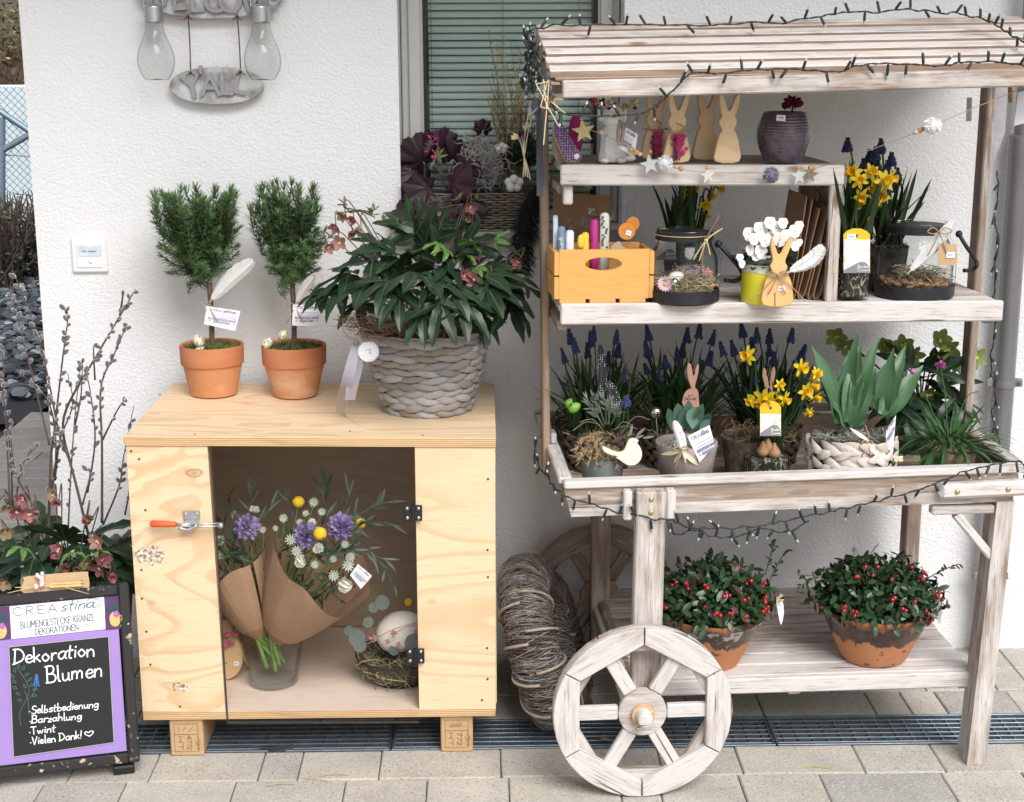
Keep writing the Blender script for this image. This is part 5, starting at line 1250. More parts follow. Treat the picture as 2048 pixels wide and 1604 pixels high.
bouquet('right paper bouquet of lilac carnations, yellow balls and white flowers', bqA+Vector((.010, -.022, -.008)), PY(652, 1110, Y2+.055), R(30), 7,
        [(613, 1070, Y2-.03, 'carn', 1.0, (-.2, -1, .5)), (681, 1053, Y2+.01, 'carn', 1.05, (.2, -1, .5)), (597, 1004, Y2+.05, 'ball', 1, (0, 0, 1)), (640, 1067, Y2-.05, 'ball', 1.08, (0, -1, 0)), (721, 1047, Y2+.03, 'ball', .95, (0, 0, 1)),
         (637, 1096, Y2-.06, 'cup', .95, (.1, -1, .4)), (605, 1121, Y2-.06, 'cup', 1.15, (-.2, -1, .2)), (689, 1162, Y2-.07, 'cup', 1.45, (.2, -1, -.2)), (625, 1050, Y2, 'cup', .8, (0, -.6, 1)),
         (583, 1079, Y2-.04, 'star', 1.25, (-.2, -1, .3)), (595, 1102, Y2-.06, 'star', 1.2, (-.2, -1, .3)), (612, 1027, Y2+.02, 'star', .8, (0, -1, .6)), (568, 1037, Y2, 'star', 1.0, (-.2, -1, .6)), (628, 1005, Y2+.05, 'star', 1.1, (0, -1, .5)), (644, 1024, Y2+.03, 'star', .9, (0, -1, .5)),
         (690, 1088, Y2-.04, 'star', .9, (.2, -1, .2)), (700, 1113, Y2-.05, 'star', 1.1, (.3, -1, .1)), (696, 1130, Y2-.06, 'star', 1.3, (.3, -1, .1)), (668, 1150, Y2-.08, 'star', 1.2, (.1, -1, .1)), (630, 1128, Y2-.07, 'star', .95, (0, -1, .1)), (667, 1118, Y2-.05, 'star', .8, (0, -1, .3)), (600, 1045, Y2, 'star', .8, (0, -1, .6)), (552, 1056, Y2, 'star', .7, (-.3, -1, .3))],
        [(650, 1000, Y2+.05, (.15, 0, 1), 7, .065, CUTG), (690, 1015, Y2+.04, (.3, 0, 1), 7, .05, GREYG), (735, 1020, Y2+.02, (1, 0, .55), 9, .05, GREYG), (745, 1045, Y2, (1, -.2, .15), 8, .045, GREYG), (580, 1010, Y2+.06, (-.3, 0, 1), 6, .04, GREYG),
         (650, 1110, Y2-.04, (.2, -.6, .3), 9, .05, CUTG), (680, 1100, Y2-.02, (.5, -.4, .3), 9, .05, CUTG), (640, 1080, Y2-.01, (-.1, -.5, .6), 9, .05, CUTG), (745, 1110, Y2-.01, (1, 0, -.3), 8, .04, GREYG), (770, 1140, Y2, (.6, 0, -.9), 7, .04, GREYG), (700, 1065, Y2, (.6, -.3, .6), 9, .045, CUTG), (660, 1180, Y2-.05, (.7, -.5, -.5), 6, .04, CUTG)], 10, 4.2, .86)
tg_ = thing('price_tag', 'small grey paper tag tucked into the right bouquet', 'tag', PY(715, 1155, Y2-.04)); tag(tg_, [(716, 1128), (744, 1152), (722, 1178), (700, 1150)], lambda px, py: PY(px, py, Y2-.05), True, 'paper')
# nest bowl with a big egg, right side
nb = PZ(798, 1378, FLZ); k = mpp(nb); nc = Vector((nb.x, nb.y+.060, FLZ+.001))
nt = thing('nest_bowl', 'straw nest in a dark wire bowl behind the right cabinet panel', 'nest', nc)
q = MB(); q.lathe([(.055, .0), (.078, .022), (.094, .062), (.090, .062), (.074, .024), (.052, .004)], 36, T(nc)); q.build('hay', [flat('hay_shell', (.10, .085, .045), .95, 0, .5, 90, 1)], nt)
strands(nt, nc+Vector((0, -.01, .02)), .080, .080, .04, 420, .0008, .07, [flat('hay', (.24, .21, .10), .9, 0, .3), flat('hay_dark', (.10, .09, .045), .9), flat('hay_pale', (.42, .36, .20), .9)], 4, 'hay_strands', .5)
w = MB(); 
for z, r2 in ((.0, .060), (.064, .102)): w.tube([nc+Vector((r2*math.cos(a*PI/20), r2*math.sin(a*PI/20), z)) for a in range(40)], .0018, 5, closed=True)
for a in range(20): w.tube(smooth([nc+Vector((.060*math.cos(a*PI/10), .060*math.sin(a*PI/10), 0)), nc+Vector((.088*math.cos(a*PI/10), .088*math.sin(a*PI/10), .03)), nc+Vector((.102*math.cos(a*PI/10), .102*math.sin(a*PI/10), .064))], 4), .001, 4)
w.build('wire_bowl', BLACKM, nt)
eg = thing('large_egg', 'large cream goose egg lying in the straw nest', 'egg', nc+Vector((.012, -.005, .085))); e_ = egg(eg, PY(800, 1262, nc.y-.02), .046, flat('cream_eggshell', (.72, .68, .60), .5, 0, .02), (.8, -.1, .5), 'shell')
q = MB(); r_ = random.Random(12)
for (px, py, s_) in ((765, 1205, .019), (712, 1275, .022), (718, 1290, .018), (830, 1285, .022), (740, 1245, .014), (700, 1262, .014), (790, 1300, .014), (745, 1215, .013)):
    c = PY(px, py, nc.y-.06); leaf(q, frame(c+Vector((0, 0, s_)), (r_.uniform(-.3, .3), -.15, -1), (0, -1, .1)), s_*2, s_*1.7, 'round', .2, .1, 6)
q.build('eucalyptus_leaves', leafmat('silver_dollar', (.10, .125, .115), (.17, .20, .185), .6), nt, smooth=True)
q = MB(); r_ = random.Random(13)
for (px, py, s_) in ((745, 1278, .010), (787, 1267, .011), (797, 1290, .008), (775, 1283, .007), (835, 1262, .008)):
    c = PY(px, py, nc.y-.085)
    for j in range(26): q.ball(c+rnd_dir(r_)*s_*.9*r_.random()**.4, .0018, 4, 3)
q.build('pink_flowers', flat('dried_pink', (.48, .24, .24), .9, 0, .3, 200), nt)
q = MB()
for (a, b) in (((745, 1280), (835, 1245)), ((787, 1268), (838, 1250)), ((760, 1300), (700, 1250)), ((720, 1330), (678, 1337)), ((700, 1230), (760, 1190))): stem(q, [PY(*a, nc.y-.08), (PY(*a, nc.y-.09)+PY(*b, nc.y-.07))/2+Vector((0, 0, .006)), PY(*b, nc.y-.06)], .0007)
q.build('twigs', flat('thin_twig', (.16, .10, .07), .9), nt)
b = MB(); b.ball(PY(817, 1205, nc.y+.02), .010, 12, 8); ow = b.build('yellow_ball_flower', CRAS, nt, smooth=True)
# small wooden rabbit half hidden at the left
rp = PZ(455, 1362, FLZ); rt_ = thing('wooden_rabbit', 'round wooden rabbit with a pink bow half hidden behind the left cabinet panel', 'rabbit figure', Vector((rp.x, rp.y, FLZ)))
RAB = plywood('rabbit_wood', (.60, .41, .22), (.52, .34, .17), sx=3, sz=8, seed=1, contrast=.4)
q = MB(); o = [PY(px, py, rp.y) for (px, py) in ((438, 1362), (455, 1361), (472, 1352), (483, 1334), (485, 1310), (478, 1285), (466, 1268), (462, 1250), (455, 1240), (445, 1240), (438, 1250), (420, 1260), (415, 1300), (420, 1350))]
q.prism([(p_.x-rp.x, p_.z-rp.z) for p_ in smooth(o, 4, True)], .018, None, .002); q.build('body', RAB, rt_, T(rp.x, rp.y, rp.z+.001))
pricetag(rt_, PY(473, 1327, rp.y-.001), (0, -1, 0), .011, .010); q = MB()
for (px, py) in ((455, 1270), (462, 1285), (470, 1268), (450, 1290)): q.ball(PY(px, py, rp.y-.012), .009, 7, 5, None, (1, .6, .8), .2, r_)
q.build('pink_bow', flat('dried_rose', (.40, .10, .13), .9, 0, .3, 150, .6), rt_)
q = MB(); q.ball(PY(447, 1312, rp.y-.0005), .003, 8, 5, None, (.8, .3, 1.3)); q.ball(PY(452, 1326, rp.y-.0005), .002, 8, 5, None, (1, .3, 1)); q.build('face', INKD, rt_)
# the small fallen black feather and leaves on the ground
bf = thing('black_feather', 'black feather lying on the drain grate under the cabinet', 'feather', PZ(548, 1493, .004)); feather(bf, PZ(512, 1494, .006), PZ(587, 1489, .010), .028, flat('black_feather_vane', (.012, .012, .016), .7), 'vane', .1, (0, -.4, 1), seed=5, quill=INKD)
LFB = leafs('leaf', 3, .045, .024, 'ovate', .6, .3, leafmat('dry_leaf', (.20, .13, .07), (.30, .20, .11), .8), 9)
for (px, py, l_) in ((1200, 1478, 'dry curled leaf on the grate behind the wheel'), (1395, 1475, 'dry leaf on the grate behind the right wheel spokes'), (862, 1494, 'tiny dark leaf at the edge of the grate')):
    c = PZ(px, py, .006); ow = inst('dry_leaf', LFB[px % 3], None, T(c) @ RZ(px) @ RX(.3) @ S(.6 if px != 862 else .3)); props(ow, l_, 'leaf')
ow = MB(); r_ = random.Random(3)
for (px, py) in ((630, 1560), (668, 1551), (1640, 1537), (1625, 1535), (560, 1570)): c = PZ(px, py, .002); d = Vector((1, r_.uniform(-.5, .5), 0))*.03; ow.tube(smooth([c-d, c+Vector((0, .004, .002)), c+d], 4), .0011, 4)
ow.build('straw_litter', flat('straw_bit', (.46, .38, .20), .9), None, kind='stuff')
# ------------------------------------------------------------------ easel sign at the lower left
EA = R(14); EX = Vector((math.cos(EA), math.sin(EA), 0)); LEAN = R(9)
EB = PZ(282, 1549, .0); EN = Vector((math.sin(EA), -math.cos(EA), 0))
EUP = (Vector((0, 0, math.cos(LEAN)))-EN*math.sin(LEAN)).normalized(); ENR = EX.cross(EUP).normalized()
if ENR.dot(EN) < 0: ENR = -ENR
def PE(px, py, off=0):
    d = _ray(px, py); o = EB+ENR*off; return CAM+d*((o-CAM).dot(ENR)/d.dot(ENR))
es = thing('easel_sign', 'framed easel sign with chalk lettering on purple paper', 'sign', EB)
EXM = Matrix((EX, EUP, ENR)).transposed().to_4x4(); EXM.translation = EB
EXI = EXM.inverted()
def e2(px, py): q = EXI @ PE(px, py); return (q.x, q.y)
W0 = -.345; H0 = e2(262, 1166)[1]
def m_chip():
    t = NT('chipped_black_paint', .55); v = t.obj(); n = t.noise(t.map(v, (1, 1, 1)), 55, 5, .6); n2 = t.noise(v, 9, 2)
    f = t.math('MULTIPLY', t.ramp(n, [(.60, 0), (.63, 1)]), t.ramp(n2, [(.48, 0), (.6, 1)])); t.color(t.mix(f, (.016, .014, .014), (.48, .38, .27))); t.bump(f, -.4, .001); return t.mat
CHIP = m_chip(); fw_ = .0225
for (a, b, w_) in (((fw_/2, .03), (fw_/2, H0-.0), fw_), ((W0-fw_/2, .03), (W0-fw_/2, H0), fw_)):
    plank('frame_side', es, EXM @ Vector((a[0]-fw_, a[1], -.004)), EXM @ Vector((b[0]-fw_, b[1], -.004)), w_, .024, EX, CHIP, .003)
for y in (H0-fw_/2, .03+fw_/2): plank('frame_rail', es, EXM @ Vector((W0-fw_*1.0, y, -.003)), EXM @ Vector((-fw_*1.02, y, -.003)), fw_*.97, .022, EUP, CHIP, .003)
for x in (-.035, W0+.03): plank('foot', es, EXM @ Vector((x, -.0, -.03)), EXM @ Vector((x, .029, -.012)), .045, .03, EX, CHIP, .003)
for x in (-.05, W0+.04): plank('rear_leg', es, EXM @ Vector((x, H0-.06, -.022)), EXM @ Vector((x, .10, -.05)), .02, .012, EX, CHIP, .002)
q = MB(); q.box(W0-fw_+.003, -fw_-.004, .033+fw_, H0-fw_-.002, -.006, -.0015, EXM)
q.build('purple_paper', (lambda t: (t.color(t.mix(t.noise(t.obj(), 8, 3), (.265, .17, .455), (.375, .255, .575))), t.mat)[1])(NT('purple_paper', .45)), es)
def eq(name, pxs, m, lift, parent=es):
    q = MB(); P = [PE(*p, lift) for p in pxs]; q.quad(*P[::-1]); q.quad(*[p-ENR*.0008 for p in P]); 
    return q.build(name, m, parent)
def etext(mb, s, a, b, h_px, w_px, lift, **k):
    p0, p1 = PE(*a), PE(*b); kk = mpp(p0); return text(mb, s, p0, p1, EUP, h_px*kk*1.04, w_px*kk, lift, **k)
for i, pxs in enumerate((((209, 1193), (246, 1190), (247, 1257), (211, 1260)), ((-18, 1216), (20, 1213), (22, 1278), (-16, 1282)))):
    eq('picture_card', pxs, flat('plum_card', (.085, .035, .12), .5), .0003)
lab = eq('name_card', ((19, 1213), (208, 1194), (211, 1258), (23, 1278)), flat('card_white', (.82, .82, .84), .5, 0, .02), .0006)
L = MB(); kk = .00105
etext(L, 'CREA', (25, 1232), (116, 1224), 16, 1.7, .0009, track=.16)
etext(L, 'stina', (120, 1223), (188, 1214), 21, 2.3, .0009, slant=.28)
strokes(L, [[(v.x, v.y) for v in smooth([(176, -1214, 0), (178, -1196, 0), (196, -1199, 0), (204, -1206, 0), (194, -1216, 0), (182, -1214, 0)], 6)]], Vector((0, 0, 0)), Vector((1, 0, 0)), Vector((0, 1, 0)), 1, 0) if False else None
fl = [PE(px, py, .0009) for px, py in ((172, 1214), (176, 1199), (190, 1197), (202, 1203), (198, 1212), (184, 1216))]
L.tube(smooth(fl, 6), .0008, 4)
etext(L, 'BLUMENGESTECKE KRANZE', (41, 1257), (190, 1240), 12.5, 1.6, .0009); etext(L, 'DEKORATIONEN', (70, 1270), (158, 1260), 12, 1.6, .0009)
etext(L, '*', (52, 1269), (64, 1268), 10, .9, .0009); etext(L, '*', (170, 1256), (182, 1255), 10, .9, .0009)
L.build('card_text', flat('card_ink', (.10, .13, .18), .6), lab)
bbp = ((18, 1294), (217, 1273), (228, 1485), (27, 1514))
bb = eq('chalk_panel', bbp, flat('chalkboard', (.010, .011, .013), .45), .0006)
q = MB()
for i in range(4): q.tube([PE(*bbp[i], .0008), PE(*bbp[(i+1) % 4], .0008)], .0007, 4)
q.build('panel_edge', flat('panel_edge', (.55, .50, .52), .6), bb)
CH = flat('chalk_marker', (.85, .88, .92), .6); L = MB(); g = .001
for s_, a, b, h, w_ in (('Dekoration', (26, 1328), (190, 1311), 29, 2.9), ('Blumen', (92, 1365), (205, 1351), 32, 2.9), ('.Selbstbedienung', (58, 1428), (197, 1414), 15, 1.9), ('.Barzahlung', (58, 1447), (164, 1437), 14.5, 1.9), ('.Twint', (58, 1469), (111, 1463), 15, 1.9), ('.Vielen Dank!', (60, 1490), (164, 1476), 15.5, 1.9)):
    L = MB(); etext(L, s_, a, b, h, w_, g, slant=.07, jit=.07); L.build('chalk_lettering', CH, bb)
L = MB(); etext(L, '*', (168, 1476), (192, 1472), 15, 1.8, g)
L.build('heart', CH, bb)
L = MB(); r_ = random.Random(2)
def st(px): P = [PE(*p, .001) for p in px]; L.tube(smooth(P, 5), .0007, 4)
st(((42, 1452), (40, 1425), (52, 1400), (58, 1375), (38, 1340))); st(((58, 1430), (56, 1400), (48, 1380))); st(((58, 1398), (70, 1380), (76, 1360)))
for (px, py, a) in ((30, 1345, 100), (36, 1338, 80), (44, 1340, 60), (28, 1356, 130), (32, 1366, 140), (50, 1352, 40), (34, 1378, 150), (56, 1362, 40), (60, 1372, 30), (40, 1390, 150), (66, 1380, 20), (44, 1402, 160), (64, 1392, 10), (52, 1376, 120)):
    c = (px, py); d = (math.cos(R(a))*7, -math.sin(R(a))*7); n_ = (d[1]*.35, -d[0]*.35); st((c, (c[0]+d[0]*.6+n_[0], c[1]+d[1]*.6+n_[1]), (c[0]+d[0]*1.3, c[1]+d[1]*1.3), (c[0]+d[0]*.6-n_[0], c[1]+d[1]*.6-n_[1]), c))
L.build('green_drawing', flat('chalk_green', (.07, .16, .15), .7), bb)
L = MB()
for i in range(8):
    for s_ in (-1, 0, 1): L.ball(PE(73+s_*(4.5-.45*i), 1372-3.1*i, .001), .0020, 6, 4)
L.build('blue_drawing', flat('chalk_blue', (.05, .17, .45), .7), bb)
for i, (cx, cy) in enumerate(((230, 1232), (2, 1256))):
    L = MB(); c = PE(cx, cy+6, .0012); L.prism([(.0115*math.cos(a*PI/12), .0165*math.sin(a*PI/12)) for a in range(24)], .0004, EXM.to_3x3().to_4x4().copy() if False else (T(c) @ EXM.to_3x3().to_4x4() @ RX(PI/2)))
    pb = L.build('pineapple_print', (lambda t: (t.color(t.mix(t.vor(t.obj(), 260), (.62, .30, .06), (.85, .55, .25))), t.mat)[1])(NT('pineapple_print', .5)), es)
    L = MB()
    for k_ in range(9): a = R(90+(k_-4)*17); b0 = PE(cx, cy-8, .0013); d = EX*math.cos(a)+EUP*math.sin(a); leaf(L, frame(b0, d, ENR), .022+.006*(4-abs(k_-4))/4, .0042, 'lance', .0, 0, 4)
    L.build('leaf_print', flat('dark_teal_print', (.02, .07, .075), .5), pb); L = MB()
    for k_ in range(5): L.ball(PE(cx+2+4*math.cos(k_*1.26), cy-4+4*math.sin(k_*1.26), .0016), .0035, 7, 4, None, (1, .3, 1))
    L.build('flower_print', flat('violet_print', (.45, .13, .45), .5), pb)
# kraft tag with a wheat ear on top of the frame
kt = thing('kraft_tag', 'brown card tag with a wheat ear and dried buds on top of the easel frame', 'tag', PE(113, 1180))
q = MB(); o = [e2(*p) for p in ((50, 1188), (49, 1160), (56, 1152), (165, 1143), (176, 1148), (178, 1178), (160, 1188))]; q.prism(smooth([(a, b, 0) for a, b in o], 2, True) and [(v.x, v.y) for v in smooth([(a, b, 0) for a, b in o], 3, True)], .002, EXM @ T(0, 0, .004) @ RX(-PI/2)); q.build('card', KRAFTL, kt)
q = MB(); q.ball(PE(164, 1163, .007), .003, 8, 4, None, (1, .4, 1)); q.build('hole', INKD, kt)
WHEAT = flat('wheat', (.62, .46, .22), .8, 0, .2); q = MB(); a, b = PE(102, 1171, .012), PE(162, 1168, .010)
for i in range(13):
    f = i/12; c = a.lerp(b, f)
    for s_ in (-1, 1): X = frame(c, (b-a).normalized()+EUP*s_*.45, ENR); q.ball(c+EUP*s_*.003, .0032, 6, 5, X.to_3x3(), (1.9, .8, .8))
q.tube(smooth([PE(30, 1175, .012), PE(70, 1174, .014), a, b], 4), .0010, 5); q.tube([PE(15, 1186, .012), PE(70, 1174, .014)], .0009, 5); q.tube([PE(120, 1172, .012), PE(178, 1188, .012)], .0009, 5); q.build('wheat_ear', WHEAT, kt, smooth=True)
q = MB(); r_ = random.Random(6)
for i in range(9): q.ball(PE(76+r_.uniform(-6, 12), 1148+i*3.2, .013+.003*r_.random()), .0048*r_.uniform(.7, 1.2), 8, 5, None, (1, .8, 1.3))
q.build('dried_buds', flat('white_bud', (.66, .56, .55), .9, 0, .2, 120), kt, smooth=True)

# ------------------------------------------------------------------ planter with hellebore and pussy willow
PW = thing('dark_planter', 'dark planter pot behind the easel sign', 'planter', PY(120, 1250, -.40)); pc = PY(120, 1250, -.40)
q = MB(); q.lathe([(.12, 0), (.135, .02), (.165, .305), (.17, .325), (.155, .325), (.15, .29), (.001, .285)], 32, T(pc.x, pc.y, 0)); soft(q.build('pot', flat('anthracite', (.025, .026, .03), .5), PW))
hb = thing('hellebore', 'hellebore with many dusky pink flowers behind the easel sign', 'plant', (pc.x, pc.y, .30)); r_ = random.Random(21); pet = []
for (px, py, dy, o, s_) in [(30,1090,0,(-.8,-.4,.1),1),(80,1060,.06,(-.3,0,.4),1),(70,1110,-.1,(-.4,-.9,-.2),1),(130,1080,0,(.2,-.3,.5),1),(150,1120,-.1,(.4,-.8,-.2),.95),(190,1070,.05,(.7,0,.3),1),(215,1100,.0,(.9,-.2,.0),1),(235,1130,.02,(.9,-.2,-.4),1),(240,1090,.08,(.8,.2,.2),.9),(200,1140,-.08,(.6,-.7,-.5),.9),(110,1140,-.12,(0,-1,-.4),.95),(40,1140,-.08,(-.5,-.8,-.4),1),(10,1120,0,(-.9,-.4,-.3),1),(60,1150,-.13,(-.3,-.9,-.6),.9),(100,1090,-.05,(.1,-.8,.1),1),(160,1090,-.05,(.2,-.8,.1),1),(20,1170,-.1,(-.6,-.7,-.5),.9),(250,1150,.05,(.8,-.2,-.5),.9),(140,1150,-.13,(.2,-.9,-.4),.85),(180,1115,-.02,(.4,-.5,.3),1)]:
    hleaf(hb, px, py, pc.y+dy, o, s_*1.08, HELM, pet, r_)
for (px, py, o) in ((45, 1095, (-.3, -.6, .3)), (145, 1105, (.3, -.7, .2)), (190, 1105, (.2, -.7, .4))): hleaf(hb, px, py, pc.y-.16, o, 1.2, HELY, None, r_)
q = MB()
for c, o in pet: stem(q, [Vector((pc.x, pc.y, .3))+rnd_dir(r_)*.03, (Vector((pc.x, pc.y, .36))+c)/2, c], .002)
for i, (px, py, v_) in enumerate([(48,997,0),(35,1022,3),(14,1010,2),(58,1028,0),(72,1020,5),(10,1062,2),(118,998,1),(108,990,2),(176,1030,1),(186,1035,5),(197,1084,4),(110,1110,1),(136,1127,1),(200,1135,3),(220,1147,1),(178,1128,2),(8,1165,2),(120,1100,0),(160,1135,5),(205,1118,0)]):
    c = PY(px, py, pc.y-.02-(py-1000)*.0009); d = Vector((r_.uniform(-.5, .5), -1, r_.uniform(-.5, .35))).normalized(); s_ = r_.uniform(1.1, 1.4)
    inst('flower', HFL[v_], hb, T(c) @ d.to_track_quat('Z', 'Y').to_matrix().to_4x4() @ RZ(r_.random()*6) @ S(s_))
    stem(q, [Vector((pc.x*.6+c.x*.4, pc.y, .34)), c-d*.02+Vector((0, 0, .012)), c], .0016)
q.build('stems', HSTEM, hb, smooth=True)
BARK = flat('willow_bark', (.085, .060, .050), .8, 0, .3, 60)
def m_catkin():
    t = NT('catkin_fur', .9); v = t.obj(); lw = t.n('LayerWeight'); lw.inputs[0].default_value = .35; n = t.noise(v, 500, 2)
    t.color(t.mix(t.ramp(lw.outputs['Facing'], [(.22, 0), (.72, 1)]), t.ramp(n, [(.3, (.055, .05, .05)), (.7, (.15, .14, .14))]), (.78, .77, .77))).put(Sheen_Weight=.5); return t.mat  # white rim put into the colour by view angle, imitating the sheen of fuzz
q = MB(); q.ball((0, 0, 0), .0048, 9, 7, None, (.72, .72, 1.25)); CATK = q.mesh('catkin', m_catkin(), True)
BR = [((177,1071),(142,931),(119,870),(95,750),(70,656),(25,540)), ((97,1092),(101,931),(110,850),(125,720),(135,640),(128,615)), ((142,931),(128,833),(197,705),(243,627),(271,578)), ((240,630),(247,583)),
      ((204,1046),(204,890),(202,775),(230,705),(255,647)), ((20,1005),(10,810),(5,690)), ((99,890),(53,705),(20,582)), ((206,1050),(238,972),(247,915),(268,810)), ((135,1100),(140,980),(150,830),(163,720)),
      ((90,1095),(100,1000),(112,900),(95,800),(30,740)), ((175,985),(190,880),(180,780),(168,740)), ((205,880),(235,820),(252,797)), ((110,960),(120,880),(145,810),(135,745)), ((25,1010),(20,900),(2,760)), ((60,1000),(30,940),(18,830)), ((30,1010),(45,930),(75,890)), ((250,1030),(262,960),(270,890)), ((165,1010),(180,950),(172,940)), ((150,850),(162,790),(165,720)), ((190,760),(187,700),(190,690))]
pwt = thing('pussy_willow', 'bare pussy willow branches with silvery catkins rising beside the wall corner', 'branches', (pc.x, pc.y, .3))
bq = MB(); r_ = random.Random(31)
for i, b in enumerate(BR):
    dy0, dy1 = r_.uniform(-.04, .04), r_.uniform(-.10, .06); pts = smooth([PY(px, py, pc.y+dy0+(dy1-dy0)*j/(len(b)-1)) for j, (px, py) in enumerate(b)], 8); n = len(pts); r0 = (.0036 if len(b) > 4 else .0026)
    bq.tube(pts, [r0*(1-.72*j/n) for j in range(n)], 6)
    L_ = sum((pts[j+1]-pts[j]).length for j in range(n-1)); m_ = int(L_/.021)
    for j in range(m_):
        f = .28+.70*(j+.5*r_.random())/max(m_, 1)
        if f > .98 or r_.random() < .2: continue
        jj = min(int(f*(n-1)), n-2); p_ = pts[jj].lerp(pts[jj+1], r_.random()); t_ = (pts[jj+1]-pts[jj]).normalized(); d = (t_*.8+t_.cross(rnd_dir(r_)).normalized()*.8).normalized()
        inst('catkin', CATK, pwt, T(p_+d*.007) @ d.to_track_quat('Z', 'Y').to_matrix().to_4x4() @ S(r_.uniform(.95, 1.55)))
bq.build('branch_wood', BARK, pwt, smooth=True)

# ------------------------------------------------------------------ wall sign and hanging bulb bottles
def m_signwood():
    t = NT('weathered_sign_board', .8); v = t.obj(); n = t.noise(t.map(v, (6, 20, 40)), 1.5, 6); b = t.noise(v, 22, 4)
    t.color(t.mix(t.ramp(b, [(.35, 0), (.6, 1)]), t.mix(n, (.16, .14, .12), (.34, .32, .30)), t.mix(n, (.44, .46, .47), (.62, .64, .64)))); t.bump(n, .4, .002); return t.mat
SGW = m_signwood(); LET = flat('grey_letters', (.30, .30, .33), .5, 0, .05)
wsn = thing('welcome_sign', 'weathered two-part wooden welcome sign hanging on the wall by cords', 'sign', PY(425, 100, 0))
def oval(px, py, hw, hh, y, th, name, parent, pw=2.4):
    c = PY(px, py, y); k = mpp(c); o = []
    for i in range(48):
        a = 2*PI*i/48; o.append((hw*k*math.copysign(abs(math.cos(a))**(2/pw), math.cos(a)), hh*k*math.copysign(abs(math.sin(a))**(2/pw), math.sin(a))))
    q = MB(); q.prism(o, th, None, .002); return q.build(name, SGW, parent, T(c))
ob = oval(421, -24, 150, 60, -.032, .016, 'upper_board', wsn, 2.2); lb = oval(433, 172, 94, 37, -.030, .014, 'lower_board', wsn, 2.1)
def fletter(ch, px, py, hpx, y, parent, rot=0):
    c = PY(px, py, y); k = mpp(c); cu = bpy.data.curves.new('letter', 'FONT'); cu.body = ch; cu.size = hpx*k/.70; cu.extrude = .004; cu.offset = .0009; cu.align_x = 'CENTER'; cu.align_y = 'CENTER'; cu.materials.append(LET); cu.resolution_u = 4
    tmp = bpy.data.objects.new('letter_outline', cu); me = bpy.data.meshes.new_from_object(tmp); bpy.data.objects.remove(tmp); me.name = 'letter'
    return inst('letter', me, parent, T(c) @ RX(PI/2) @ RZ(rot))
for i, (ch, px, py, rt_) in enumerate((('W', 313, -6, .12), ('E', 357, 0, .06), ('L', 393, 4, .03), ('C', 428, 5, 0), ('O', 461, 5, -.03), ('W', 500, 2, PI-.06), ('E', 541, -4, -.12))): fletter(ch, px, py, 44, -.0365-.0006*(i % 2), ob, rt_)
for ch, px, py, rt_ in (('Y', 385, 176, .18), ("'", 403, 158, .05), ('A', 421, 172, .02), ('L', 452, 170, -.02), ('L', 481, 168, -.22)): fletter(ch, px, py, 44, -.0345, lb, rt_)
CORD = flat('brown_cord', (.10, .045, .03), .9)
for (a, b) in (((376, 28), (381, 140)), ((474, 28), (481, 138))):
    q = MB()
    q.tube(smooth([PY(*a, -.042), PY((a[0]+b[0])/2+1, (a[1]+b[1])/2, -.038), PY(*b, -.038)], 6), .0016, 6)
    for (px, py) in (a, b): 
        q.ball(PY(px, py+6, -.041), .0042, 8, 6)
        for s_ in (-1, 1): q.tube([PY(px, py+6, -.042), PY(px+s_*9, py+12, -.043)], .0014, 5)
    q.build('cord', CORD, wsn)
ALCAP = flat('aluminium_cap', (.50, .50, .52), .32, .85, .1)
for (px, lab_) in ((312, 'left clear glass bulb bottle with metal cap on the wall'), (525, 'right clear glass bulb bottle with metal cap on the wall')):
    cy = -.055; c = PY(px, 117, cy); k = mpp(c); bt = thing('bulb_bottle', lab_, 'glass bottle', c, 'bulb bottles hanging beside the welcome sign')
    prof = [(18, -42), (24, -40), (34, -22), (37, -2), (33, 18), (24, 40), (18.5, 56), (18, 70)]; pr = [(v.x, v.y) for v in smooth([(a*k, b*k, 0) for a, b in prof], 5)]
    inner = [(max(a-.0016, .001), b+(.002 if i == 0 else 0)) for i, (a, b) in enumerate(pr)]
    q = MB(); q.lathe([(.001, -42*k+.003)]+pr, 32, T(c), False, False); q.build('glass', glassmat('bulb_glass', (.93, .935, .93), 1.4, .02, .02), bt, smooth=True)
    q = MB(); capp = []
    for i in range(9): z = (69+i*4.2)*k; rr2 = (17.5+(2.4 if i % 2 else 0))*k; capp.append((rr2, z))
    q.lathe([(16*k, 68*k)]+capp+[(12*k, 105*k), (4*k, 107*k)], 28, T(c)); q.build('cap', ALCAP, bt, smooth=True)
    q = MB(); q.tube(smooth([c+Vector((-19*k, 0, 92*k)), c+Vector((-18*k, 0, 120*k)), c+Vector((-6*k, .008, 155*k)), c+Vector((0, .03, 165*k)), c+Vector((6*k, .008, 155*k)), c+Vector((18*k, 0, 120*k)), c+Vector((19*k, 0, 92*k))], 6), .0012, 5); q.tube([c+Vector((0, .02, 165*k)), c+Vector((0, .056, 165*k))], .002, 6); q.build('wire_hanger', STEEL, bt)
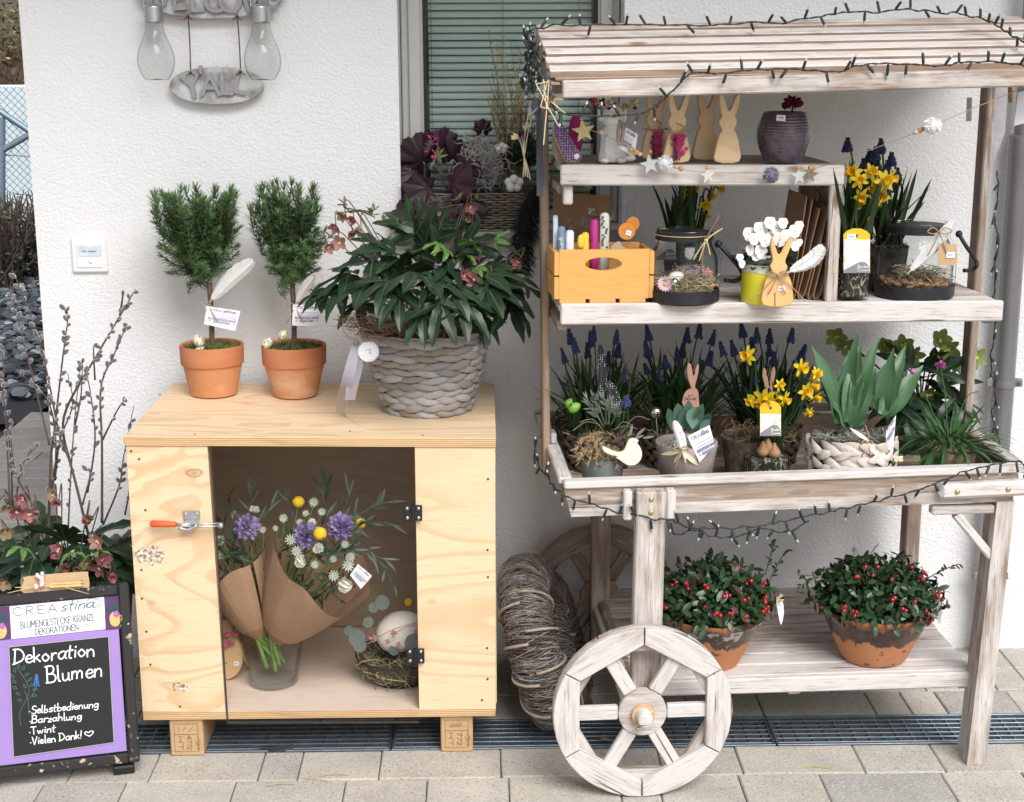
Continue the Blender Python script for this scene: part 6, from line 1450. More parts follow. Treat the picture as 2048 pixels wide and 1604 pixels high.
# ------------------------------------------------------------------ goods on the cart
def zs(u): return 1.0095-.008*(u+.90)/.945
def on(px, py, z, rpx):
    """centre of a round thing whose front bottom edge shows at px, py on a level z; rpx its radius in photo pixels"""
    p = PZ(px, py, z); k = mpp(p); return Vector((p.x, p.y, z))+CV*rpx*k, k
def sh(px, py):          # z of the middle shelf there
    p = PZ(px, py, 1.005); return zs((p-CO).dot(CU))+.0006
ZR = 1.297+.0006         # top of the riser
def tin(px, v): p = PV(px, 920, v); u = (p-CO).dot(CU); return C(u, v, .602+.008*(u+.88)/.92)
def PVv(v): return lambda px, py: PV(px, py, v)
def poly(px_list, v, n=3, closed=True):  # outline on the cart plane v -> local (x, z) about its centre, plus the placing matrix
    P = [PV(px, py, v) for px, py in px_list]; c = sum(P, Vector())/len(P)
    o = [((p-c).dot(CU), p.z-c.z) for p in P]
    if n > 1: o = [(q.x, q.y) for q in smooth([(a, b, 0) for a, b in o], n, True)]
    return o, T(c) @ RZ(TH)
FACE = -CV

# --- small pine crate with bagged gifts
CR1 = plywood('crate_pine', (.70, .36, .11), (.58, .26, .06), sx=3, sz=14, seed=2, contrast=.35)
a, b = PZ(1118, 608, sh(1118, 608)), PZ(1297, 606, sh(1297, 606)); zc = a.z; k = mpp(a)
crt = thing('wooden_crate', 'small orange pine crate with an oval hand hole on the shelf', 'crate', (a+b)/2)
w = (b-a).length; h = 108*k; D = .115
ax_ = (b-a).normalized(); ay_ = Vector((-ax_.y, ax_.x, 0)); XC = Matrix((ax_, ay_, Vector((0, 0, 1)))).transposed().to_4x4(); XC.translation = Vector((a.x, a.y, zc))
q = MB(); z0, z1 = .0095, h; hx, hz_, rx_, rz_ = w*.49, h*.735, w*.205, h*.125; n = 28
outer = []; 
for i in range(n):
    t_ = 2*PI*i/n; c_, s_ = math.cos(t_), math.sin(t_); L_ = min((w-hx if c_ > 0 else hx)/max(abs(c_), 1e-6), ((z1-hz_) if s_ > 0 else (hz_-z0))/max(abs(s_), 1e-6)); outer.append((hx+c_*L_, hz_+s_*L_))
for cx_, cz_ in ((0, z0), (w, z0), (w, z1), (0, z1)):
    j = min(range(n), key=lambda i: (outer[i][0]-cx_)**2+(outer[i][1]-cz_)**2); outer[j] = (cx_, cz_)
for y, fl_ in ((0, 1), (.011, 0)):
    o = q.add([(p[0], y, p[1]) for p in outer]); i_ = q.add([(hx+rx_*math.cos(2*PI*i/n), y, hz_+rz_*math.sin(2*PI*i/n)) for i in range(n)])
    for i in range(n):
        j = (i+1) % n; q.face(*((o+i, o+j, i_+j, i_+i) if fl_ else (o+j, o+i, i_+i, i_+j)))
    if fl_: fo, fi = o, i_
for i in range(n):
    j = (i+1) % n; q.face(fi+i, fi+j, i_+j, i_+i); q.face(fo+j, fo+i, o+i, o+j)
q.build('end_panel', CR1, crt, XC); q = MB(); q.cbox(0, w, D, D+.011, z0, z1, .001); q.build('end_panel', CR1, crt, XC)
for x0 in (-.0105, w+.0005):
    for (z_a, z_b) in ((.010, h*.50), (h*.53, h-.004)): q = MB(); q.cbox(x0, x0+.010, -.001, D+.012, z_a, z_b, .001); q.build('side_slat', CR1, crt, XC)
for i in range(3): q = MB(); q.cbox(.001+i*w*.335, .001+i*w*.335+w*.29, -.001, D+.012, .0005, .009, .001); q.build('bottom_slat', CR1, crt, XC)
CELLO = glassmat('cellophane', (.985, .985, .985), 1.25, .06, .012)
def pack(px0, px1, pyt, v, d, m, name, label, rnd_=.004, pyb=560):
    """upright slim pack in the crate"""
    a, b = PV(px0, pyt, v), PV(px1, pyt, v); zb_ = zc+.012; t = thing(name, label, 'gift', Vector(((a.x+b.x)/2, a.y, zb_)))
    q = MB(); ww = (b-a).length; q.lathe([(ww*.42, 0), (ww*.5, .004), (ww*.5, a.z-zb_-ww*.35), (ww*.38, a.z-zb_-ww*.1), (ww*.1, a.z-zb_)], 18, T((a.x+b.x)/2, a.y, zb_) @ RZ(TH) @ S(1, d, 1)); soft(q.build('tube', m, t), 50); return t, a, b
vcr = .20
pk = [pack(1106, 1116, 430, .21, .8, flat('white_blue_glaze', (.62, .68, .80), .3), 'candle', 'white candle at the left end of the pine crate'), pack(1115, 1131, 452, .185, .8, flat('slate_blue', (.13, .22, .29), .5), 'candle', 'slate blue lettered candle in the pine crate'),
      pack(1131, 1148, 460, .19, .8, flat('white_wax', (.74, .74, .82), .4), 'candle', 'white wax candle in the pine crate between blue and yellow'), pack(1163, 1178, 464, .185, .8, flat('yellow_wax', (.78, .52, .03), .45), 'candle', 'yellow candle standing in the pine crate'),
      pack(1180, 1197, 438, .20, .8, flat('magenta_wax', (.42, .02, .20), .5), 'candle', 'magenta candle standing in the pine crate'), pack(1200, 1219, 425, .20, .5, flat('white_print_pack', (.56, .58, .52), .4), 'candle', 'white candle printed with green leaves in the pine crate'),
      pack(1236, 1255, 412, .23, .8, CELLO, 'cello_bag', 'clear cellophane bag standing in the pine crate'), pack(1256, 1270, 402, .25, .8, CELLO, 'cello_bag', 'narrow clear cellophane bag at the back of the pine crate')]
L = MB(); t, a, b = pk[1]; text(L, 'ment.', PV(1127, 503, .173), PV(1126, 472, .173), Vector((-1, 0, 0)), .011, .0013); L.build('lettering', flat('pale_print', (.6, .68, .7), .6), t)
L = MB(); t, a, b = pk[5]; r_ = random.Random(4)
for i in range(16): L.ball(PV(1203+r_.random()*12, 434+i*4, .193), .0026, 6, 4, None, (1, .2, .7))
L.build('leaf_print', flat('print_green', (.04, .07, .04), .6), t)
q = MB(); t = pk[3][0]; c = PV(1162, 483, .176); q.ball(c, .0125, 14, 8, (RZ(TH)).to_3x3(), (.62, .25, 1.2)); q.build('yellow_egg_charm', flat('charm_yellow', (.75, .55, .05), .5), t, smooth=True)
for i, (px, py, v, s_) in enumerate(((1253, 462, .17, .018), (1265, 447, .185, .0145))):
    t = thing('orange_disc', ['front orange felt disc hanging over the crate edge', 'rear orange felt disc at the crate'][i], 'ornament', PV(px, py, v)); q = MB(); q.lathe([(s_*.97, 0), (s_, .001), (s_, .004), (s_*.97, .005)], 26, T(PV(px, py, v)) @ RZ(TH) @ RX(PI/2)); q.build('disc', flat('orange_felt', (.55, .20, .04), .9, 0, .1, 150), t)
    if i == 0: pricetag(t, PV(px+4, py+4, v-.0062), -CV, .011, .010, (.3, 0, 1))
for (px, py, s_) in ((1100, 440, 1), (1140, 445, 1), (1160, 440, 1.1), (1185, 420, .9)):
    pass
q = MB(); r_ = random.Random(9)
for (px, py) in ((1140, 450), (1165, 447), (1185, 425), (1218, 430)):
    c = PV(px, py, .21)
    for i in range(16): d = rnd_dir(r_); e = d.orthogonal()*.008; f = c+d*.012*r_.random(); q.quad(f-e, f+d.cross(e), f+e, f-d.cross(e)+d*.01)
t = thing('cellophane_wrap', 'crinkled clear cellophane tops above the candles in the crate', 'wrapping', PV(1160, 450, .21)); q.build('foil', CELLO, t)
q = MB(); a = [PV(x, y, .165) for x, y in ((1222, 492), (1240, 483), (1248, 490), (1252, 510), (1225, 508))]; 
t = thing('wooden_tag', 'small pale wooden fish tags hanging inside the crate end', 'ornament', a[0]); o, X = poly(((1222, 494), (1238, 482), (1244, 492), (1256, 500), (1240, 512), (1226, 508)), .168, 2); q.prism(o, .003); q.build('tag_wood', flat('pale_bark', (.38, .32, .25), .8), t, X)

q = MB(); o, X = poly(((1106, 384), (1222, 392), (1222, 505), (1106, 505)), .39, 1); q.prism(o, .003); ow = q.build('cardboard_sheet', KRAFT, None, X); props(ow, 'plain brown cardboard sheet standing behind the candle crate', 'cardboard')
# --- lantern jars
def lantern(px, pyb, rpx, pytop, label, seed, handle, strap):
    c, k = on(px, pyb, sh(px, pyb), rpx); r = rpx*k; H = (pyb-pytop)*k*.975-.0; t = thing('lantern_jar', label, 'lantern', c)
    q = MB(); q.lathe([(r*.96, 0), (r, .003), (r, .027), (r*.965, .029), (r*.965, .006)], 40, T(c)); soft(q.build('base_ring', BLACKM, t), 40)
    pr = [(v.x, v.y) for v in smooth([(r*.94, .010, 0), (r*.95, .04, 0), (r*.955, H*.45, 0), (r*.93, H*.62, 0), (r*.80, H*.76, 0), (r*.765, H*.82, 0), (r*.765, H, 0)], 5)]
    q = MB(); q.lathe([(.001, .008)]+pr+[(a-.002, b) for a, b in pr[::-1]]+[(.001, .010)], 40, T(c), False, False); q.build('glass', CLEAR, t, smooth=True)
    q = MB(); q.lathe([(r*.775, H*.855), (r*.80, H*.86), (r*.80, H*.955), (r*.775, H*.96)], 40, T(c)); soft(q.build('neck_ring', BLACKM, t), 40)
    for an in (0,):
        d = (CU*math.cos(an)-CV*.25).normalized(); s = [c+d*(r*1.01)+Vector((0, 0, .003)), c+d*(r*1.012)+Vector((0, 0, H*.55)), c+d*(r*.95)+Vector((0, 0, H*.68)), c+d*(r*.83)+Vector((0, 0, H*.80)), c+d*(r*.82)+Vector((0, 0, H*.96))]
        tv = d.cross(Vector((0, 0, 1)))*.0055; ribbon('strap', s, [tv]*5, BLACKM, t, 4)
    P = [PV(x, y, (c-CO).dot(CV)-.01*(i % 2)) for i, (x, y) in enumerate(handle)]; q = MB(); q.tube(smooth(P, 5), .0045, 8); q.ball(P[0], .008, 8, 6); q.build('bail_handle', BLACKM, t, smooth=True)
    return t, c, r, H, k
t1, c1, r1, H1, k1_ = lantern(1379, 613, 73, 462, 'black-framed lantern jar with a straw nest, egg and pink daisy', 1, ((1437, 488), (1462, 515), (1480, 538), (1484, 552), (1470, 562), (1450, 560)), True)
strands(t1, c1+Vector((0, 0, .034)), r1*.82, r1*.82, .016, 330, .0008, .055, [flat('nest_straw', (.36, .30, .16), .9, 0, .3), flat('nest_dark', (.16, .13, .07), .9), flat('nest_pale', (.55, .48, .28), .9)], 2, 'nest_straw', .35)
strands(t1, c1+Vector((.018, 0, .048)), r1*.5, r1*.5, .022, 170, .0006, .03, [flat('pink_fluff', (.50, .36, .38), .9, 0, .3)], 3, 'pink_fluff', .8)
q = MB(); q.lathe([(r1*.86, .012), (r1*.86, .036), (.001, .040)], 30, T(c1)); q.build('nest_base', flat('nest_base', (.17, .14, .08), .95, 0, .5, 120, .8), t1)
egg(t1, PV(1352, 556, (c1-CO).dot(CV)-.035), .014, flat('egg_white', (.66, .62, .58), .5, 0, .1, 90), (.9, 0, .4), 'small_egg')
q = MB(); q.ball(PV(1349, 564, (c1-CO).dot(CV)-.052), .0085, 12, 9); q.build('silver_bauble', flat('silver', (.7, .7, .7), .12, 1, .02), t1, smooth=True)
q = MB(); c = PV(1330, 568, (c1-CO).dot(CV)-.050); LIL = leafmat('pink_daisy', (.50, .30, .42), (.62, .45, .55), .6, trans=.2)
for i in range(16): leaf(q, T(c) @ (-CV+Vector((0, 0, .4))).to_track_quat('Z', 'Y').to_matrix().to_4x4() @ RZ(i*PI/8) @ RY(-.3), .018, .006, 'obov', .3, .1, 4)
q.mi = 1; q.ball(c-CV*.003, .004, 8, 5); q.build('daisy', [LIL, CRAS], t1, smooth=True)
q = MB(); v_ = (c1-CO).dot(CV)-.06
for (x, y) in ((1415, 541), (1424, 570), (1384, 580), (1420, 546)): 
    for j in range(5): q.ball(PV(x, y, v_)+rnd_dir(r_)*.0035, .0026, 5, 4)
q.build('coral_buds', flat('coral', (.62, .22, .20), .7), t1)
q = MB(); vv = (c1-CO).dot(CV)-r1*.98; q.tube([c1+Vector((r1*.815*math.cos(i*PI/24), r1*.815*math.sin(i*PI/24), H1*.93)) for i in range(48)], .0011, 4, closed=True)
kn = PV(1412, 481, vv)
for (x, y) in ((1445, 457), (1438, 462), (1386, 520), (1398, 523), (1420, 510)): q.tube(smooth([kn, (kn+PV(x, y, vv))/2+Vector((0, -.004, .003)), PV(x, y, vv-.004)], 4), .0016, 5)
q.ball(kn, .0045, 7, 5); q.build('straw_knot', flat('raffia', (.52, .40, .22), .85, 0, .2), t1, smooth=True)
q = MB(); q.tube(smooth([PV(1402, 545, vv), PV(1410, 485, vv), PV(1436, 436, vv)], 5), .0022, 6); q.ball(PV(1436, 436, vv), .004, 6, 5, None, (.7, .7, 1.5)); q.build('twig', flat('pale_twig', (.17, .10, .07), .8), t1, smooth=True)
t2, c2, r2, H2, k2_ = lantern(1853, 604, 79, 448, 'black-framed lantern jar with a white feather and wood chips', 2, ((1918, 468), (1932, 492), (1950, 518), (1954, 530), (1945, 540), (1928, 541)), False)
q = MB(); r_ = random.Random(17)
q.lathe([(r2*.88, .010), (r2*.88, .022), (.001, .024)], 24, T(c2))
for i in range(260):
    a = r_.random()*6.3; q_ = r2*.86*math.sqrt(r_.random()); q.ball(c2+Vector((q_*math.cos(a), q_*math.sin(a), .026+.012*r_.random())), .0055*r_.uniform(.6, 1.3), 5, 4, RX(r_.random()*3).to_3x3(), (1.3, .8, .6), .2, r_)
q.build('wood_chips', flat('wood_chip', (.27, .14, .07), .8, 0, .5, 130), t2, kind='stuff')
strands(t2, c2+Vector((.02, 0, .042)), r2*.6, r2*.55, .02, 110, .0009, .05, [flat('hay_brown', (.16, .11, .06), .9, 0, .3), flat('hay_tan', (.50, .42, .26), .9)], 8, 'hay', .4)
vv2 = (c2-CO).dot(CV)-r2*1.03
feather(t2, PV(1815, 548, vv2+.01), PV(1908, 441, vv2), .040, FEAW, curve=.02, seed=8, facing=-CV)
bow(t2, PV(1878, 464, vv2-.004), -CV, .026, .05, TWINE, .0013)
q = MB(); o, X = poly(((1877, 492), (1880, 488), (1910, 488), (1914, 494), (1914, 526), (1910, 530), (1880, 530), (1876, 526)), vv2-.004, 2); q.prism(o, .0008); tk = q.build('kraft_label', KRAFTL, t2, X); pricetag(t2, PV(1901, 510, vv2-.0055), -CV, .018, .012)

# --- daffodils in pots
def bulb_leaves(t, c, n, H, spread, w, seed, mats=DLEAF, droop=.5, rx=.03, ry=.03):
    r_ = random.Random(seed); q = MB()
    for i in range(n):
        a = r_.random()*6.283; b = c+Vector((rx*r_.uniform(-1, 1), ry*r_.uniform(-1, 1), 0)); d = Vector((math.cos(a)*spread*r_.random(), math.sin(a)*spread*r_.random(), 1)).normalized()
        leaf(q, frame(b, d, Vector((math.cos(a), math.sin(a), .2))*-1), H*r_.uniform(.6, 1.08), w*r_.uniform(.8, 1.2), 'strap', droop*r_.uniform(-.4, 1.4), .35, 6)
    return q.build('foliage', mats, t, smooth=True)
def daffs(t, c, fl, v, seed, stems=True):
    r_ = random.Random(seed); q = MB()
    for (px, py, fx, fz, s_) in fl:
        p = PV(px, py, v+r_.uniform(-.02, .02)); d = (CU*fx-CV*(1-abs(fx)*.6)+Vector((0, 0, fz))).normalized()
        inst('flower', DAF[r_.randrange(5)], t, T(p) @ d.to_track_quat('Z', 'Y').to_matrix().to_4x4() @ RZ(r_.random()*6) @ S(s_)); b = p-d*.012
        stem(q, [c+Vector((r_.uniform(-.015, .015), r_.uniform(-.01, .01), 0)), (c+b)/2+Vector((b.x-c.x, 0, 0))*.15, b+Vector((0, 0, .006))-d*.008, b+d*.012], .0019)
    q.build('flower_stems', DLEAF, t, smooth=True)
def plant_tag(t, v, px0, px1, pyt, pym, pyb, arch=True, house=False, skew=0):
    W_ = px1-px0; o, X = poly([(px0, pyb), (px0, pyt+12), (px0+W_*.12, pyt+5), (px0+W_*.35, pyt), (px1-W_*.35, pyt), (px1-W_*.12, pyt+5), (px1, pyt+12), (px1, pyb)], v, 1)
    q = MB(); q.prism(o, .0008); tg = q.build('plant_tag', flat('tag_yellow', (.80, .47, .02), .4, 0, .02), t, X)
    def bandq(y0, y1, m, nm, pts=None, dv=.0006):
        o, X = poly(pts or [(px0+.5, y1), (px0+.5, y0), (px1-.5, y0), (px1-.5, y1)], v-dv, 1); q = MB(); q.prism(o, .0003); return q.build(nm, m, tg, X)
    bandq(pym, pym+6, flat('tag_white', (.82, .82, .8), .4), 'white_band'); ph = NT('flower_print', .4); ph.color(ph.ramp(ph.noise(ph.obj(), 70, 3), [(.35, (.80, .80, .78)), (.55, (.74, .70, .62)), (.7, (.70, .52, .35))])); bandq(pym+6, pyb, ph.mat, 'photo_print')
    bandq(0, 0, flat('tag_grey', (.22, .22, .25), .4), 'name_band', [(px0+1, pyb), (px0+1, pyb-6), (px0+W_*.6, pyb-22), (px0+W_*.8, pyb-22), (px1-1, pyb-14), (px1-1, pyb)], .0010)
    L = MB(); w_ = .00075; text(L, 'Bridal', PV(px0+W_*.52, pyb-10, v-.0016), PV(px1-2, pyb-11, v-.0016), Vector((0, 0, 1)), .0062, w_); text(L, 'Crown', PV(px0+W_*.52, pyb-3, v-.0016), PV(px1-2, pyb-4, v-.0016), Vector((0, 0, 1)), .0062, w_); L.build('tag_print', flat('white_print', (.85, .85, .85), .5), tg)
    q = MB(); q.ball(PV((px0+px1)/2, pyt+14, v-.0004), .003, 8, 5, None, (1, .3, 1.2)); q.build('slot', INKD, tg)
    if not house: pricetag(tg, PV(px0+W_*.30, pyt+16, v-.0010), -CV, .019, .0105)
    return tg
ROOTJ = NT('root_ball', .9); _v = ROOTJ.obj(); ROOTJ.color(ROOTJ.mix(ROOTJ.ramp(ROOTJ.noise(ROOTJ.map(_v, (1, 1, .5)), 90, 3, .6, 1.5), [(.52, 0), (.60, 1)]), (.018, .017, .014), (.34, .31, .24))); ROOTJ = ROOTJ.mat
def jar(t, c, r, H, zr=.55, name='glass_jar'):
    q = MB(); q.lathe([(r*.9, .0), (r, .006), (r, H), (r-.002, H), (r-.002, .008), (.001, .007)], 32, T(c)); soft(q.build(name, CLEAR, t), 50)
    q = MB(); q.lathe([(r*.86, .009), (r-.0035, .014), (r-.0035, H*zr), (r*.6, H*zr+.004), (.001, H*zr+.005)], 28, T(c)); soft(q.build('roots', ROOTJ, t), 50)
cj, kj = on(1713, 604, sh(1713, 604), 35); dj = thing('daffodil_jar', 'yellow daffodils in a glass jar with an arched yellow plant tag on the shelf', 'potted plant', cj); vj = (cj-CO).dot(CV)
jar(dj, cj, 35*kj, .118, .75); bulb_leaves(dj, cj+Vector((0, 0, .09)), 46, .20, .35, .011, 4, DLEAF, .45, .022, .022)
daffs(dj, cj+Vector((0, 0, .09)), ((1718, 360, -.1, .1, .95), (1722, 392, -.1, -.3, .95), (1768, 362, .2, .2, 1.1), (1758, 388, .1, -.3, 1.15), (1780, 355, .6, -.1, 1.0), (1742, 345, 0, .3, 1.0), (1705, 345, -.4, .2, .95), (1736, 438, .1, -.7, .55), (1752, 372, -.3, .3, .9), (1716, 408, 0, -.6, .7)), vj-.01, 3)
plant_tag(dj, vj-35*kj-.003, 1687, 1740, 457, 479, 546)
strands(dj, cj+Vector((0, 0, .03)), .028, .028, .03, 26, .0010, .03, [flat('white_root', (.62, .55, .40), .8)], 4, 'white_roots', .7)
# hyacinth-like grape hyacinths behind, in a grey basket
ch_ = C((PV(1775, 500, .30)-CO).dot(CU), .30, zs(0)+.0006); mh = thing('grape_hyacinth', 'tall dark grape hyacinths in a mossy grey pot behind the daffodil jar', 'potted plant', ch_)
q = MB(); q.lathe([(.036, 0), (.046, .10), (.043, .10), (.001, .092)], 24, T(ch_)); q.build('pot', flat('mossy_grey', (.075, .07, .062), .95, 0, .6, 60, 1), mh); moss(mh, ch_+Vector((0, 0, .095)), .044, .01, 200, LICH, 5, .012)
bulb_leaves(mh, ch_+Vector((0, 0, .10)), 34, .17, .8, .011, 14, DLEAF, .5)
r_ = random.Random(41); q = MB()
for i, (px, py) in enumerate(((1704, 275), (1775, 278), (1760, 293), (1752, 300), (1792, 304), (1740, 318), (1764, 318), (1788, 322), (1803, 335), (1720, 332), (1775, 345), (1745, 340), (1730, 350), (1800, 355), (1760, 350))):
    p = PV(px, py, .30+r_.uniform(-.02, .02)); inst('flower_spike', MUS[[0, 3][i % 2]], mh, T(p-Vector((0, 0, .135*1.2))) @ RZ(i) @ S(1.25, 1.25, 1.2)) if False else None
    m_ = MUS[[0, 3][i % 2]]; Hs = .13 if m_ is MUS[0] else .175; inst('flower_spike', m_, mh, T(p.x, p.y, p.z-Hs*1.12) @ S(1.45, 1.45, 1.12))
q.build('x', DLEAF, mh) if False else None
q = MB(); o, X = poly(((1778, 455), (1778, 436), (1800, 436), (1812, 442), (1812, 458)), .262, 1); q.prism(o, .002); bt_ = q.build('pot_label', BLACKM, mh, X); L = MB(); text(L, 'DT', PV(1786, 452, .2606), PV(1801, 452, .2606), Vector((0, 0, 1)), .012, .002); L.build('label_print', flat('white_print2', (.8, .8, .8), .5), bt_)
# daffodils behind the first lantern
cd_ = C((PV(1365, 520, .33)-CO).dot(CU), .33, zs(-.6)+.0006); dd = thing('potted_daffodil', 'shaded daffodils with a yellow tag behind the nest lantern', 'potted plant', cd_)
q = MB(); q.lathe([(.035, 0), (.045, .09), (.042, .09), (.001, .084)], 24, T(cd_)); q.build('pot', flat('dark_plastic_pot', (.03, .03, .03), .6), dd)
bulb_leaves(dd, cd_+Vector((0, 0, .085)), 30, .17, .35, .014, 24, DLEAF, .4); daffs(dd, cd_+Vector((0, 0, .085)), ((1385, 378, .2, 0, .8), (1422, 390, .5, -.2, .7), (1410, 408, .3, -.4, .8), (1415, 432, .4, -.5, .5), (1375, 385, -.3, .1, .7), (1440, 380, .5, .2, .6)), .32, 5)
plant_tag(dd, .27, 1312, 1352, 457, 478, 520)

# --- pansies in a yellow tin with a wooden rabbit in front
cp, kp = on(1538, 611, sh(1538, 611), 46); pn = thing('pansy_tin', 'white pansies in a ribbed yellow tin can with a feather', 'potted plant', cp); vp_ = (cp-CO).dot(CV)
r0 = 46*kp; H0_ = .083; pr = [(r0*.98, 0)]
for i in range(24): pr.append((r0*(1+(.016 if i % 2 and 2 < i < 18 else 0)), .003+i/24*(H0_-.004)))
q = MB(); q.lathe(pr+[(r0*1.02, H0_), (r0*.97, H0_), (r0*.96, H0_-.012), (.001, H0_-.012)], 36, T(cp))
YT = NT('yellow_tin', .35); sp_ = YT.n('SeparateXYZ'); YT.set(sp_.inputs[0], YT.obj(False)); YT.color(YT.mix(YT.math('GREATER_THAN', sp_.outputs[2], cp.z+H0_*.80), (.66, .60, .03), (.60, .61, .52))); soft(q.build('tin', YT.mat, pn), 30)
q = MB(); r_ = random.Random(51)
for i in range(120):
    a = r_.random()*6.283; s_ = math.sqrt(r_.random()); p = cp+Vector((.055*s_*math.cos(a), .05*s_*math.sin(a), H0_+.05*(1-s_*.8)*r_.random())); leaf(q, frame(p, (math.cos(a), math.sin(a), r_.uniform(-.5, .5)), (0, 0, 1)), .022, .016, 'obov', .6, .15, 4)
q.build('foliage', CUTG, pn, smooth=True)
q = MB()
for (px, py, s_) in ((1498, 468, 1.05), (1520, 458, 1.1), (1530, 480, 1.05), (1522, 503, 1.1), (1545, 470, 1.15), (1552, 455, 1.0), (1560, 478, 1.1), (1572, 470, .9), (1590, 462, 1.0), (1598, 452, .8), (1500, 500, .8), (1480, 515, .6), (1484, 528, .6), (1590, 492, .75), (1598, 485, .6), (1508, 478, .9), (1540, 445, .9), (1512, 512, .75), (1566, 446, .8), (1582, 478, .8), (1535, 520, .7)):
    p = PV(px, py, vp_-.035-.02*r_.random()); d = (-CV+CU*r_.uniform(-.5, .4)+Vector((0, 0, r_.uniform(-.1, .5)))).normalized()
    X = frame(p, d.cross(Vector((0, 0, 1)))*-1, d); inst('flower', PAN[r_.randrange(3)], pn, X @ S(s_)); stem(q, [cp+Vector((0, 0, H0_)), (cp+Vector((0, 0, H0_*1.3))+p)/2, p+CV*.001], .0009)
q.build('flower_stems', DLEAF, pn, smooth=True)
feather(pn, PV(1574, 545, vp_-r0-.012), PV(1646, 492, vp_-r0-.02), 44*kp, FEAW, curve=.1, seed=11, facing=-CV)
def rabbit(label, name, v, cx, yb, k_px, th, m, group=None, rot=0, bowc=None, outline=None):
    o0 = outline or [(-25, 0), (25, 0), (24, -35), (17, -60), (12, -66), (17, -76), (18, -88), (14, -96), (20, -112), (24, -134), (22, -140), (14, -134), (6, -112), (1, -106), (-4, -112), (-10, -134), (-18, -140), (-20, -134), (-18, -112), (-14, -96), (-19, -86), (-18, -76), (-13, -66), (-18, -58), (-25, -30)]
    p0 = PV(cx, yb, v); kk = mpp(p0); t = thing(name, label, 'wooden rabbit', p0, group); o = [(a*k_px*kk, -b*k_px*kk*1.0) for a, b in o0]; o = [(v_.x, v_.y) for v_ in smooth([(a, b, 0) for a, b in o], 3, True)]; mn = min(b for a, b in o); o = [(a, b-mn) for a, b in o]
    q = MB(); q.prism(o, th, None, .0015); q.build('body', m, t, T(p0) @ RZ(TH+rot)); return t, p0, kk
PINE = plywood('light_pine', (.74, .56, .34), (.64, .44, .24), sx=4, sz=4, seed=3, contrast=.6); PINED = plywood('darker_pine', (.66, .48, .30), (.56, .38, .22), sx=5, sz=3, seed=9, contrast=.6)
PINEO = plywood('orange_pine', (.70, .44, .19), (.60, .33, .12), sx=6, sz=2, seed=5, contrast=.5)
zf = sh(1550, 614); pf = PZ(1552, 614, zf); vf = (pf-CO).dot(CV)
tb, p0, kk = rabbit('orange pine rabbit with twine leaning on the yellow tin', 'wooden_rabbit', vf, 1554, 614, .97, .008, PINEO, None, 0, None,
    [(-29, 0), (29, 0), (30, -40), (22, -60), (14, -66), (19, -78), (14, -90), (20, -108), (28, -132), (22, -138), (12, -122), (4, -106), (-2, -106), (-8, -122), (-12, -136), (-16, -138), (-17, -118), (-12, -92), (-17, -80), (-12, -66), (-22, -60), (-29, -38)])
pricetag(tb, PV(1563, 577, vf-.0012), -CV, .015, .010); bow(tb, PV(1555, 550, vf-.004), -CV, .022, .04, TWINE, .0012)
q = MB(); q.tube([PV(1496, 540, vf-.002), PV(1520, 549, vf-.003), PV(1555, 550, vf-.004), PV(1582, 545, vf-.002)], .0011, 5); q.tube(smooth([PV(1552, 552, vf-.004), PV(1520, 585, vf-.004), PV(1490, 608, vf-.002)], 4), .0011, 5); q.tube(smooth([PV(1556, 552, vf-.004), PV(1585, 575, vf-.004), PV(1610, 602, vf+.01)], 4), .0011, 5); q.build('twine', TWINE, tb)
q = MB(); q.tube([PV(1550, 585, vf-.0008), PV(1550, 612, vf-.0008)], .0012, 4); q.tube([PV(1556, 475+10, vf-.0005), PV(1556, 495, vf-.0005)], .002, 4); q.build('groove', flat('burnt_line', (.30, .15, .06), .8), tb)

# --- folded brown paper gift bags leaning in the riser
for i, (px, py, hgt, lean, v0, dep, nm) in enumerate(((1585, 602, 205, .13, .19, .16, 'tallest brown paper bag behind the pansies'), (1600, 602, 185, .22, .18, .14, 'brown paper bag, second in the row in the riser'), (1618, 602, 190, .20, .175, .12, 'brown paper bag, third in the row in the riser'), (1630, 604, 185, .22, .17, .11, 'brown paper bag nearest the riser frame'))):
    p = PV(px, py, v0); u = (p-CO).dot(CU); kk = mpp(p); t = thing('paper_bag', nm, 'paper bag', C(u, v0, zs(u)), 'brown paper bags in the riser')
    H_ = hgt*kk; g_ = .006+.003*(i % 2); prof_ = [(0-g_, H_), (-g_*.9, H_*.5), (-g_*.8, .010), (-g_*.4, .002), (0, 0), (g_*.4, .002), (g_*.8, .010), (g_*.9, H_*.5), (g_*1.1, H_*(.97))]
    q = MB(); rows = []
    for (x, z) in prof_:
        for_x = x+math.sin(lean)*z; zz_ = z*math.cos(lean)+.0012
        rows.append(q.add([C(u+for_x, v0+.003*math.sin(z*90+i), zs(u)+zz_), C(u+for_x+.001, v0+dep, zs(u)+zz_), C(u+for_x+.0016, v0+dep, zs(u)+zz_+.0002), C(u+for_x+.0016, v0+.003*math.sin(z*90+i), zs(u)+zz_+.0002)]))
    for a, b in zip(rows, rows[1:]):
        for k_ in range(4): q.face(a+k_, a+(k_+1) % 4, b+(k_+1) % 4, b+k_)
    q.build('folded_sheet', KRAFT, t)

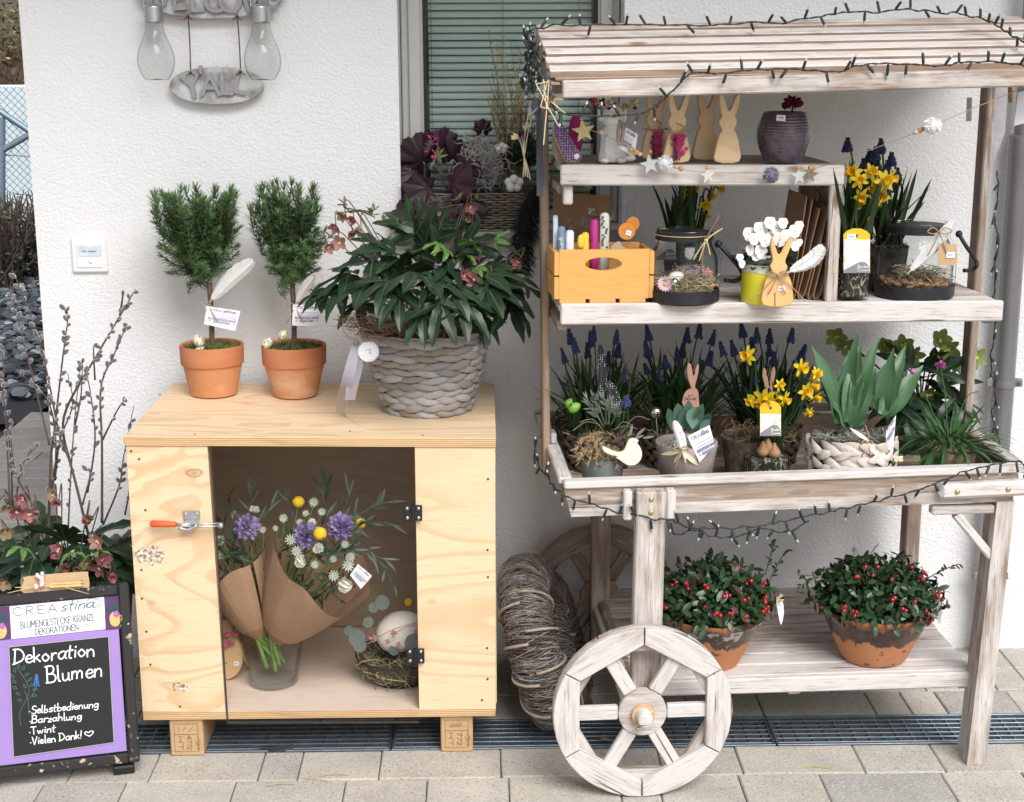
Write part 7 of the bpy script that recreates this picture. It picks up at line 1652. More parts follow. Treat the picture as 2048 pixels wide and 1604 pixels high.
# --- on the riser: rabbits, ceramic figure, purple vase
RG = 'plain wooden rabbits on the top shelf'
rabbit('bare pine rabbit at the front right of the top shelf rabbits', 'wooden_rabbit', .158, 1455, 327, .95, .016, PINE)
rabbit('bare pine rabbit standing behind the front right one', 'wooden_rabbit', .215, 1412, 320, .93, .016, PINED)
def pinkrab(label, v, cx, yb, s_, m):
    t, p0, kk = rabbit(label, 'wooden_rabbit', v, cx, yb, s_, .016, m); q = MB(); q.tube(smooth([PV(cx-26, yb-62, v-.002), PV(cx, yb-60, v-.006), PV(cx+26, yb-63, v-.002)], 5), .0022, 5); q.tube(smooth([PV(cx+4, yb-60, v-.004), PV(cx+14, yb-72, v-.012), PV(cx-2, yb-80, v-.01)], 4), .0016, 5); q.build('twine', TWINE, t); r_ = random.Random(int(cx)); q = MB()
    for i in range(60): p = PV(cx+4+r_.gauss(0, 5), yb-8-r_.random()*48, v-.006); q.ball(p, .0035, 5, 4, None, (1, .7, 1.2), .3, r_)
    q.build('pink_blossom', flat('magenta_fluff', (.46, .03, .15), .9, 0, .3, 200), t, kind='stuff'); q = MB()
    for i in range(30): q.ball(PV(cx-3+r_.gauss(0, 2), yb-5-r_.random()*45, v-.007), .0025, 5, 4)
    q.build('dark_lavender', flat('dark_lavender', (.05, .03, .07), .9), t, kind='stuff')
pinkrab('pine rabbit with twine and pink blossom in front beside the ceramic figure', .158, 1354, 326, .95, PINE); pinkrab('pine rabbit with pink blossom half behind the front one', .205, 1310, 320, .93, PINED)
CER = NT('white_glaze', .18); CER.color((.86, .855, .85)).put(Coat_Weight=.6); CER = CER.mat
cc = PZ(1228, 327, ZR)+CV*.03; kc = mpp(cc); cf = thing('ceramic_dog', 'white glazed ceramic sitting dog with a dried flower wreath on its head', 'figurine', cc)
prof_ = [(v.x*kc, v.y*kc) for v in smooth([(4, 0, 0), (25, 1, 0), (28, 10, 0), (25, 28, 0), (23, 48, 0), (20, 62, 0), (14, 72, 0), (6, 76, 0)], 5)]
q = MB(); q.lathe([(.001, 0)]+prof_+[(.001, 77*kc)], 30, T(cc) @ S(1, .85, 1), False, False); hc = cc+Vector((0, -.004, 90*kc)); q.ball(hc, 23*kc, 22, 14, None, (1.05, .95, .92)); q.ball(hc+Vector((0, -14*kc, -5*kc)), 15*kc, 18, 12, None, (1.25, .8, .8)); q.ball(hc+Vector((0, 0, 14*kc)), 18*kc, 18, 10, None, (1, 1, .8))
for s_ in (-1, 1):
    q.ball(hc+Vector((s_*24*kc, .004, 4*kc)), 10*kc, 12, 8, None, (.45, .8, 1.5)); q.ball(cc+Vector((s_*16*kc, -24*kc, 6*kc)), 11*kc, 14, 9, None, (1, 1.3, .62)); q.ball(cc+Vector((s_*11*kc, -15*kc, 32*kc)), 9*kc, 12, 9, None, (.9, .9, 2.9))
q.ball(cc+Vector((34*kc, 0, 8*kc)), 9*kc, 12, 8, None, (1.6, .7, .7)); q.build('body', CER, cf, smooth=True)
q = MB(); q.ball(hc+Vector((2*kc, -26*kc, 3*kc)), 4*kc, 10, 7, None, (1.1, .6, .8)); q.build('nose', INKD, cf, smooth=True)
r_ = random.Random(61); WC = [flat('wreath_%s' % n_, c_, .9, 0, .3, 200) for n_, c_ in (('magenta', (.38, .02, .12)), ('yellow', (.55, .40, .08)), ('cream', (.60, .52, .36)), ('plum', (.10, .03, .07)), ('olive', (.13, .14, .06)))]
wt = thing('dried_flower_bunch', 'bunch of magenta, yellow and cream dried flowers on the head of the ceramic dog', 'dried flowers', hc+Vector((0, 0, .02)))
for i in range(34):
    q = MB(); p = PV(1183+92*r_.random(), 203+20*r_.random()-4, .17+.03*r_.random())
    for j in range(10): d = rnd_dir(r_, -.3); leaf(q, frame(p, d, (0, -1, .5)), .0085, .004, 'ovate', -.4, .2, 3)
    q.ball(p, .0035, 6, 4); q.build('dried_flower', WC[r_.choice([0, 0, 1, 2, 2, 3, 4])], wt, smooth=True)
tgq = thing('price_card', 'small white card with handwriting tied to the ceramic dog', 'card', PV(1265, 285, .13)); tag(tgq, [(1252, 255), (1276, 269), (1268, 316), (1234, 292)], PVv(.128), True, 'card')
q = MB(); q.tube(smooth([PV(1240, 240, .128), PV(1236, 270, .120), PV(1240, 290, .118), PV(1246, 268, .124), PV(1245, 245, .128)], 5), .0035, 6); q.build('satin_loop', flat('taupe_ribbon', (.33, .26, .22), .35), tgq, smooth=True)
vz_, kz = on(1575, 325, ZR, 40); vt = thing('purple_vase', 'round ribbed dark purple glass vase with a burgundy flower', 'vase', vz_)
pr = []
for i in range(61):
    f = i/60; r_b = (40+14*math.sin(PI*min(1, f*1.12))**.8*(1 if f < .95 else .98)) if f > 0 else 38; r_b = 38+16.5*math.sin(PI*(.08+.80*f))**1.1-6*(1-f)**4
    pr.append((r_b*kz*(1+.009*math.sin(f*PI*2*17)), f*98*kz))
VG = NT('purple_glass', .16); VG.color(VG.ramp(VG.noise(VG.obj(), 60, 3), [(.3, (.055, .040, .06)), (.7, (.11, .08, .11))])).put(Coat_Weight=.6); q = MB(); q.lathe([(.001, 0)]+pr+[(pr[-1][0]-.004, 98*kz), (pr[-1][0]-.005, 70*kz), (.001, 66*kz)], 44, T(vz_), False, False); q.build('glass', VG.mat, vt, smooth=True)
pricetag(vt, PV(1562, 236, (vz_-CO).dot(CV)-53*kz), -CV+Vector((0, 0, .15)), .019, .012, (.08, 0, 1))
r_ = random.Random(71); q = MB(); fc = PV(1585, 212, (vz_-CO).dot(CV)-.01)
for i in range(40): d = rnd_dir(r_, -.2); leaf(q, frame(fc+d*.006, d, rnd_dir(r_)), .019, .011, 'obov', r_.uniform(-.8, .8), .3, 4, wave=.4, ph=i)
q.tube([fc, fc-Vector((0, 0, .06))], .002, 5); q.build('burgundy_flower', leafmat('burgundy', (.10, .006, .02), (.18, .012, .04), .8), vt, smooth=True)
# felt bunnies at the left end
def felt(label, pts, v, m, spots=None):
    t = thing('felt_bunny', label, 'felt bunny', PV(sum(p[0] for p in pts)/len(pts), max(p[1] for p in pts), v)); o, X = poly(pts, v, 4); q = MB(); q.prism(o, .010, None, .002); b_ = q.build('body', m, t, X); return t
PF = NT('purple_dotted_felt', .9); PF.color(PF.mix(PF.ramp(PF.vor(PF.obj(False), 190, rand=.25), [(.22, 1), (.28, 0)]), (.13, .07, .17), (.45, .38, .48)))
bx = ((1144, 326), (1160, 322), (1163, 308), (1150, 288), (1138, 268), (1130, 255), (1118, 240), (1108, 250), (1112, 275), (1122, 300), (1132, 320))
t = felt('purple dotted felt bunny leaning against the cart post', bx, .150, PF.mat); q = MB(); r_ = random.Random(1)
for i in range(26): q.ball(PV(1153, 313, .146)+rnd_dir(r_)*.0035, .003, 5, 4)
q.build('pompom_tail', flat('white_pom', (.8, .8, .8), .95), t)
q = MB(); o, X = poly([(x-2.5 if i_ < 6 else x-2, y+2) for i_, (x, y) in enumerate(bx)], .1605, 4); q.prism(o, .004); q.build('wood_backing', PINED, t, X)
t = felt('tan wooden bunny slumped behind the purple one at the post', ((1118, 327), (1135, 326), (1140, 310), (1130, 285), (1120, 262), (1108, 250), (1105, 285), (1108, 310)), .172, flat('tan_wood', (.27, .20, .14), .8))
t = felt('magenta felt bunny with small white leaves behind the purple bunny', ((1140, 300), (1160, 302), (1166, 280), (1165, 255), (1158, 240), (1166, 228), (1150, 228), (1142, 240), (1138, 262)), .195, flat('magenta_felt', (.33, .02, .14), .95))
q = MB(); leaf(q, frame(PV(1164, 262, .184), Vector((-.5, 0, -1)), -CV), .022, .010, 'lance', .8, .1, 5); leaf(q, frame(PV(1164, 262, .184), Vector((.25, 0, -1)), -CV), .020, .009, 'lance', .4, .1, 5); q.build('white_leaves', flat('white_felt', (.6, .57, .54), .95), t)

# --- tray: back row of grape hyacinths in brown baskets
DKW = m_willow('brown_willow', [(.085, .06, .045), (.13, .09, .065), (.10, .075, .06), (.16, .115, .08)]); DKS = strand_mesh('wicker_strand', DKW, 2*PI/14*.72)
SPK = [[(1136,674),(1170,677),(1122,711),(1157,758),(1241,700),(1214,716),(1254,753),(1190,668),(1206,690),(1145,690),(1230,672),(1175,700),(1252,815)],
       [(1283,745),(1285,705),(1290,668),(1338,665),(1371,668),(1315,755),(1350,708),(1328,725),(1400,685),(1418,715),(1408,735),(1365,700),(1305,690),(1270,690),(1385,660),(1432,675)],
       [(1480,662),(1517,668),(1540,672),(1553,705),(1560,720),(1508,762),(1490,795),(1460,695),(1598,680),(1580,668),(1452,690),(1500,690),(1530,700),(1575,712),(1600,700),(1612,705)]]
for i, (px, lab_) in enumerate(((1195, 'grape hyacinths with spotted feathers and a green egg at the left of the tray'), (1352, 'grape hyacinths behind the succulent pot in the tray'), (1530, 'grape hyacinths behind the daffodils in the tray'))):
    v = .335; c = tin(px, v); r_ = random.Random(80+i)
    t = thing('grape_hyacinth', lab_, 'potted plant', c); round_basket(t, c, .066, .082, .085, 6, 14, DKS, .085/6*1.15, flat('basket_dark', (.02, .018, .015), .95), None, 5+i, .75); moss(t, c+Vector((0, 0, .078)), .07, .012, 220, STRAWM, i, .02)
    b = c+Vector((0, 0, .08)); bulb_leaves(t, b, 170, .19, .85, .009, 30+i, DLEAF, .75, .055, .04)
    for n_, (x, y) in enumerate(SPK[i]):
        if n_ % 5 == 3: continue
        p = PV(x, y-14, v+r_.uniform(-.05, .05)); mi = r_.randrange(6); Hs = .13+.015*(mi % 4); ss = min(1.25, max(.5, (p.z-b.z)/Hs)); s2 = r_.uniform(.9, 1.2)
        bx_ = b+(p-b)*.35; d = (p-Vector((bx_.x, bx_.y, b.z))).normalized(); X = T(p) @ d.to_track_quat('Z', 'Y').to_matrix().to_4x4() @ T(0, 0, -Hs*ss) @ S(s2, s2, ss); inst('flower_spike', MUS[mi], t, X)
GF = NT('guinea_feather', .8); GF.color(GF.mix(GF.ramp(GF.vor(GF.obj(False), 210, rand=.3), [(.20, 1), (.27, 0)]), (.018, .017, .02), (.62, .60, .60))); GF = GF.mat
for i, (a, b, w, v, l_) in enumerate((((1196, 830), (1200, 690), 27, .20, 'tall spotted guinea fowl feather'), ((1240, 835), (1212, 765), 34, .17, 'short spotted guinea fowl feather beside the bird'))):
    pa = PV(*a, v); t = thing('spotted_feather', l_+' in the tray', 'feather', pa); feather(t, pa, PV(*b, v+.01), w*mpp(pa), GF, curve=.04, seed=20+i, facing=-CV, quill=INKD)
EGGG = flat('green_egg', (.20, .42, .06), .5, 0, .25, 200)
for i, (px, py, v, s_) in enumerate(((1149, 815, .25, .0115), (1140, 806, .27, .010))):
    t = thing('green_egg', ['front bright green decorative egg in the tray', 'bright green egg partly behind the front green egg'][i], 'egg', PV(px, py, v)); egg(t, PV(px, py, v), s_, EGGG, (.8, 0, .5), 'shell')
t = thing('silver_ball', 'shiny silver ball beside the succulent pot', 'ornament', PV(1312, 824, .2)); q = MB(); q.ball(PV(1312, 824, .2), .0125, 18, 12); q.build('ball', flat('mirror_silver', (.75, .75, .76), .08, 1, .01), t, smooth=True); q = MB(); q.tube([PV(1312, 830, .2), PV(1316, 880, .2)], .0012, 5); q.build('pick', STEEL, t)
PKW = flat('pinkish_wood', (.42, .23, .17), .7, 0, .08, 30)
for i, (pts, v, l_) in enumerate(((((1366, 812), (1368, 790), (1376, 780), (1382, 776), (1376, 758), (1374, 738), (1377, 726), (1383, 732), (1386, 750), (1389, 750), (1391, 738), (1396, 727), (1398, 736), (1395, 755), (1390, 774), (1396, 782), (1398, 800), (1396, 815)), .20, 'pinkish wooden rabbit pick behind the succulent'),
        (((1530, 830), (1532, 795), (1530, 775), (1525, 752), (1527, 736), (1533, 742), (1537, 765), (1539, 775), (1541, 762), (1543, 742), (1549, 734), (1551, 748), (1546, 775), (1548, 800), (1550, 830)), .22, 'pinkish wooden rabbit ears behind the yellow daffodils'))):
    t = thing('rabbit_pick', l_, 'rabbit figure', PV(pts[0][0], pts[0][1], v)); o, X = poly(pts, v, 3); q = MB(); q.prism(o, .004, None, .001); q.build('body', PKW, t, X)
    if i == 0:
        q = MB()
        for (x, y) in ((1378, 791), (1385, 791)): q.ball(PV(x, y, v-.0005), .0014, 6, 4)
        q.ball(PV(1381, 798, v-.0005), .002, 6, 4, None, (1.2, .5, .8)); 
        for s_ in (-1, 1):
            for d_ in (-2, 1, 4): q.tube([PV(1381+s_*3, 798, v-.0006), PV(1381+s_*12, 796+d_, v-.0006)], .0004, 4)
        q.build('face', INKD, t)

# --- tray: front row
ct = tin(1205, .115); pa_ = thing('bird_pot', 'small grey pot with dry grasses, lavender and hebe twigs in the tray', 'potted plant', ct)
q = MB(); q.lathe([(.040, 0), (.046, .085), (.043, .085), (.001, .078)], 26, T(ct)); soft(q.build('pot', flat('zinc_grey', (.20, .22, .21), .6, .2, .2, 20), pa_))
moss(pa_, ct+Vector((0, 0, .078)), .044, .015, 260, STRAWM, 8, .02); r_ = random.Random(91)
q = MB(); DRYG = flat('dry_plume', (.34, .25, .13), .9, 0, .35, 150)
for (x, y, x2, y2) in ((1205, 865, 1150, 900), (1205, 870, 1155, 930), (1208, 875, 1175, 935), (1215, 880, 1190, 935), (1205, 862, 1180, 880), (1210, 865, 1165, 915), (1225, 895, 1235, 938), (1200, 862, 1160, 885)):
    P = smooth([PV(x, y, .10), PV((x+x2)/2, min(y, y2)+8, .075), PV(x2, y2, .060)], 6); q.tube(P, .0008, 4)
    for j in range(26): p = P[len(P)//3+r_.randrange(2*len(P)//3)]; d = ((P[-1]-P[0]).normalized()+rnd_dir(r_)*.55).normalized(); leaf(q, frame(p, d, rnd_dir(r_)), .014, .0032, 'lance', .3, .2, 3)
q.build('dry_plumes', DRYG, pa_, smooth=True)
LAV = leafmat('lavender_leaf', (.11, .15, .115), (.20, .25, .20), .6); q = MB()
for (x, y, x2, y2) in ((1205, 850, 1172, 795), (1210, 850, 1190, 800), (1212, 850, 1207, 790), (1215, 850, 1222, 800), (1208, 855, 1180, 815), (1218, 850, 1212, 808), (1222, 850, 1235, 815), (1175, 812, 1186, 790)):
    P = smooth([PV(x, y, .12), PV((x+x2)/2+2, (y+y2)/2, .11), PV(x2, y2, .10)], 5); q.tube(P, .0012, 4)
    for j in range(12): p = P[len(P)//2+j % (len(P)//2)]; leaf(q, frame(p, ((P[-1]-P[0]).normalized()*.8+rnd_dir(r_)*.6).normalized(), -CV), .019, .0030, 'strap', .2, .15, 3)
q.build('lavender', LAV, pa_, smooth=True)
q = MB()
for (x, y, x2, y2) in ((1225, 860, 1275, 858), (1240, 870, 1300, 840), (1200, 850, 1145, 862), (1230, 860, 1262, 850), (1210, 865, 1160, 845)): stem(q, [PV(x, y, .1), PV((x+x2)/2, min(y, y2)-6, .09), PV(x2, y2, .08)], .0009)
q.build('twigs', flat('grey_twig', (.20, .16, .13), .9), pa_, smooth=True); q = MB()
for (x, y, dx, dz_) in ((1265, 878, 1, .3), (1272, 872, .8, .7), (1285, 876, 1, .1), (1260, 872, .2, 1)): leaf(q, frame(PV(x, y, .06), CU*dx+Vector((0, 0, dz_)), -CV), .026, .009, 'lance', .2, .1, 5)
q.build('olive_leaves', LAV, pa_, smooth=True)
mq = MUS[1]; inst('flower_spike', mq, pa_, T(PV(1251, 790, .11)-Vector((0, 0, .145*.75))) @ S(1.35, 1.35, .75))
bo = [(945,650),(1000,672),(1060,700),(1110,716),(1150,720),(1190,700),(1215,650),(1236,595),(1262,568),(1300,560),(1335,566),(1362,585),(1345,610),(1372,650),(1395,700),(1400,750),(1385,800),(1350,845),(1300,868),(1240,868),(1185,838),(1140,805),(1100,778),(1120,762),(1050,752),(960,708)]
bo = [(1040+a/5.73, 780+b/5.73) for a, b in bo]; vb_ = .050; bt_ = thing('wooden_bird', 'cream painted wooden bird hanging at the front of the small grey pot', 'bird figure', PV(1262, 930, vb_)); o, X = poly(bo, vb_, 2); q = MB(); q.prism(o, .009, None, .0015); q.build('body', flat('cream_paint', (.74, .70, .58), .6, 0, .05, 12), bt_, X)
q = MB(); q.ball(PV(1267, 884, vb_-.0004), .0011, 6, 4); q.build('eye', INKD, bt_)
cs = tin(1372, .125); ks = mpp(cs); sp = thing('succulent_pot', 'round leaved succulent in a mauve paper pot with twine and a white tag', 'potted plant', cs)
q = MB(); q.lathe([(47*ks, 0), (62*ks, .108), (61*ks, .110), (56*ks, .108), (54*ks, .095), (.001, .092)], 30, T(cs)); q.build('pot', flat('mauve_bark', (.29, .235, .225), .85, 0, .22, 35, .5), sp, smooth=True)
moss(sp, cs+Vector((0, 0, .092)), 56*ks, .016, 900, LICH, 9, .010); r_ = random.Random(95)
for (x, y, x2, y2, s_, fz) in ((1362,850,1350,790,1.1,-1), (1345,850,1330,808,.9,-.6), (1368,850,1363,806,1.0,-1), (1385,848,1386,806,1.25,-1), (1395,850,1395,815,.9,-1), (1400,848,1430,815,.8,.5), (1398,852,1420,842,.8,.4), (1375,850,1375,800,1.0,-1), (1350,855,1334,825,.8,-.5), (1380,855,1382,830,.8,-1), (1388,852,1410,808,.9,-.2)):
    a, b = PV(x, y+10, .105+r_.uniform(-.02, .03)), PV(x2, y2, .10+r_.uniform(-.02, .02)); d = b-a; inst('leaf', SUCC[r_.randrange(4)], sp, frame(a, d, -CV*abs(fz)+Vector((0, 0, .3)), (d.length/.050, s_, 1)))
vt_ = .125-58*ks/1.0-.006
tag(sp, [(1375, 873), (1419, 850), (1430, 890), (1399, 925)], PVv(vt_+.002), True); bow(sp, PV(1362, 898, vt_), -CV, .016, .045, TWINE, .0013)
feather(sp, PV(1372, 925, vt_), PV(1348, 842, vt_+.004), .028, FEAW, curve=.03, seed=31, facing=-CV)
q = MB(); leaf(q, frame(PV(1362, 903, vt_), -CU-Vector((0, 0, .15)), -CV), .042, .013, 'lance', .2, .1, 6); leaf(q, frame(PV(1364, 903, vt_), -CU*.5-Vector((0, 0, .8)), -CV), .030, .012, 'lance', .2, .1, 6); q.build('pale_leaves', leafmat('olive_pale', (.30, .36, .18), (.42, .46, .26)), sp, smooth=True)
q = MB(); leaf(q, frame(PV(1366, 902, vt_), CU*.7-Vector((0, 0, .7)), -CV), .050, .016, 'lance', .3, .2, 6, wave=.3); q.build('dried_tulip', flat('cream_straw', (.66, .62, .42), .7), sp, smooth=True)
# daffodils in a glass pot
cg = tin(1533, .12); kg = mpp(cg); dg = thing('daffodil_glass', 'bright yellow daffodils in a root-filled glass with a yellow tag in the tray', 'potted plant', cg)
jar(dg, cg, 46*kg, .078, .9); q = MB(); r_ = random.Random(99)
q.lathe([(.050, .0), (.064, .10), (.061, .10), (.001, .095)], 24, T(cg+CV*.065-CU*.02)); 
q.build('bark_basket', flat('bark_strips', (.10, .075, .055), .95, 0, .6, 50, 1), dg); strands(dg, cg+CV*.06+Vector((0, 0, .10)), .07, .05, .015, 120, .0009, .06, STRAWM[1:], 12, 'straw', .5)
q = MB(); bulbs = [(-.012, -.018, .088), (.012, -.02, .085), (.0, -.012, .095)]
for (x, y, z) in bulbs: q.lathe([(.003, -.014), (.013, -.006), (.014, .002), (.006, .014), (.002, .022)], 12, T(cg+Vector((x, y, z))))
q.build('bulb', flat('bulb_skin', (.34, .19, .09), .6, 0, .3, 40), dg, smooth=True)
bulb_leaves(dg, cg+Vector((.01, 0, .085)), 22, .17, .7, .010, 44, DLEAF, .8, .02, .02)
daffs(dg, cg+Vector((.005, -.005, .09)), ((1497, 711, -.7, .1, 1.05), (1518, 800, -.4, -.2, .95), (1530, 795, -.2, -.5, 1.1), (1545, 795, .2, -.4, 1.15), (1502, 802, -.6, -.2, .75), (1568, 798, .6, -.2, .8), (1600, 735, .5, -.1, 1.05), (1622, 752, .7, -.3, .9), (1625, 770, .8, -.2, .9), (1612, 782, .2, .1, 1.0), (1632, 792, .6, -.5, .8), (1617, 823, .4, -.6, .6), (1560, 770, .2, .3, .7), (1632, 748, .6, .3, .8)), .085, 6)
tg_ = plant_tag(dg, .052, 1520, 1562, 802, 828, 872, True, True)
# white willow basket with tulips
cb = tin(1702, .098); kb = mpp(cb); tbk = thing('tulip_basket', 'whitewashed oblong willow basket of broad tulip leaves in the tray', 'potted plant', cb); WSTR = strand_mesh('wicker_strand', m_willow('pale_willow', [(.68, .62, .56), (.76, .70, .63), (.60, .50, .40), (.74, .71, .68)]), 2*PI/15*.85)
round_basket(tbk, cb, 82*kb, 90*kb, .112, 7, 15, WSTR, .112/7*1.45, flat('liner_dark', (.06, .05, .045), .95), None, 9, .62); moss(tbk, cb+Vector((0, 0, .094)), 82*kb*.55, .02, 700, LICH, 12, .013); strands(tbk, cb+Vector((0, 0, .104)), 72*kb, 34*kb, .02, 260, .0008, .03, LICH[1:], 14, 'lichen', .8)
r_ = random.Random(101)
for (x, y, x2, y2, s_) in ((1682,850,1648,699,1.0), (1676,850,1646,734,.8), (1684,848,1709,674,1.05), (1688,850,1718,749,.8), (1692,850,1748,688,1.0), (1680,848,1690,700,.9), (1706,852,1752,726,.9), (1708,852,1772,705,.8), (1702,856,1700,805,1.15), (1712,856,1728,822,1.1), (1692,856,1684,790,.9), (1764,830,1782,690,1.0), (1766,830,1806,690,.9), (1768,832,1842,732,1.0), (1760,832,1752,738,.9), (1764,830,1800,760,1.1), (1698,845,1715,690,.9)):
    a, b = PV(x, y, .095+r_.uniform(-.015, .02)), PV(x2, y2, .10+r_.uniform(-.035, .04)); d = b-a; side = 1 if x2 > x else -1
    inst('leaf', TUL[r_.randrange(5)], tbk, frame(a, d, (-CU*side*.45-CV*r_.uniform(.5, 1)).normalized(), (d.length/.128, s_*min(1.0, .45+d.length*4.5), 1)))
vw = .098-82*kb*.62-.010
tag(tbk, [(1772, 862), (1792, 830), (1786, 905), (1772, 895)], PVv(vw+.008), True); bow(tbk, PV(1734, 885, vw), -CV, .012, .03, TWINE, .0014)
q = MB(); q.tube(smooth([PV(1730, 850, vw+.012), PV(1737, 870, vw+.002), PV(1733, 885, vw), PV(1732, 905, vw-.002)], 4), .0012, 5); q.build('twine', TWINE, tbk); q = MB(); a = PV(1736, 888, vw-.003)
leaf(q, frame(a, CU*.75-Vector((0, 0, .6)), -CV), .060, .024, 'ovate', .2, .12, 7); leaf(q, frame(PV(1738, 882, vw-.001), -CU*.8+Vector((0, 0, .55)), -CV), .050, .012, 'lance', .1, .1, 5); q.build('dried_leaf', flat('cream_leaf', (.74, .70, .60), .6), tbk, smooth=True)
q = MB(); r_ = random.Random(5)
for i in range(30): q.ball(PV(1790+r_.random()*14, 914+r_.random()*8, .045), .003, 5, 4)
q.build('cream_flower', flat('cream_flower', (.68, .64, .42), .9), tbk, kind='stuff')
# sea pink / carnation plant at the right
cq = tin(1895, .125); dq = thing('carnation_plant', 'low narrow-leaved carnation plant with one pink flower at the right end of the tray', 'potted plant', cq); q = MB(); q.lathe([(.050, 0), (.060, .075), (.057, .075), (.001, .068)], 24, T(cq)); q.build('bark_pot', flat('birch_bark', (.26, .18, .12), .9, 0, .5, 30, 1), dq); r_ = random.Random(111); bq_ = cq+Vector((0, 0, .075))
for i in range(165):
    a = r_.random()*6.283; e = r_.uniform(-.25, 1.15); s0 = r_.random()**.5*.055; b = bq_+Vector((s0*math.cos(a), s0*math.sin(a)*.8, r_.uniform(-.005, .03))); d = Vector((math.cos(a)*math.cos(e), math.sin(a)*math.cos(e), math.sin(e))); inst('leaf', DIAN[r_.randrange(5)], dq, frame(b, d, (0, 0, 1), r_.uniform(.65, 1.08)))
q = MB(); stem(q, [bq_, PV(1890, 790, .12), PV(1881, 738, .11)], .0016); stem(q, [bq_, PV(1850, 790, .12), PV(1822, 752, .12)], .0013); stem(q, [bq_, PV(1930, 800, .12), PV(1958, 782, .12)], .0013); q.build('flower_stems', DIAN[0].materials[0], dq, smooth=True)
PKF = leafmat('pink_carnation', (.50, .10, .38), (.66, .22, .52), .6, trans=.2); q = MB()
for i in range(30): d = rnd_dir(r_, -.1); leaf(q, frame(PV(1881, 732, .11), d, rnd_dir(r_)), .013, .009, 'obov', r_.uniform(-.5, .5), .3, 4, wave=.4, ph=i)
q.build('flower', PKF, dq, smooth=True); q = MB(); q.ball(PV(1826, 742, .12), .006, 8, 6); q.build('bud', PKF, dq, smooth=True)
# green hellebore at the back right
cgh = tin(1835, .40); gh = thing('green_hellebore', 'green flowered hellebore with dark leaves at the back right of the tray', 'potted plant', cgh); q = MB(); q.lathe([(.055, 0), (.075, .10), (.072, .10), (.001, .095)], 24, T(cgh)); q.build('pot', flat('grey_pot', (.10, .095, .09), .8, 0, .2, 30), gh); r_ = random.Random(121); pet = []; bg_ = cgh+Vector((0, 0, .10))
for (x, y, o, s_) in ((1800, 760, (-.6, -.4, .3), .8), (1850, 740, (.1, -.5, .6), .9), (1890, 770, (.7, -.3, .2), .9), (1830, 790, (-.2, -.9, -.2), .85), (1870, 800, (.3, -.9, -.3), .85), (1910, 800, (.8, -.4, -.4), .8), (1790, 800, (-.7, -.5, -.4), .8), (1840, 760, (0, -.6, .3), .8), (1875, 745, (.5, 0, .5), .8), (1815, 735, (-.4, .1, .5), .75), (1860, 840, (.2, -.8, -.7), .8), (1810, 830, (-.4, -.8, -.7), .8)):
    c = PV(x, y, .36+r_.uniform(-.05, .03)); o = CU*o[0]+CV*-o[1]*-1+Vector((0, 0, o[2])); inst('leaf', HELM[r_.randrange(6)], gh, frame(c, o, Vector((o.x*.4, -.4, .8)), s_)); pet.append(c)
q = MB()
for c in pet: stem(q, [bg_, (bg_+c)/2+Vector((0, 0, .02)), c], .002)
for i, (x, y, fx, fz, s_) in enumerate(((1672, 672, -.3, -.1, 1.0), (1690, 690, .1, -.5, .9), (1768, 690, -.2, .0, .9), (1806, 690, -.3, .2, 1.0), (1824, 712, .3, -.3, 1.05), (1878, 680, 0, .3, 1.1), (1890, 698, .2, -.2, 1.2), (1950, 715, .4, .1, 1.0), (1754, 792, -.2, -.2, 1.1), (1856, 788, .0, -.3, 1.0), (1915, 730, .3, .1, .8))):
    c = PV(x, y, .37); d = (CU*fx-CV+Vector((0, 0, fz))).normalized(); inst('flower', HFG[i % 3], gh, T(c) @ d.to_track_quat('Z', 'Y').to_matrix().to_4x4() @ RZ(i) @ S(s_*1.12)); stem(q, [bg_, (bg_*.4+c*.6)+Vector((0, 0, .01)), c+CV*.01], .0019)
q.build('stems', HSTEM, gh, smooth=True)

# --- bottom shelf: wintergreen in partly glazed terracotta pots
def m_glazed(zb, H, seed, pale):
    t = NT('drip_glazed_terracotta', .6); v = t.n('TexCoord').outputs['Object']; sp_ = t.n('SeparateXYZ'); t.set(sp_.inputs[0], v)
    vv = t.map(v, (1, 1, .35), (seed, 0, 0)); n = t.noise(vv, 22, 5, .62); n2 = t.noise(t.map(v, (1, 1, 1), (seed, 2, 0)), 26, 5, .6); n3 = t.noise(v, 60, 4)
    hgt = t.math('ADD', t.math('DIVIDE', t.math('SUBTRACT', sp_.outputs[2], zb), H), t.math('MULTIPLY_ADD', n, .9, -.45))
    gl = t.ramp(hgt, [(.50, 0), (.545, 1)]); body = t.mix(n2, (.50, .19, .075), (.60, .29, .14)); body = t.mix(t.ramp(n2, [(.60, 0), (.64, .85)]), body, (.09, .045, .03))
    glaze = t.mix(t.ramp(n3, [(.35, 0), (.65, 1)]), (.030, .018, .014), (.085, .04, .025)); rim = t.ramp(hgt, [(.86, 0), (.96, 1)]); glaze = t.mix(t.math('MULTIPLY', rim, t.ramp(n2, [(.42, 0), (.52, .9)])), glaze, (.40, .15, .06))
    if pale: glaze = t.mix(t.math('MULTIPLY', t.ramp(n2, [(.40, .9), (.44, 0)]), t.ramp(hgt, [(.55, 0), (.65, 1)])), glaze, (.42, .42, .40))
    t.color(t.mix(gl, body, glaze)); t.set(t.p.inputs['Roughness'], t.ramp(gl, [(0, .8), (1, .28)])); t.bump(t.math('ADD', n3, t.math('MULTIPLY', gl, .6)), .25, .0015); return t.mat
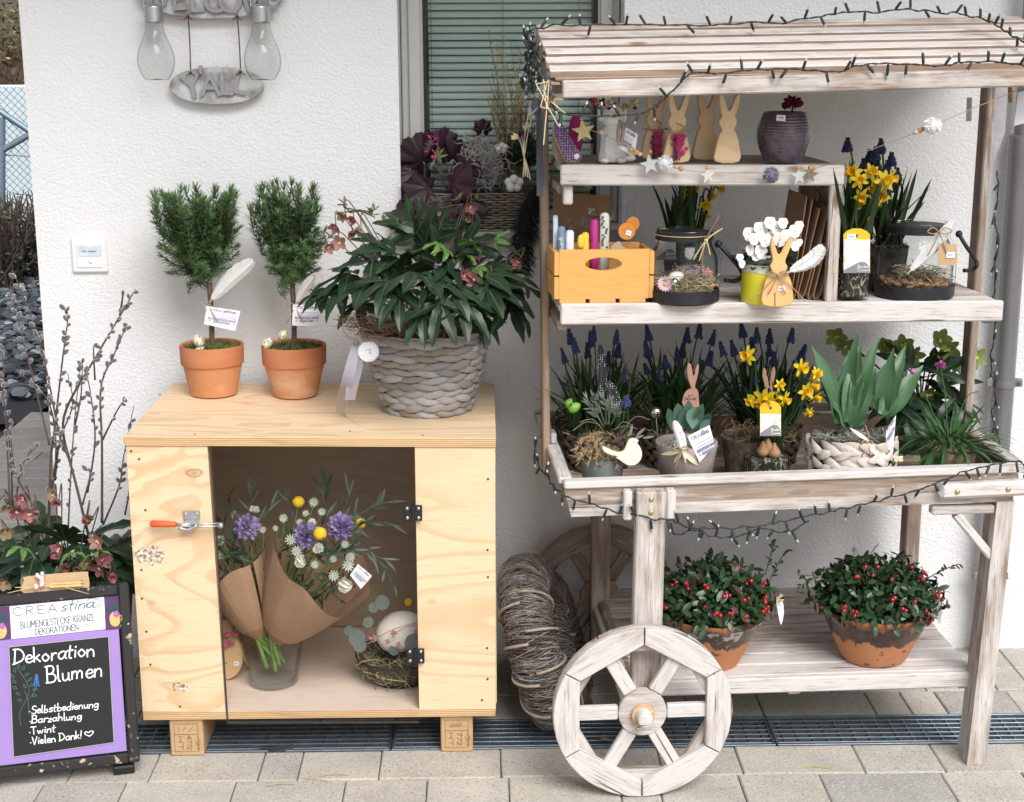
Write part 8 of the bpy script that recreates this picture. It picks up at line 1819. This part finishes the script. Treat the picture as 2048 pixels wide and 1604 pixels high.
def wintergreen(px, pyb, rb, rt, H, label, seed, pale, twigs):
    c, k = on(px, pyb, .2008, rb); t = thing('wintergreen_pot', label, 'potted plant', c, 'wintergreen pots on the bottom shelf'); RB, RT = rb*k, rt*k; gm = m_glazed(c.z, H, seed, pale)
    q = MB(); q.lathe([(RB*.95, 0), (RB, .004), (RB+(RT-RB)*.80, H*.82), (RT*.955, H*.88), (RT, H*.93), (RT, H), (RT*.95, H), (RT*.90, H*.85), (.001, H*.83)], 48, T(c), True, True, lambda a, z: 1+.006*math.sin(a*3+seed)+.004*math.sin(a*5+z*40)); soft(q.build('pot', gm, t), 50)
    r_ = random.Random(seed); b = c+Vector((0, 0, H*.86)); q = MB(); q.lathe([(RT*.9, -.002), (RT*.7, .012), (.001, .02)], 20, T(b)); q.build('soil', SOIL, t)
    under = MB()
    for i in range(1900):
        th = r_.random()*6.283; ph = math.acos(r_.uniform(.0, 1)); rad = r_.uniform(.55, .93) if i >= 0 else 1; d = Vector((math.sin(ph)*math.cos(th), math.sin(ph)*math.sin(th), math.cos(ph))); p = b+Vector((d.x*RT*1.10*rad, d.y*RT*.98*rad, .012+d.z*H*.92*rad))
        leaf(under, frame(p, (d+rnd_dir(r_)*.9).normalized(), d+Vector((0, 0, .4))), .021, .0125, 'ovate', .35, .14, 3)
    under.build('inner_foliage', GAU[0].materials[0], t, smooth=True, kind='stuff')
    n = 0
    while n < 290:
        th = r_.random()*6.283; z_ = r_.uniform(.02, 1); d = Vector((math.sqrt(max(0, 1-z_*z_))*math.cos(th), math.sqrt(max(0, 1-z_*z_))*math.sin(th), z_))
        if d.y > .45: continue
        rad = r_.uniform(.96, 1.05)*(1+.08*mnoise.noise(d*2.3+Vector((seed, 0, 0)))); p = b+Vector((d.x*RT*1.12*rad, d.y*RT*1.0*rad, .012+d.z*H*.90*rad))
        ms = GAUR if r_.random() < .07 else GAU; inst('leaf', r_.choice(ms), t, frame(p, (d*.15+rnd_dir(r_)).normalized(), (d+Vector((0, -.2, .35))+rnd_dir(r_)*.35), r_.uniform(1.0, 1.45))); n += 1
    q = MB()
    for i in range(20):
        th = r_.uniform(PI*1.02, PI*1.98); z_ = r_.uniform(.05, .95); rr3 = math.sqrt(1-z_*z_); d = Vector((rr3*math.cos(th), rr3*math.sin(th), z_)); p = b+Vector((d.x*RT*1.16, d.y*RT*1.06, .012+d.z*H*.98))
        for j in range(r_.choice((1, 2, 2, 3, 4))): inst('berry', BERRY, t, T(p+rnd_dir(r_)*.0065) @ S(r_.uniform(.75, 1.15)))
        stem(q, [b+d*RT*.6, p], .0008)
    for (x0, y0, x1, y1) in twigs:
        a_, e = PV(x0, y0, (c-CO).dot(CV)), PV(x1, y1, (c-CO).dot(CV)-.02); stem(q, [a_, (a_+e)/2+Vector((0, 0, .004)), e], .0012)
        for j in range(9): f = .25+.75*j/8; p = a_.lerp(e, f); inst('leaf', r_.choice(GAU), t, frame(p, ((e-a_).normalized()*.7+rnd_dir(r_)*.8).normalized(), (0, -.5, 1), r_.uniform(.55, .8)))
    q.build('stems', HSTEM, t, smooth=True); return t, c, k
tw1, cw1, kw1 = wintergreen(1432, 1344, 57, 108, .122, 'left wintergreen with red berries in a chipped dark glazed terracotta pot', 3, True, ((1530, 1150, 1552, 1078), (1535, 1170, 1572, 1100)))
tw2, cw2, kw2 = wintergreen(1766, 1337, 67, 115, .122, 'right wintergreen with red berries in a terracotta pot with dripping brown glaze', 8, False, ((1850, 1160, 1918, 1128), (1650, 1160, 1596, 1150), (1645, 1150, 1600, 1172)))
for (t, x, y, c) in ((tw1, 1552, 1195, cw1), (tw2, 1868, 1195, cw2)):
    v = (c-CO).dot(CV)-.01; o, X = poly(((x, y), (x+12, y+4), (x+16, y+30), (x+10, y+55), (x+4, y+30)), v, 2); q = MB(); q.prism(o, .001); q.build('plant_label', PAPERW, t, X)
q = MB(); 
for (x, y) in ((1562, 1188), (1568, 1200), (1560, 1212), (1566, 1190)): q.tube([PV(1553, 1200, (cw1-CO).dot(CV)-.02), PV(x, y, (cw1-CO).dot(CV)-.025)], .0018, 5)
q.build('raffia', flat('raffia_bow', (.60, .48, .28), .8), tw1)
# ------------------------------------------------------------------ window sill planter
zs_ = WZ0-.0025; sy0 = -.035
a, b = PY(868, 470, sy0), PY(1062, 470, sy0); wt_z = PY(960, 386, sy0).z
sb = thing('sill_basket', 'dark willow basket of heuchera, wire bush and dry grass on the window sill', 'basket', Vector(((a.x+b.x)/2, sy0+.055, zs_)))
DW2 = m_willow('dark_willow', [(.16, .13, .10), (.24, .20, .155), (.13, .105, .085), (.28, .24, .19)])
x0, x1, y0, y1 = a.x, b.x, sy0, sy0+.118; r_ = random.Random(131); Hb = wt_z-zs_; ny = 15
q = MB(); q.box(x0+.006, x1-.006, y0+.006, y1-.006, zs_+.0005, wt_z-.006); q.build('liner', flat('liner_black', (.015, .014, .012), .95), sb)
for j in range(ny):
    z = zs_+Hb*(j+.5)/ny; P = []; n = 26
    def side(p, q_, m): return [Vector((p[0]+(q_[0]-p[0])*i/m, p[1]+(q_[1]-p[1])*i/m, z)) for i in range(m)]
    P = side((x0, y0), (x1, y0), n)+side((x1, y0), (x1, y1), 10)+side((x1, y1), (x0, y1), n)+side((x0, y1), (x0, y0), 10)
    cx_, cy_ = (x0+x1)/2, (y0+y1)/2
    P = [p+Vector((0, -1 if p.y < cy_ else 1, 0))*.0035*math.sin(i*PI/2.0+(PI if j % 2 else 0))+Vector((0, 0, r_.uniform(-.001, .001))) for i, p in enumerate(P)]
    q = MB(); q.tube(P, Hb/ny*.46, 6, closed=True); q.build('willow_rod', DW2, sb, smooth=True)
hp_ = thing('heuchera', 'dark purple heuchera with lobed leaves and a pink hyacinth on the window sill', 'plant', Vector((x0+.03, y0+.05, wt_z)))
HEU = [leafmat('heuchera_leaf', (.030, .010, .020), (.065, .022, .038), .5, trans=.08), leafmat('heuchera_dark', (.016, .007, .011), (.032, .012, .02), .5, trans=.05)]
def lobed(seed):
    r_ = random.Random(seed); q = MB(); c = q.add([(0, 0, 0)]); n = 42; rings = []
    for f in (.5, 1):
        ring = []
        for i in range(n):
            a = 2*PI*i/n; lob = 1+.11*math.cos(a*7)+.04*math.cos(a*21)
            if abs(a-PI) < .5: lob *= .45+.55*abs(a-PI)/.5
            rr_ = f*lob*.5; z = .04*f*math.sin(a*7+1)*f+.03*math.sin(a*3)*f-.16*f*f+r_.uniform(-.015, .015); ring.append((rr_*math.cos(a)+.12*f, rr_*math.sin(a), z))
        rings.append(q.add(ring))
    for i in range(n): j = (i+1) % n; q.face(c, rings[0]+i, rings[0]+j); q.face(rings[0]+i, rings[1]+i, rings[1]+j, rings[0]+j)
    return q.mesh('leaf', HEU[seed % 2], True)
LOB = [lobed(i) for i in range(4)]
for (px, py, dy, dx, dz_, s_) in ((845, 322, .0, -.5, .6, .105), (905, 318, .05, .3, .7, .08), (858, 375, -.05, -.6, -.2, .10), (905, 365, -.06, .3, .1, .10), (825, 425, -.06, -.8, -.5, .095), (870, 412, -.09, -.2, -.7, .10), (925, 345, -.03, .4, .3, .08), (885, 295, .06, .1, .9, .075), (830, 345, .0, -.9, .1, .085), (935, 400, -.07, .3, -.5, .085), (895, 440, -.09, 0, -.9, .07), (965, 262, .07, 0, 1, .045), (850, 300, .07, -.4, .8, .07)):
    c = PY(px, py, y0+.055+dy); inst('leaf', LOB[(px+py) % 4], hp_, frame(c, Vector((dx, -.35, dz_)), Vector((dx*.5, -1, .35+max(0, dz_)*.2)), s_))
q = MB()
for (px, py) in ((845, 330), (905, 330), (860, 380), (905, 370), (925, 350), (830, 420), (885, 300), (965, 268)): stem(q, [Vector((x0+.04, y0+.06, wt_z-.01)), (PY(px, py, y0+.07)+Vector((x0+.04, y0+.06, wt_z)))/2+Vector((0, 0, .02)), PY(px, py, y0+.06)], .0014)
q.build('petioles', flat('petiole', (.09, .03, .03), .6), hp_, smooth=True)
q = MB(); hc_ = PY(864, 294, y0+.02); HYP = leafmat('hyacinth_pink', (.42, .04, .20), (.56, .10, .32), .5, trans=.2)
for i in range(46): d = rnd_dir(r_); p = hc_+Vector((d.x*.013, d.y*.013, d.z*.021)); leaf(q, frame(p, (d+Vector((0, 0, .2))).normalized(), rnd_dir(r_)), .011, .005, 'lance', .9, .2, 4)
q.build('hyacinth', HYP, hp_, smooth=True)
q = MB()
for (dx, dz_) in ((.5, .6), (.8, .2), (-.3, -.5), (.2, .9)): leaf(q, frame(PY(872, 315, y0+.03), Vector((dx, -.2, dz_)), (0, -1, .2)), .030, .010, 'lance', .3, .2, 5)
q.build('green_leaves', leafmat('young_leaf', (.10, .16, .04), (.18, .24, .07)), hp_, smooth=True)
# silver wire bush
wb = thing('wire_bush', 'silvery tangled wire bush ball in the sill basket', 'plant', PY(965, 322, y0+.05)); q = MB(); cw = PY(966, 325, y0+.045)
for i in range(230):
    d = rnd_dir(r_); p = cw+Vector((d.x*.062, d.y*.050, d.z*.066))*r_.random()**.35; P = [p]; dd = rnd_dir(r_)
    for k in range(4): dd = (dd+rnd_dir(r_)*.9).normalized(); P.append(P[-1]+dd*.011)
    q.tube(smooth(P, 2), .0011, 4)
q.build('tangle', flat('silver_twig', (.30, .285, .27), .8, 0, .3, 120), wb, kind='stuff')
# dry grass
dg_ = thing('dry_grass', 'tall tan dry ornamental grass behind the wire bush before the window', 'plant', PY(1025, 385, y0+.08)); q = MB(); GRS = [flat('dry_grass', (.26, .19, .09), .9, 0, .3), flat('dry_grass_dark', (.12, .09, .04), .9, 0, .3)]
for i in range(85):
    x_, y_ = r_.uniform(985, 1065), r_.uniform(60, 230) if i < 50 else r_.uniform(180, 300); b0 = PY(r_.uniform(1000, 1055), 384, y0+.08+r_.uniform(-.02, .02)); e = PY(x_+(x_-1025)*.3, y_, y0+.08+r_.uniform(-.05, .04)); q.mi = r_.randrange(2)
    P = smooth([b0, (b0+e)/2+Vector((r_.uniform(-.012, .012), 0, 0)), e], 6); q.tube(P, .0009, 4)
    if i % 2 == 0:
        for k in range(9): p = P[-1-r_.randrange(5)]; leaf(q, frame(p, (rnd_dir(r_)*.6+Vector((0, 0, 1))).normalized(), (0, -1, 0)), r_.uniform(.01, .022), .0025, 'lance', .8, .1, 3)
q.build('blades', GRS, dg_, kind='stuff')
for i, (px, py, dy, s_) in enumerate(((1028, 367, -.03, 1.15), (1003, 296, .01, .8))):
    c = PY(px, py, y0+.03+dy); t = thing('cotton_boll', ['large white cotton boll at the front of the sill basket', 'small white cotton boll on the wire bush'][i], 'cotton boll', c)
    for k in range(5):
        q = MB(); an = k*1.257+.3; q.ball(c+Vector((.0115*math.cos(an), -.004*(k % 2), .0095*math.sin(an)))*s_, .0095*s_, 10, 8, None, (1, .9, 1), .06, r_); q.build('cotton_tuft', flat('cotton', (.66, .65, .66), .95, 0, .06), t, smooth=True)
    q = MB()
    for k in range(4): leaf(q, frame(c+Vector((0, .006, 0)), Vector((math.cos(k*1.57+.8), -.2, math.sin(k*1.57+.8))), (0, -1, 0)), .018*s_, .008*s_, 'lance', -.3, .2, 4)
    q.build('husk', flat('husk', (.13, .08, .05), .9), t, smooth=True)
hth = thing('heath_plant', 'dark green heath plant at the right of the sill basket', 'plant', PY(1040, 385, y0+.06)); q = MB()
for i in range(900):
    d = rnd_dir(r_, -.1); p = PY(1045, 330, y0+.06)+Vector((d.x*.045, d.y*.04, d.z*.075))*r_.random()**.4; leaf(q, frame(p, (d+Vector((0, 0, .8))).normalized(), rnd_dir(r_)), .016, .0028, 'needle', .2, 0, 2)
q.build('foliage', leafmat('heath_green', (.010, .022, .012), (.025, .05, .022), .6), hth, smooth=True, kind='stuff')
bpl = thing('black_plume', 'drooping black ostrich feather beside the sill basket', 'feather', PY(1075, 380, -.07)); q = MB(); BLP = flat('black_plume', (.010, .010, .012), .8)
ax = smooth([PY(1076, 372, -.07), PY(1058, 420, -.085), PY(1045, 480, -.095), PY(1040, 540, -.09)], 16); q.tube(ax, .0018, 5)
for i in range(1100):
    p = ax[r_.randrange(len(ax)-2)]; d = (Vector((r_.choice((-1, 1))*r_.uniform(.4, 1), r_.uniform(-.5, .3), -r_.uniform(.1, 1.1)))).normalized(); L_ = r_.uniform(.02, .042); e = p+d*L_; q.tube([p, p+d*L_*.55+Vector((0, 0, .004)), e+Vector((0, 0, -.006))], .00055, 3, False)
q.build('barbs', BLP, bpl, kind='stuff')

# ------------------------------------------------------------------ decorations tied to the left post
vp = .25
dbn = thing('dried_flower_spray', 'cream and violet dried flower spray hanging beside the left cart post', 'dried flowers', PV(1052, 300, vp)); q = MB(); STRW = flat('pale_stem', (.58, .52, .36), .7, 0, .15)
for (x, y) in ((1046, 355), (1051, 353), (1056, 356), (1061, 360)): q.tube(smooth([PV(1048, 312, vp), PV((x+1050)/2, 335, vp-.004), PV(x, y, vp)], 4), .0013, 5)
for P in (((1049, 312), (1055, 270), (1066, 225)), ((1048, 312), (1050, 265), (1060, 215)), ((1047, 312), (1043, 290), (1034, 268)), ((1048, 312), (1046, 285), (1043, 272))): q.tube(smooth([PV(x, y, vp) for x, y in P], 5), .0012, 5)
q.build('stems', STRW, dbn, smooth=True)
def puff(t, px, py, v, L, n, m, d0, name, w=.3):
    q = MB(); c = PV(px, py, v)
    for i in range(n): leaf(q, frame(c, (Vector(d0)+rnd_dir(r_)*.55).normalized(), -CV), L*r_.uniform(.7, 1.1), L*w, 'ovate', -.2, .2, 4)
    return q.build(name, m, t, smooth=True)
puff(dbn, 1037, 276, vp-.005, .017, 16, flat('cream_petal', (.72, .62, .36), .8), CU*-.9+Vector((0, 0, .4)), 'cream_flower'); puff(dbn, 1043, 280, vp-.006, .012, 12, flat('violet_petal', (.28, .10, .30), .8), (0, -.4, .2), 'violet_flower')
puff(dbn, 1050, 262, vp-.004, .020, 12, flat('pale_yellow_bud', (.56, .50, .28), .8), (.1, 0, 1), 'yellow_flower', .2); puff(dbn, 1059, 232, vp-.004, .026, 14, flat('pale_lilac_bud', (.56, .50, .54), .8), (.35, 0, 1), 'white_flower', .2)
grb = thing('grey_ribbon', 'dark grey blue ribbon hanging down the left cart post', 'ribbon', PV(1078, 215, vp)); GRB = flat('slate_ribbon', (.10, .115, .14), .6, 0, .15, 30)
ribbon('tail', [PV(1076, 215, vp), PV(1078, 270, vp-.004), PV(1079, 330, vp), PV(1080, 392, vp-.004)], [CU*.007, CU*.006+CV*.003, CU*.006-CV*.003, CU*.007], GRB, grb)
ribbon('tail', [PV(1083, 222, vp-.006), PV(1082, 290, vp-.010), PV(1085, 372, vp-.006)], [CU*.003, CU*.004+CV*.002, CU*.004], GRB, grb); q = MB(); q.ball(PV(1073, 212, vp-.004), .013, 10, 8, None, (.9, .7, 1.2)); q.build('knot', GRB, grb, smooth=True)
sst = thing('straw_star', 'pale straw star tied at the left front roof corner', 'straw star', PV(1092, 190, -.02)); q = MB()
for (a, b) in (((1072, 168), (1096, 212)), ((1072, 168), (1096, 164)), ((1096, 160), (1081, 214)), ((1081, 214), (1098, 218)), ((1088, 162), (1093, 218)), ((1098, 160), (1094, 218)), ((1094, 210), (1087, 290)), ((1095, 212), (1117, 252)), ((1098, 200), (1130, 226)), ((1085, 180), (1097, 200))): q.tube([PV(*a, -.03), PV(*b, -.033)], .0012, 5)
q.build('straws', flat('gold_straw', (.60, .50, .30), .6, 0, .15), sst); q = MB(); 
for i in range(8): leaf(q, frame(PV(1102+r_.uniform(-6, 8), 198+r_.uniform(-8, 8), -.025), rnd_dir(r_), (0, -1, 0)), .026, .009, 'lance', .5, .3, 5)
q.build('dry_leaves', flat('tan_leaf', (.26, .20, .12), .8, 0, .2), sst, smooth=True)

# ------------------------------------------------------------------ fairy light strings
CAB = flat('dark_green_cable', (.014, .020, .019), .5, 0, .2); TIP = glassmat('lamp_tip', (.8, .82, .84), 1.5, .05)
q = MB(); q.lathe([(.0012, 0), (.0024, .002), (.0029, .006), (.0029, .019), (.0022, .021), (.0019, .026), (.0006, .0275)], 8); q.m = [0 if i < 8*4 else 1 for i in range(len(q.f))]; q.m = [1 if min(q.v[j][2] for j in f) >= .0205 else 0 for f in q.f]
BULB = q.mesh('bulb', [CAB, flat('lamp_cap', (.42, .46, .48), .25, 0, .05)], True)
def lights(label, pts, seed, gap=.024, up=.5, sag=0, n=7, jit=.0025, rr_=.0014):
    r_ = random.Random(seed); P = smooth(pts, n); t = thing('fairy_lights', label, 'fairy lights', P[0], 'dark cabled fairy light strings on the cart')
    P = [p+rnd_dir(r_)*jit for p in P]; q = MB(); q.tube(smooth(P, 2), rr_, 5); Q = [p+Vector((.0016*math.sin(i*1.3), 0, .0018*math.cos(i*1.3))) for i, p in enumerate(smooth(P, 2))]; q.tube(Q, rr_*.8, 4); q.build('cable', CAB, t, smooth=True); acc = 0
    for i in range(len(P)-1):
        acc += (P[i+1]-P[i]).length
        if acc > gap:
            acc = r_.uniform(-.008, .004); tg = (P[i+1]-P[i]).normalized(); d = (Vector((r_.gauss(0, .35), r_.gauss(-.15, .25), 1 if r_.random() < up else -1))+tg*r_.uniform(-.4, .4)).normalized()
            inst('bulb', BULB, t, T(P[i+1]) @ d.to_track_quat('Z', 'Y').to_matrix().to_4x4() @ S(1, 1, r_.uniform(.8, 1.15)))
    return t
_rn = (CM.to_3x3() @ Vector((-.019*.75/1.04, -(zb-za), vb-va))).normalized()
def PR(px, py):          # point on the sloping front of the cart roof
    d = _ray(px, py); o = C(-.42, va, za+.0105+.0095); return CAM+d*((o-CAM).dot(_rn)/d.dot(_rn))
def pv(pts, v): return [PV(x, y, (v if not hasattr(v, '__len__') else v[i])) for i, (x, y) in enumerate(pts)]
lights('fairy lights along the roof ridge of the cart', pv(((1058, 62), (1092, 53), (1160, 51), (1250, 49), (1330, 49), (1420, 50), (1500, 46), (1575, 45), (1640, 32), (1700, 24), (1760, 24), (1820, 19), (1880, 26), (1920, 28), (1960, 38), (1985, 46), (2010, 62), (2035, 78), (2062, 96)), [.2]*14+[.2, .17, .12, .08, .03]), 1, .023, .72, n=4)
rp_ = ((1070, 110), (1085, 140), (1098, 180), (1110, 218), (1140, 229), (1190, 232), (1240, 231), (1290, 224), (1325, 200), (1355, 172))
lights('fairy lights draped over the front edge of the cart roof', pv(rp_, [.05, 0, -.02, -.02, -.015, -.015, -.015, -.015, -.016, -.02])+[PR(*p) for p in ((1378, 150), (1395, 145), (1440, 147), (1500, 141), (1560, 138), (1620, 141), (1680, 143), (1712, 132), (1760, 127), (1830, 129), (1890, 131), (1930, 124), (1990, 124), (2040, 130), (2070, 140))], 2, .026, .62, n=4, jit=.001)
lights('fairy lights looped under the front edge of the tray', pv(((1082, 868), (1070, 890), (1076, 925), (1094, 955), (1112, 975), (1142, 997), (1190, 1010), (1240, 1026), (1300, 1036), (1345, 1042), (1372, 1052), (1420, 1056), (1480, 1056), (1530, 1048), (1560, 1044), (1620, 1032), (1670, 1020), (1720, 1010), (1770, 998), (1820, 985), (1860, 973), (1900, 955), (1940, 938), (1990, 928), (2030, 922), (2062, 940)), [.26, .24, .15, .08, .02, -.006, -.006, -.010, -.032, -.03, -.012]+[-.004]*8+[-.010, -.026, -.026, -.026, -.012, -.01, .0]), 3, .024, .4, n=4)
lights('second fairy light loop hanging under the tray front', pv(((1340, 1046), (1352, 1070), (1385, 1058), (1430, 1074), (1475, 1072), (1520, 1056), (1570, 1066), (1620, 1040)), -.002), 4, .022, .4, n=4)
lights('fairy lights running down the back of the right post', pv(((1995, 342), (1997, 400), (1990, 440), (1996, 500), (1988, 560), (1992, 620), (1985, 680), (1982, 720), (1990, 760), (1990, 800), (1984, 830), (1995, 870), (2005, 905)), .33), 5, .027, .5, n=4, jit=.003)
tl = pv(((1062, 60), (1050, 80), (1072, 90), (1048, 108), (1070, 120), (1052, 140), (1078, 150), (1060, 165), (1068, 185), (1055, 130), (1075, 110), (1058, 95), (1066, 75), (1050, 150), (1045, 180)), [.2, .18, .15, .2, .14, .2, .1, .15, .1, .2, .1, .15, .2, .2, .2])
lights('tangled bunch of fairy lights at the left end of the cart roof', tl, 6, .015, .4, n=5, jit=.004, rr_=.0017)
lights('fairy lights lying in the left back corner of the tray', pv(((1150, 800), (1115, 822), (1150, 828), (1112, 838), (1140, 845), (1110, 850)), .5), 7, .022, .5, n=4)

# ------------------------------------------------------------------ garland of stars, beads and pompoms
gl = thing('star_garland', 'garland of wooden stars, beads and pompoms strung across the top shelf', 'garland', PV(1330, 325, .12)); vg = .125
g1 = [PV(*p) for p in ((1175, 258, .12), (1203, 268, .122), (1240, 284, .120), (1264, 299, .12), (1298, 316, .122), (1330, 328, .122), (1360, 338, .124), (1415, 345, .126), (1480, 346, .126), (1542, 345, .126), (1600, 342, .126), (1640, 334, .125), (1740, 300, .05), (1835, 264, .0), (1868, 250, -.02), (1950, 215, .0), (2040, 178, .02))]
q = MB(); q.tube(smooth(g1, 5), .0009, 4); q.build('string', TWINE, gl)
BEADM = [flat('natural_bead', (.52, .31, .13), .5), flat('pink_bead', (.62, .42, .36), .4)]
for (px, py, v, s_, m_) in ((1203, 264, .118, .0058, 1), (1262, 299, .117, .0062, 0), (1272, 304, .117, .0062, 0), (1280, 308, .117, .0048, 1), (1297, 315, .117, .0052, 0), (1311, 322, .118, .004, 0), (1352, 334, .118, .0042, 1), (1362, 337, .118, .0058, 0), (1300, 338-35, .118, .0045, 0), (1415, 336, .12, .0042, 0), (1597, 337, .12, .0045, 0), (1621, 336, .12, .0055, 0), (1629, 336, .12, .0042, 0), (1832, 265, .0, .0052, 1), (1840, 261, .0, .0058, 0), (1845, 258, .0, .0045, 0)):
    q = MB(); q.ball(PV(px, py, v), s_, 12, 8); q.build('bead', BEADM[m_], gl, smooth=True)
def star(px, py, v, r_px, m, rot=0, sq=1):
    c = PV(px, py, v); k = mpp(c); o = []
    for i in range(10): a = PI/2+rot+i*PI/5; r3 = (r_px if i % 2 == 0 else r_px*.42)*k; o.append((r3*math.cos(a)*sq, r3*math.sin(a)))
    q = MB(); q.prism(o, .003, None, .0006); q.build('star', m, gl, T(c) @ RZ(TH))
GLT = NT('gold_glitter', .35); GLT.color(GLT.ramp(GLT.noise(GLT.obj(), 700, 2), [(.35, (.22, .16, .07)), (.6, (.70, .58, .32))])).put(Metallic=.4); GLT = GLT.mat; SIL = flat('mint_silver', (.50, .56, .55), .35, .2, .05); WHS = flat('pale_star', (.62, .57, .54), .5)
star(1167, 262, .115, 25, GLT, .15); star(1300, 329, .112, 22, SIL, .2); star(1416, 351, .118, 19, WHS, .1, .9); star(1598, 352, .118, 20, SIL, .1, .85); star(1622, 349, .119, 17, flat('bark_star', (.20, .15, .10), .8, 0, .2), -.2, .95)
def pom(px, py, v, r_px, m, n=520):
    c = PV(px, py, v); r0 = r_px*mpp(c); q = MB(); q.ball(c, r0*.72, 10, 8)
    for i in range(n): d = rnd_dir(r_); s_ = d.orthogonal().normalized()*r0*.06; e = c+d*r0*r_.uniform(.88, 1.06); b = c+d*r0*.6; q.quad(b-s_, b+s_, e+s_*.6, e-s_*.6)
    q.build('pompom', m, gl)
pom(1330, 326, .108, 16, flat('white_wool', (.80, .80, .80), .95, 0, .03)); pom(1865, 252, -.02, 18, flat('white_wool_2', (.80, .80, .80), .95, 0, .03)); pom(1542, 350, .11, 17, flat('grey_wool', (.24, .24, .31), .95, 0, .2, 90))
# papers hanging at the right post
for i, (pts, v, l_, m_) in enumerate(((((1934, 195), (1944, 195), (1943, 242), (1932, 243)), .31, 'narrow grey card clipped to the left of the right post', flat('grey_card', (.30, .29, .30), .7)), (((1990, 172), (2016, 176), (2010, 265), (1985, 330)), .36, 'lilac grey paper sheet hanging behind the right post', flat('lilac_grey', (.40, .38, .42), .7)), (((2036, 185), (2054, 180), (2050, 246), (2028, 252)), .1, 'white paper tag hanging at the right roof end', PAPERW))):
    t = thing('paper_tag', l_, 'paper tag', PV(*pts[0], v)); o, X = poly(pts, v, 1); q = MB(); q.prism(o, .001); q.build('paper', m_, t, X)
q = MB(); q.tube([PV(2020, 172, .08), PV(2021, 205, .08)], .004, 7); q.build('straw_pick', flat('straw_stick', (.30, .19, .09), .8), t)

# ------------------------------------------------------------------ twig wreaths leaning between cabinet and cart
def wreath(label, c, nrm, Rm, rt_, n, seed, mats, bands):
    r_ = random.Random(seed); t = thing('twig_wreath', label, 'wreath', c, 'twig wreaths leaning beside the cart'); N = Vector(nrm).normalized(); A = N.cross(Vector((0, 1, 0))).normalized(); B = N.cross(A); q = MB()
    for i in range(n):
        a = r_.random()*6.283; b = r_.random()*6.283; span = r_.uniform(.10, .34); tw = r_.uniform(2.5, 5.0)*r_.choice((1, 1, 1, -1)); rr_ = rt_*(r_.uniform(.93, 1.06) if i > n*.1 else r_.uniform(.6, .95)); P = []
        for k in range(9):
            f = k/8-.5; aa = a+span*f; bb = b+tw*f; e = A*math.cos(aa)+B*math.sin(aa); P.append(c+e*Rm+(e*math.cos(bb)+N*math.sin(bb))*rr_*(1+.05*r_.uniform(-1, 1)))
        q.mi = r_.choices((0, 1, 2), (5, 4, 2))[0]; q.tube(P, [r_.uniform(.0006, .0013)*(1-.05*k) for k in range(9)], 4, False)
    q.build('twigs', mats, t, kind='stuff'); q = MB(); q.tube([c+(A*math.cos(i*PI/32)+B*math.sin(i*PI/32))*Rm for i in range(64)], rt_*.90, 16, closed=True); q.build('core', flat('wreath_core', (.035, .028, .024), .95), t, smooth=True)
    for a in bands:
        q = MB(); e = A*math.cos(a)+B*math.sin(a); tn = (-A*math.sin(a)+B*math.cos(a)); P = [c+e*Rm+(e*math.cos(x*PI/16)+N*math.sin(x*PI/16))*rt_*1.13+tn*(x-16)*.0009 for x in range(33)]; q.tube(P, .0035, 6); q.build('rattan_band', flat('rattan', (.36, .28, .22), .7, 0, .2, 60), t, smooth=True)
    return t
TWM = [flat('grey_twig_a', (.18, .155, .14), .85, 0, .35, 40), flat('grey_twig_b', (.35, .315, .295), .85, 0, .3, 40), flat('brown_twig', (.10, .070, .055), .85)]
wc = PY(1082, 1282, -.37)
wreath('front grey twig wreath with rattan bands leaning against the cart wheel', wc, (.96, -.07, .27), .150, .056, 1900, 3, TWM, [PI*1.25+.42*i for i in range(-3, 3)]+[PI*.5+.45*i for i in range(-2, 2)]); wc2 = PY(1118, 1305, -.26)
wreath('rear darker twig wreath standing behind the banded one', wc2, (.96, -.06, .26), .150, .052, 1000, 4, TWM[2:]+TWM[:1]+TWM[:1], [])
gt = thing('blank_tag', 'blank brown card tag tied to the front twig wreath', 'tag', PY(1108, 1410, -.52)); q = MB(); P = [PY(x, y, -.50) for x, y in ((1087, 1378), (1120, 1370), (1128, 1448), (1087, 1450))]; q.hexa([P[3], P[2], P[2]+Vector((0, .001, 0)), P[3]+Vector((0, .001, 0)), P[0], P[1], P[1]+Vector((0, .001, 0)), P[0]+Vector((0, .001, 0))]); q.build('card', flat('ochre_card', (.50, .32, .16), .8, 0, .05), gt)
q = MB(); q.tube(smooth([PY(1115, 1345, -.44), PY(1122, 1360, -.50), PY(1108, 1378, -.502)], 4), .0014, 5); q.tube(smooth([PY(1125, 1340, -.44), PY(1112, 1355, -.50), PY(1118, 1376, -.502)], 4), .0014, 5); q.build('twine', TWINE, gt)
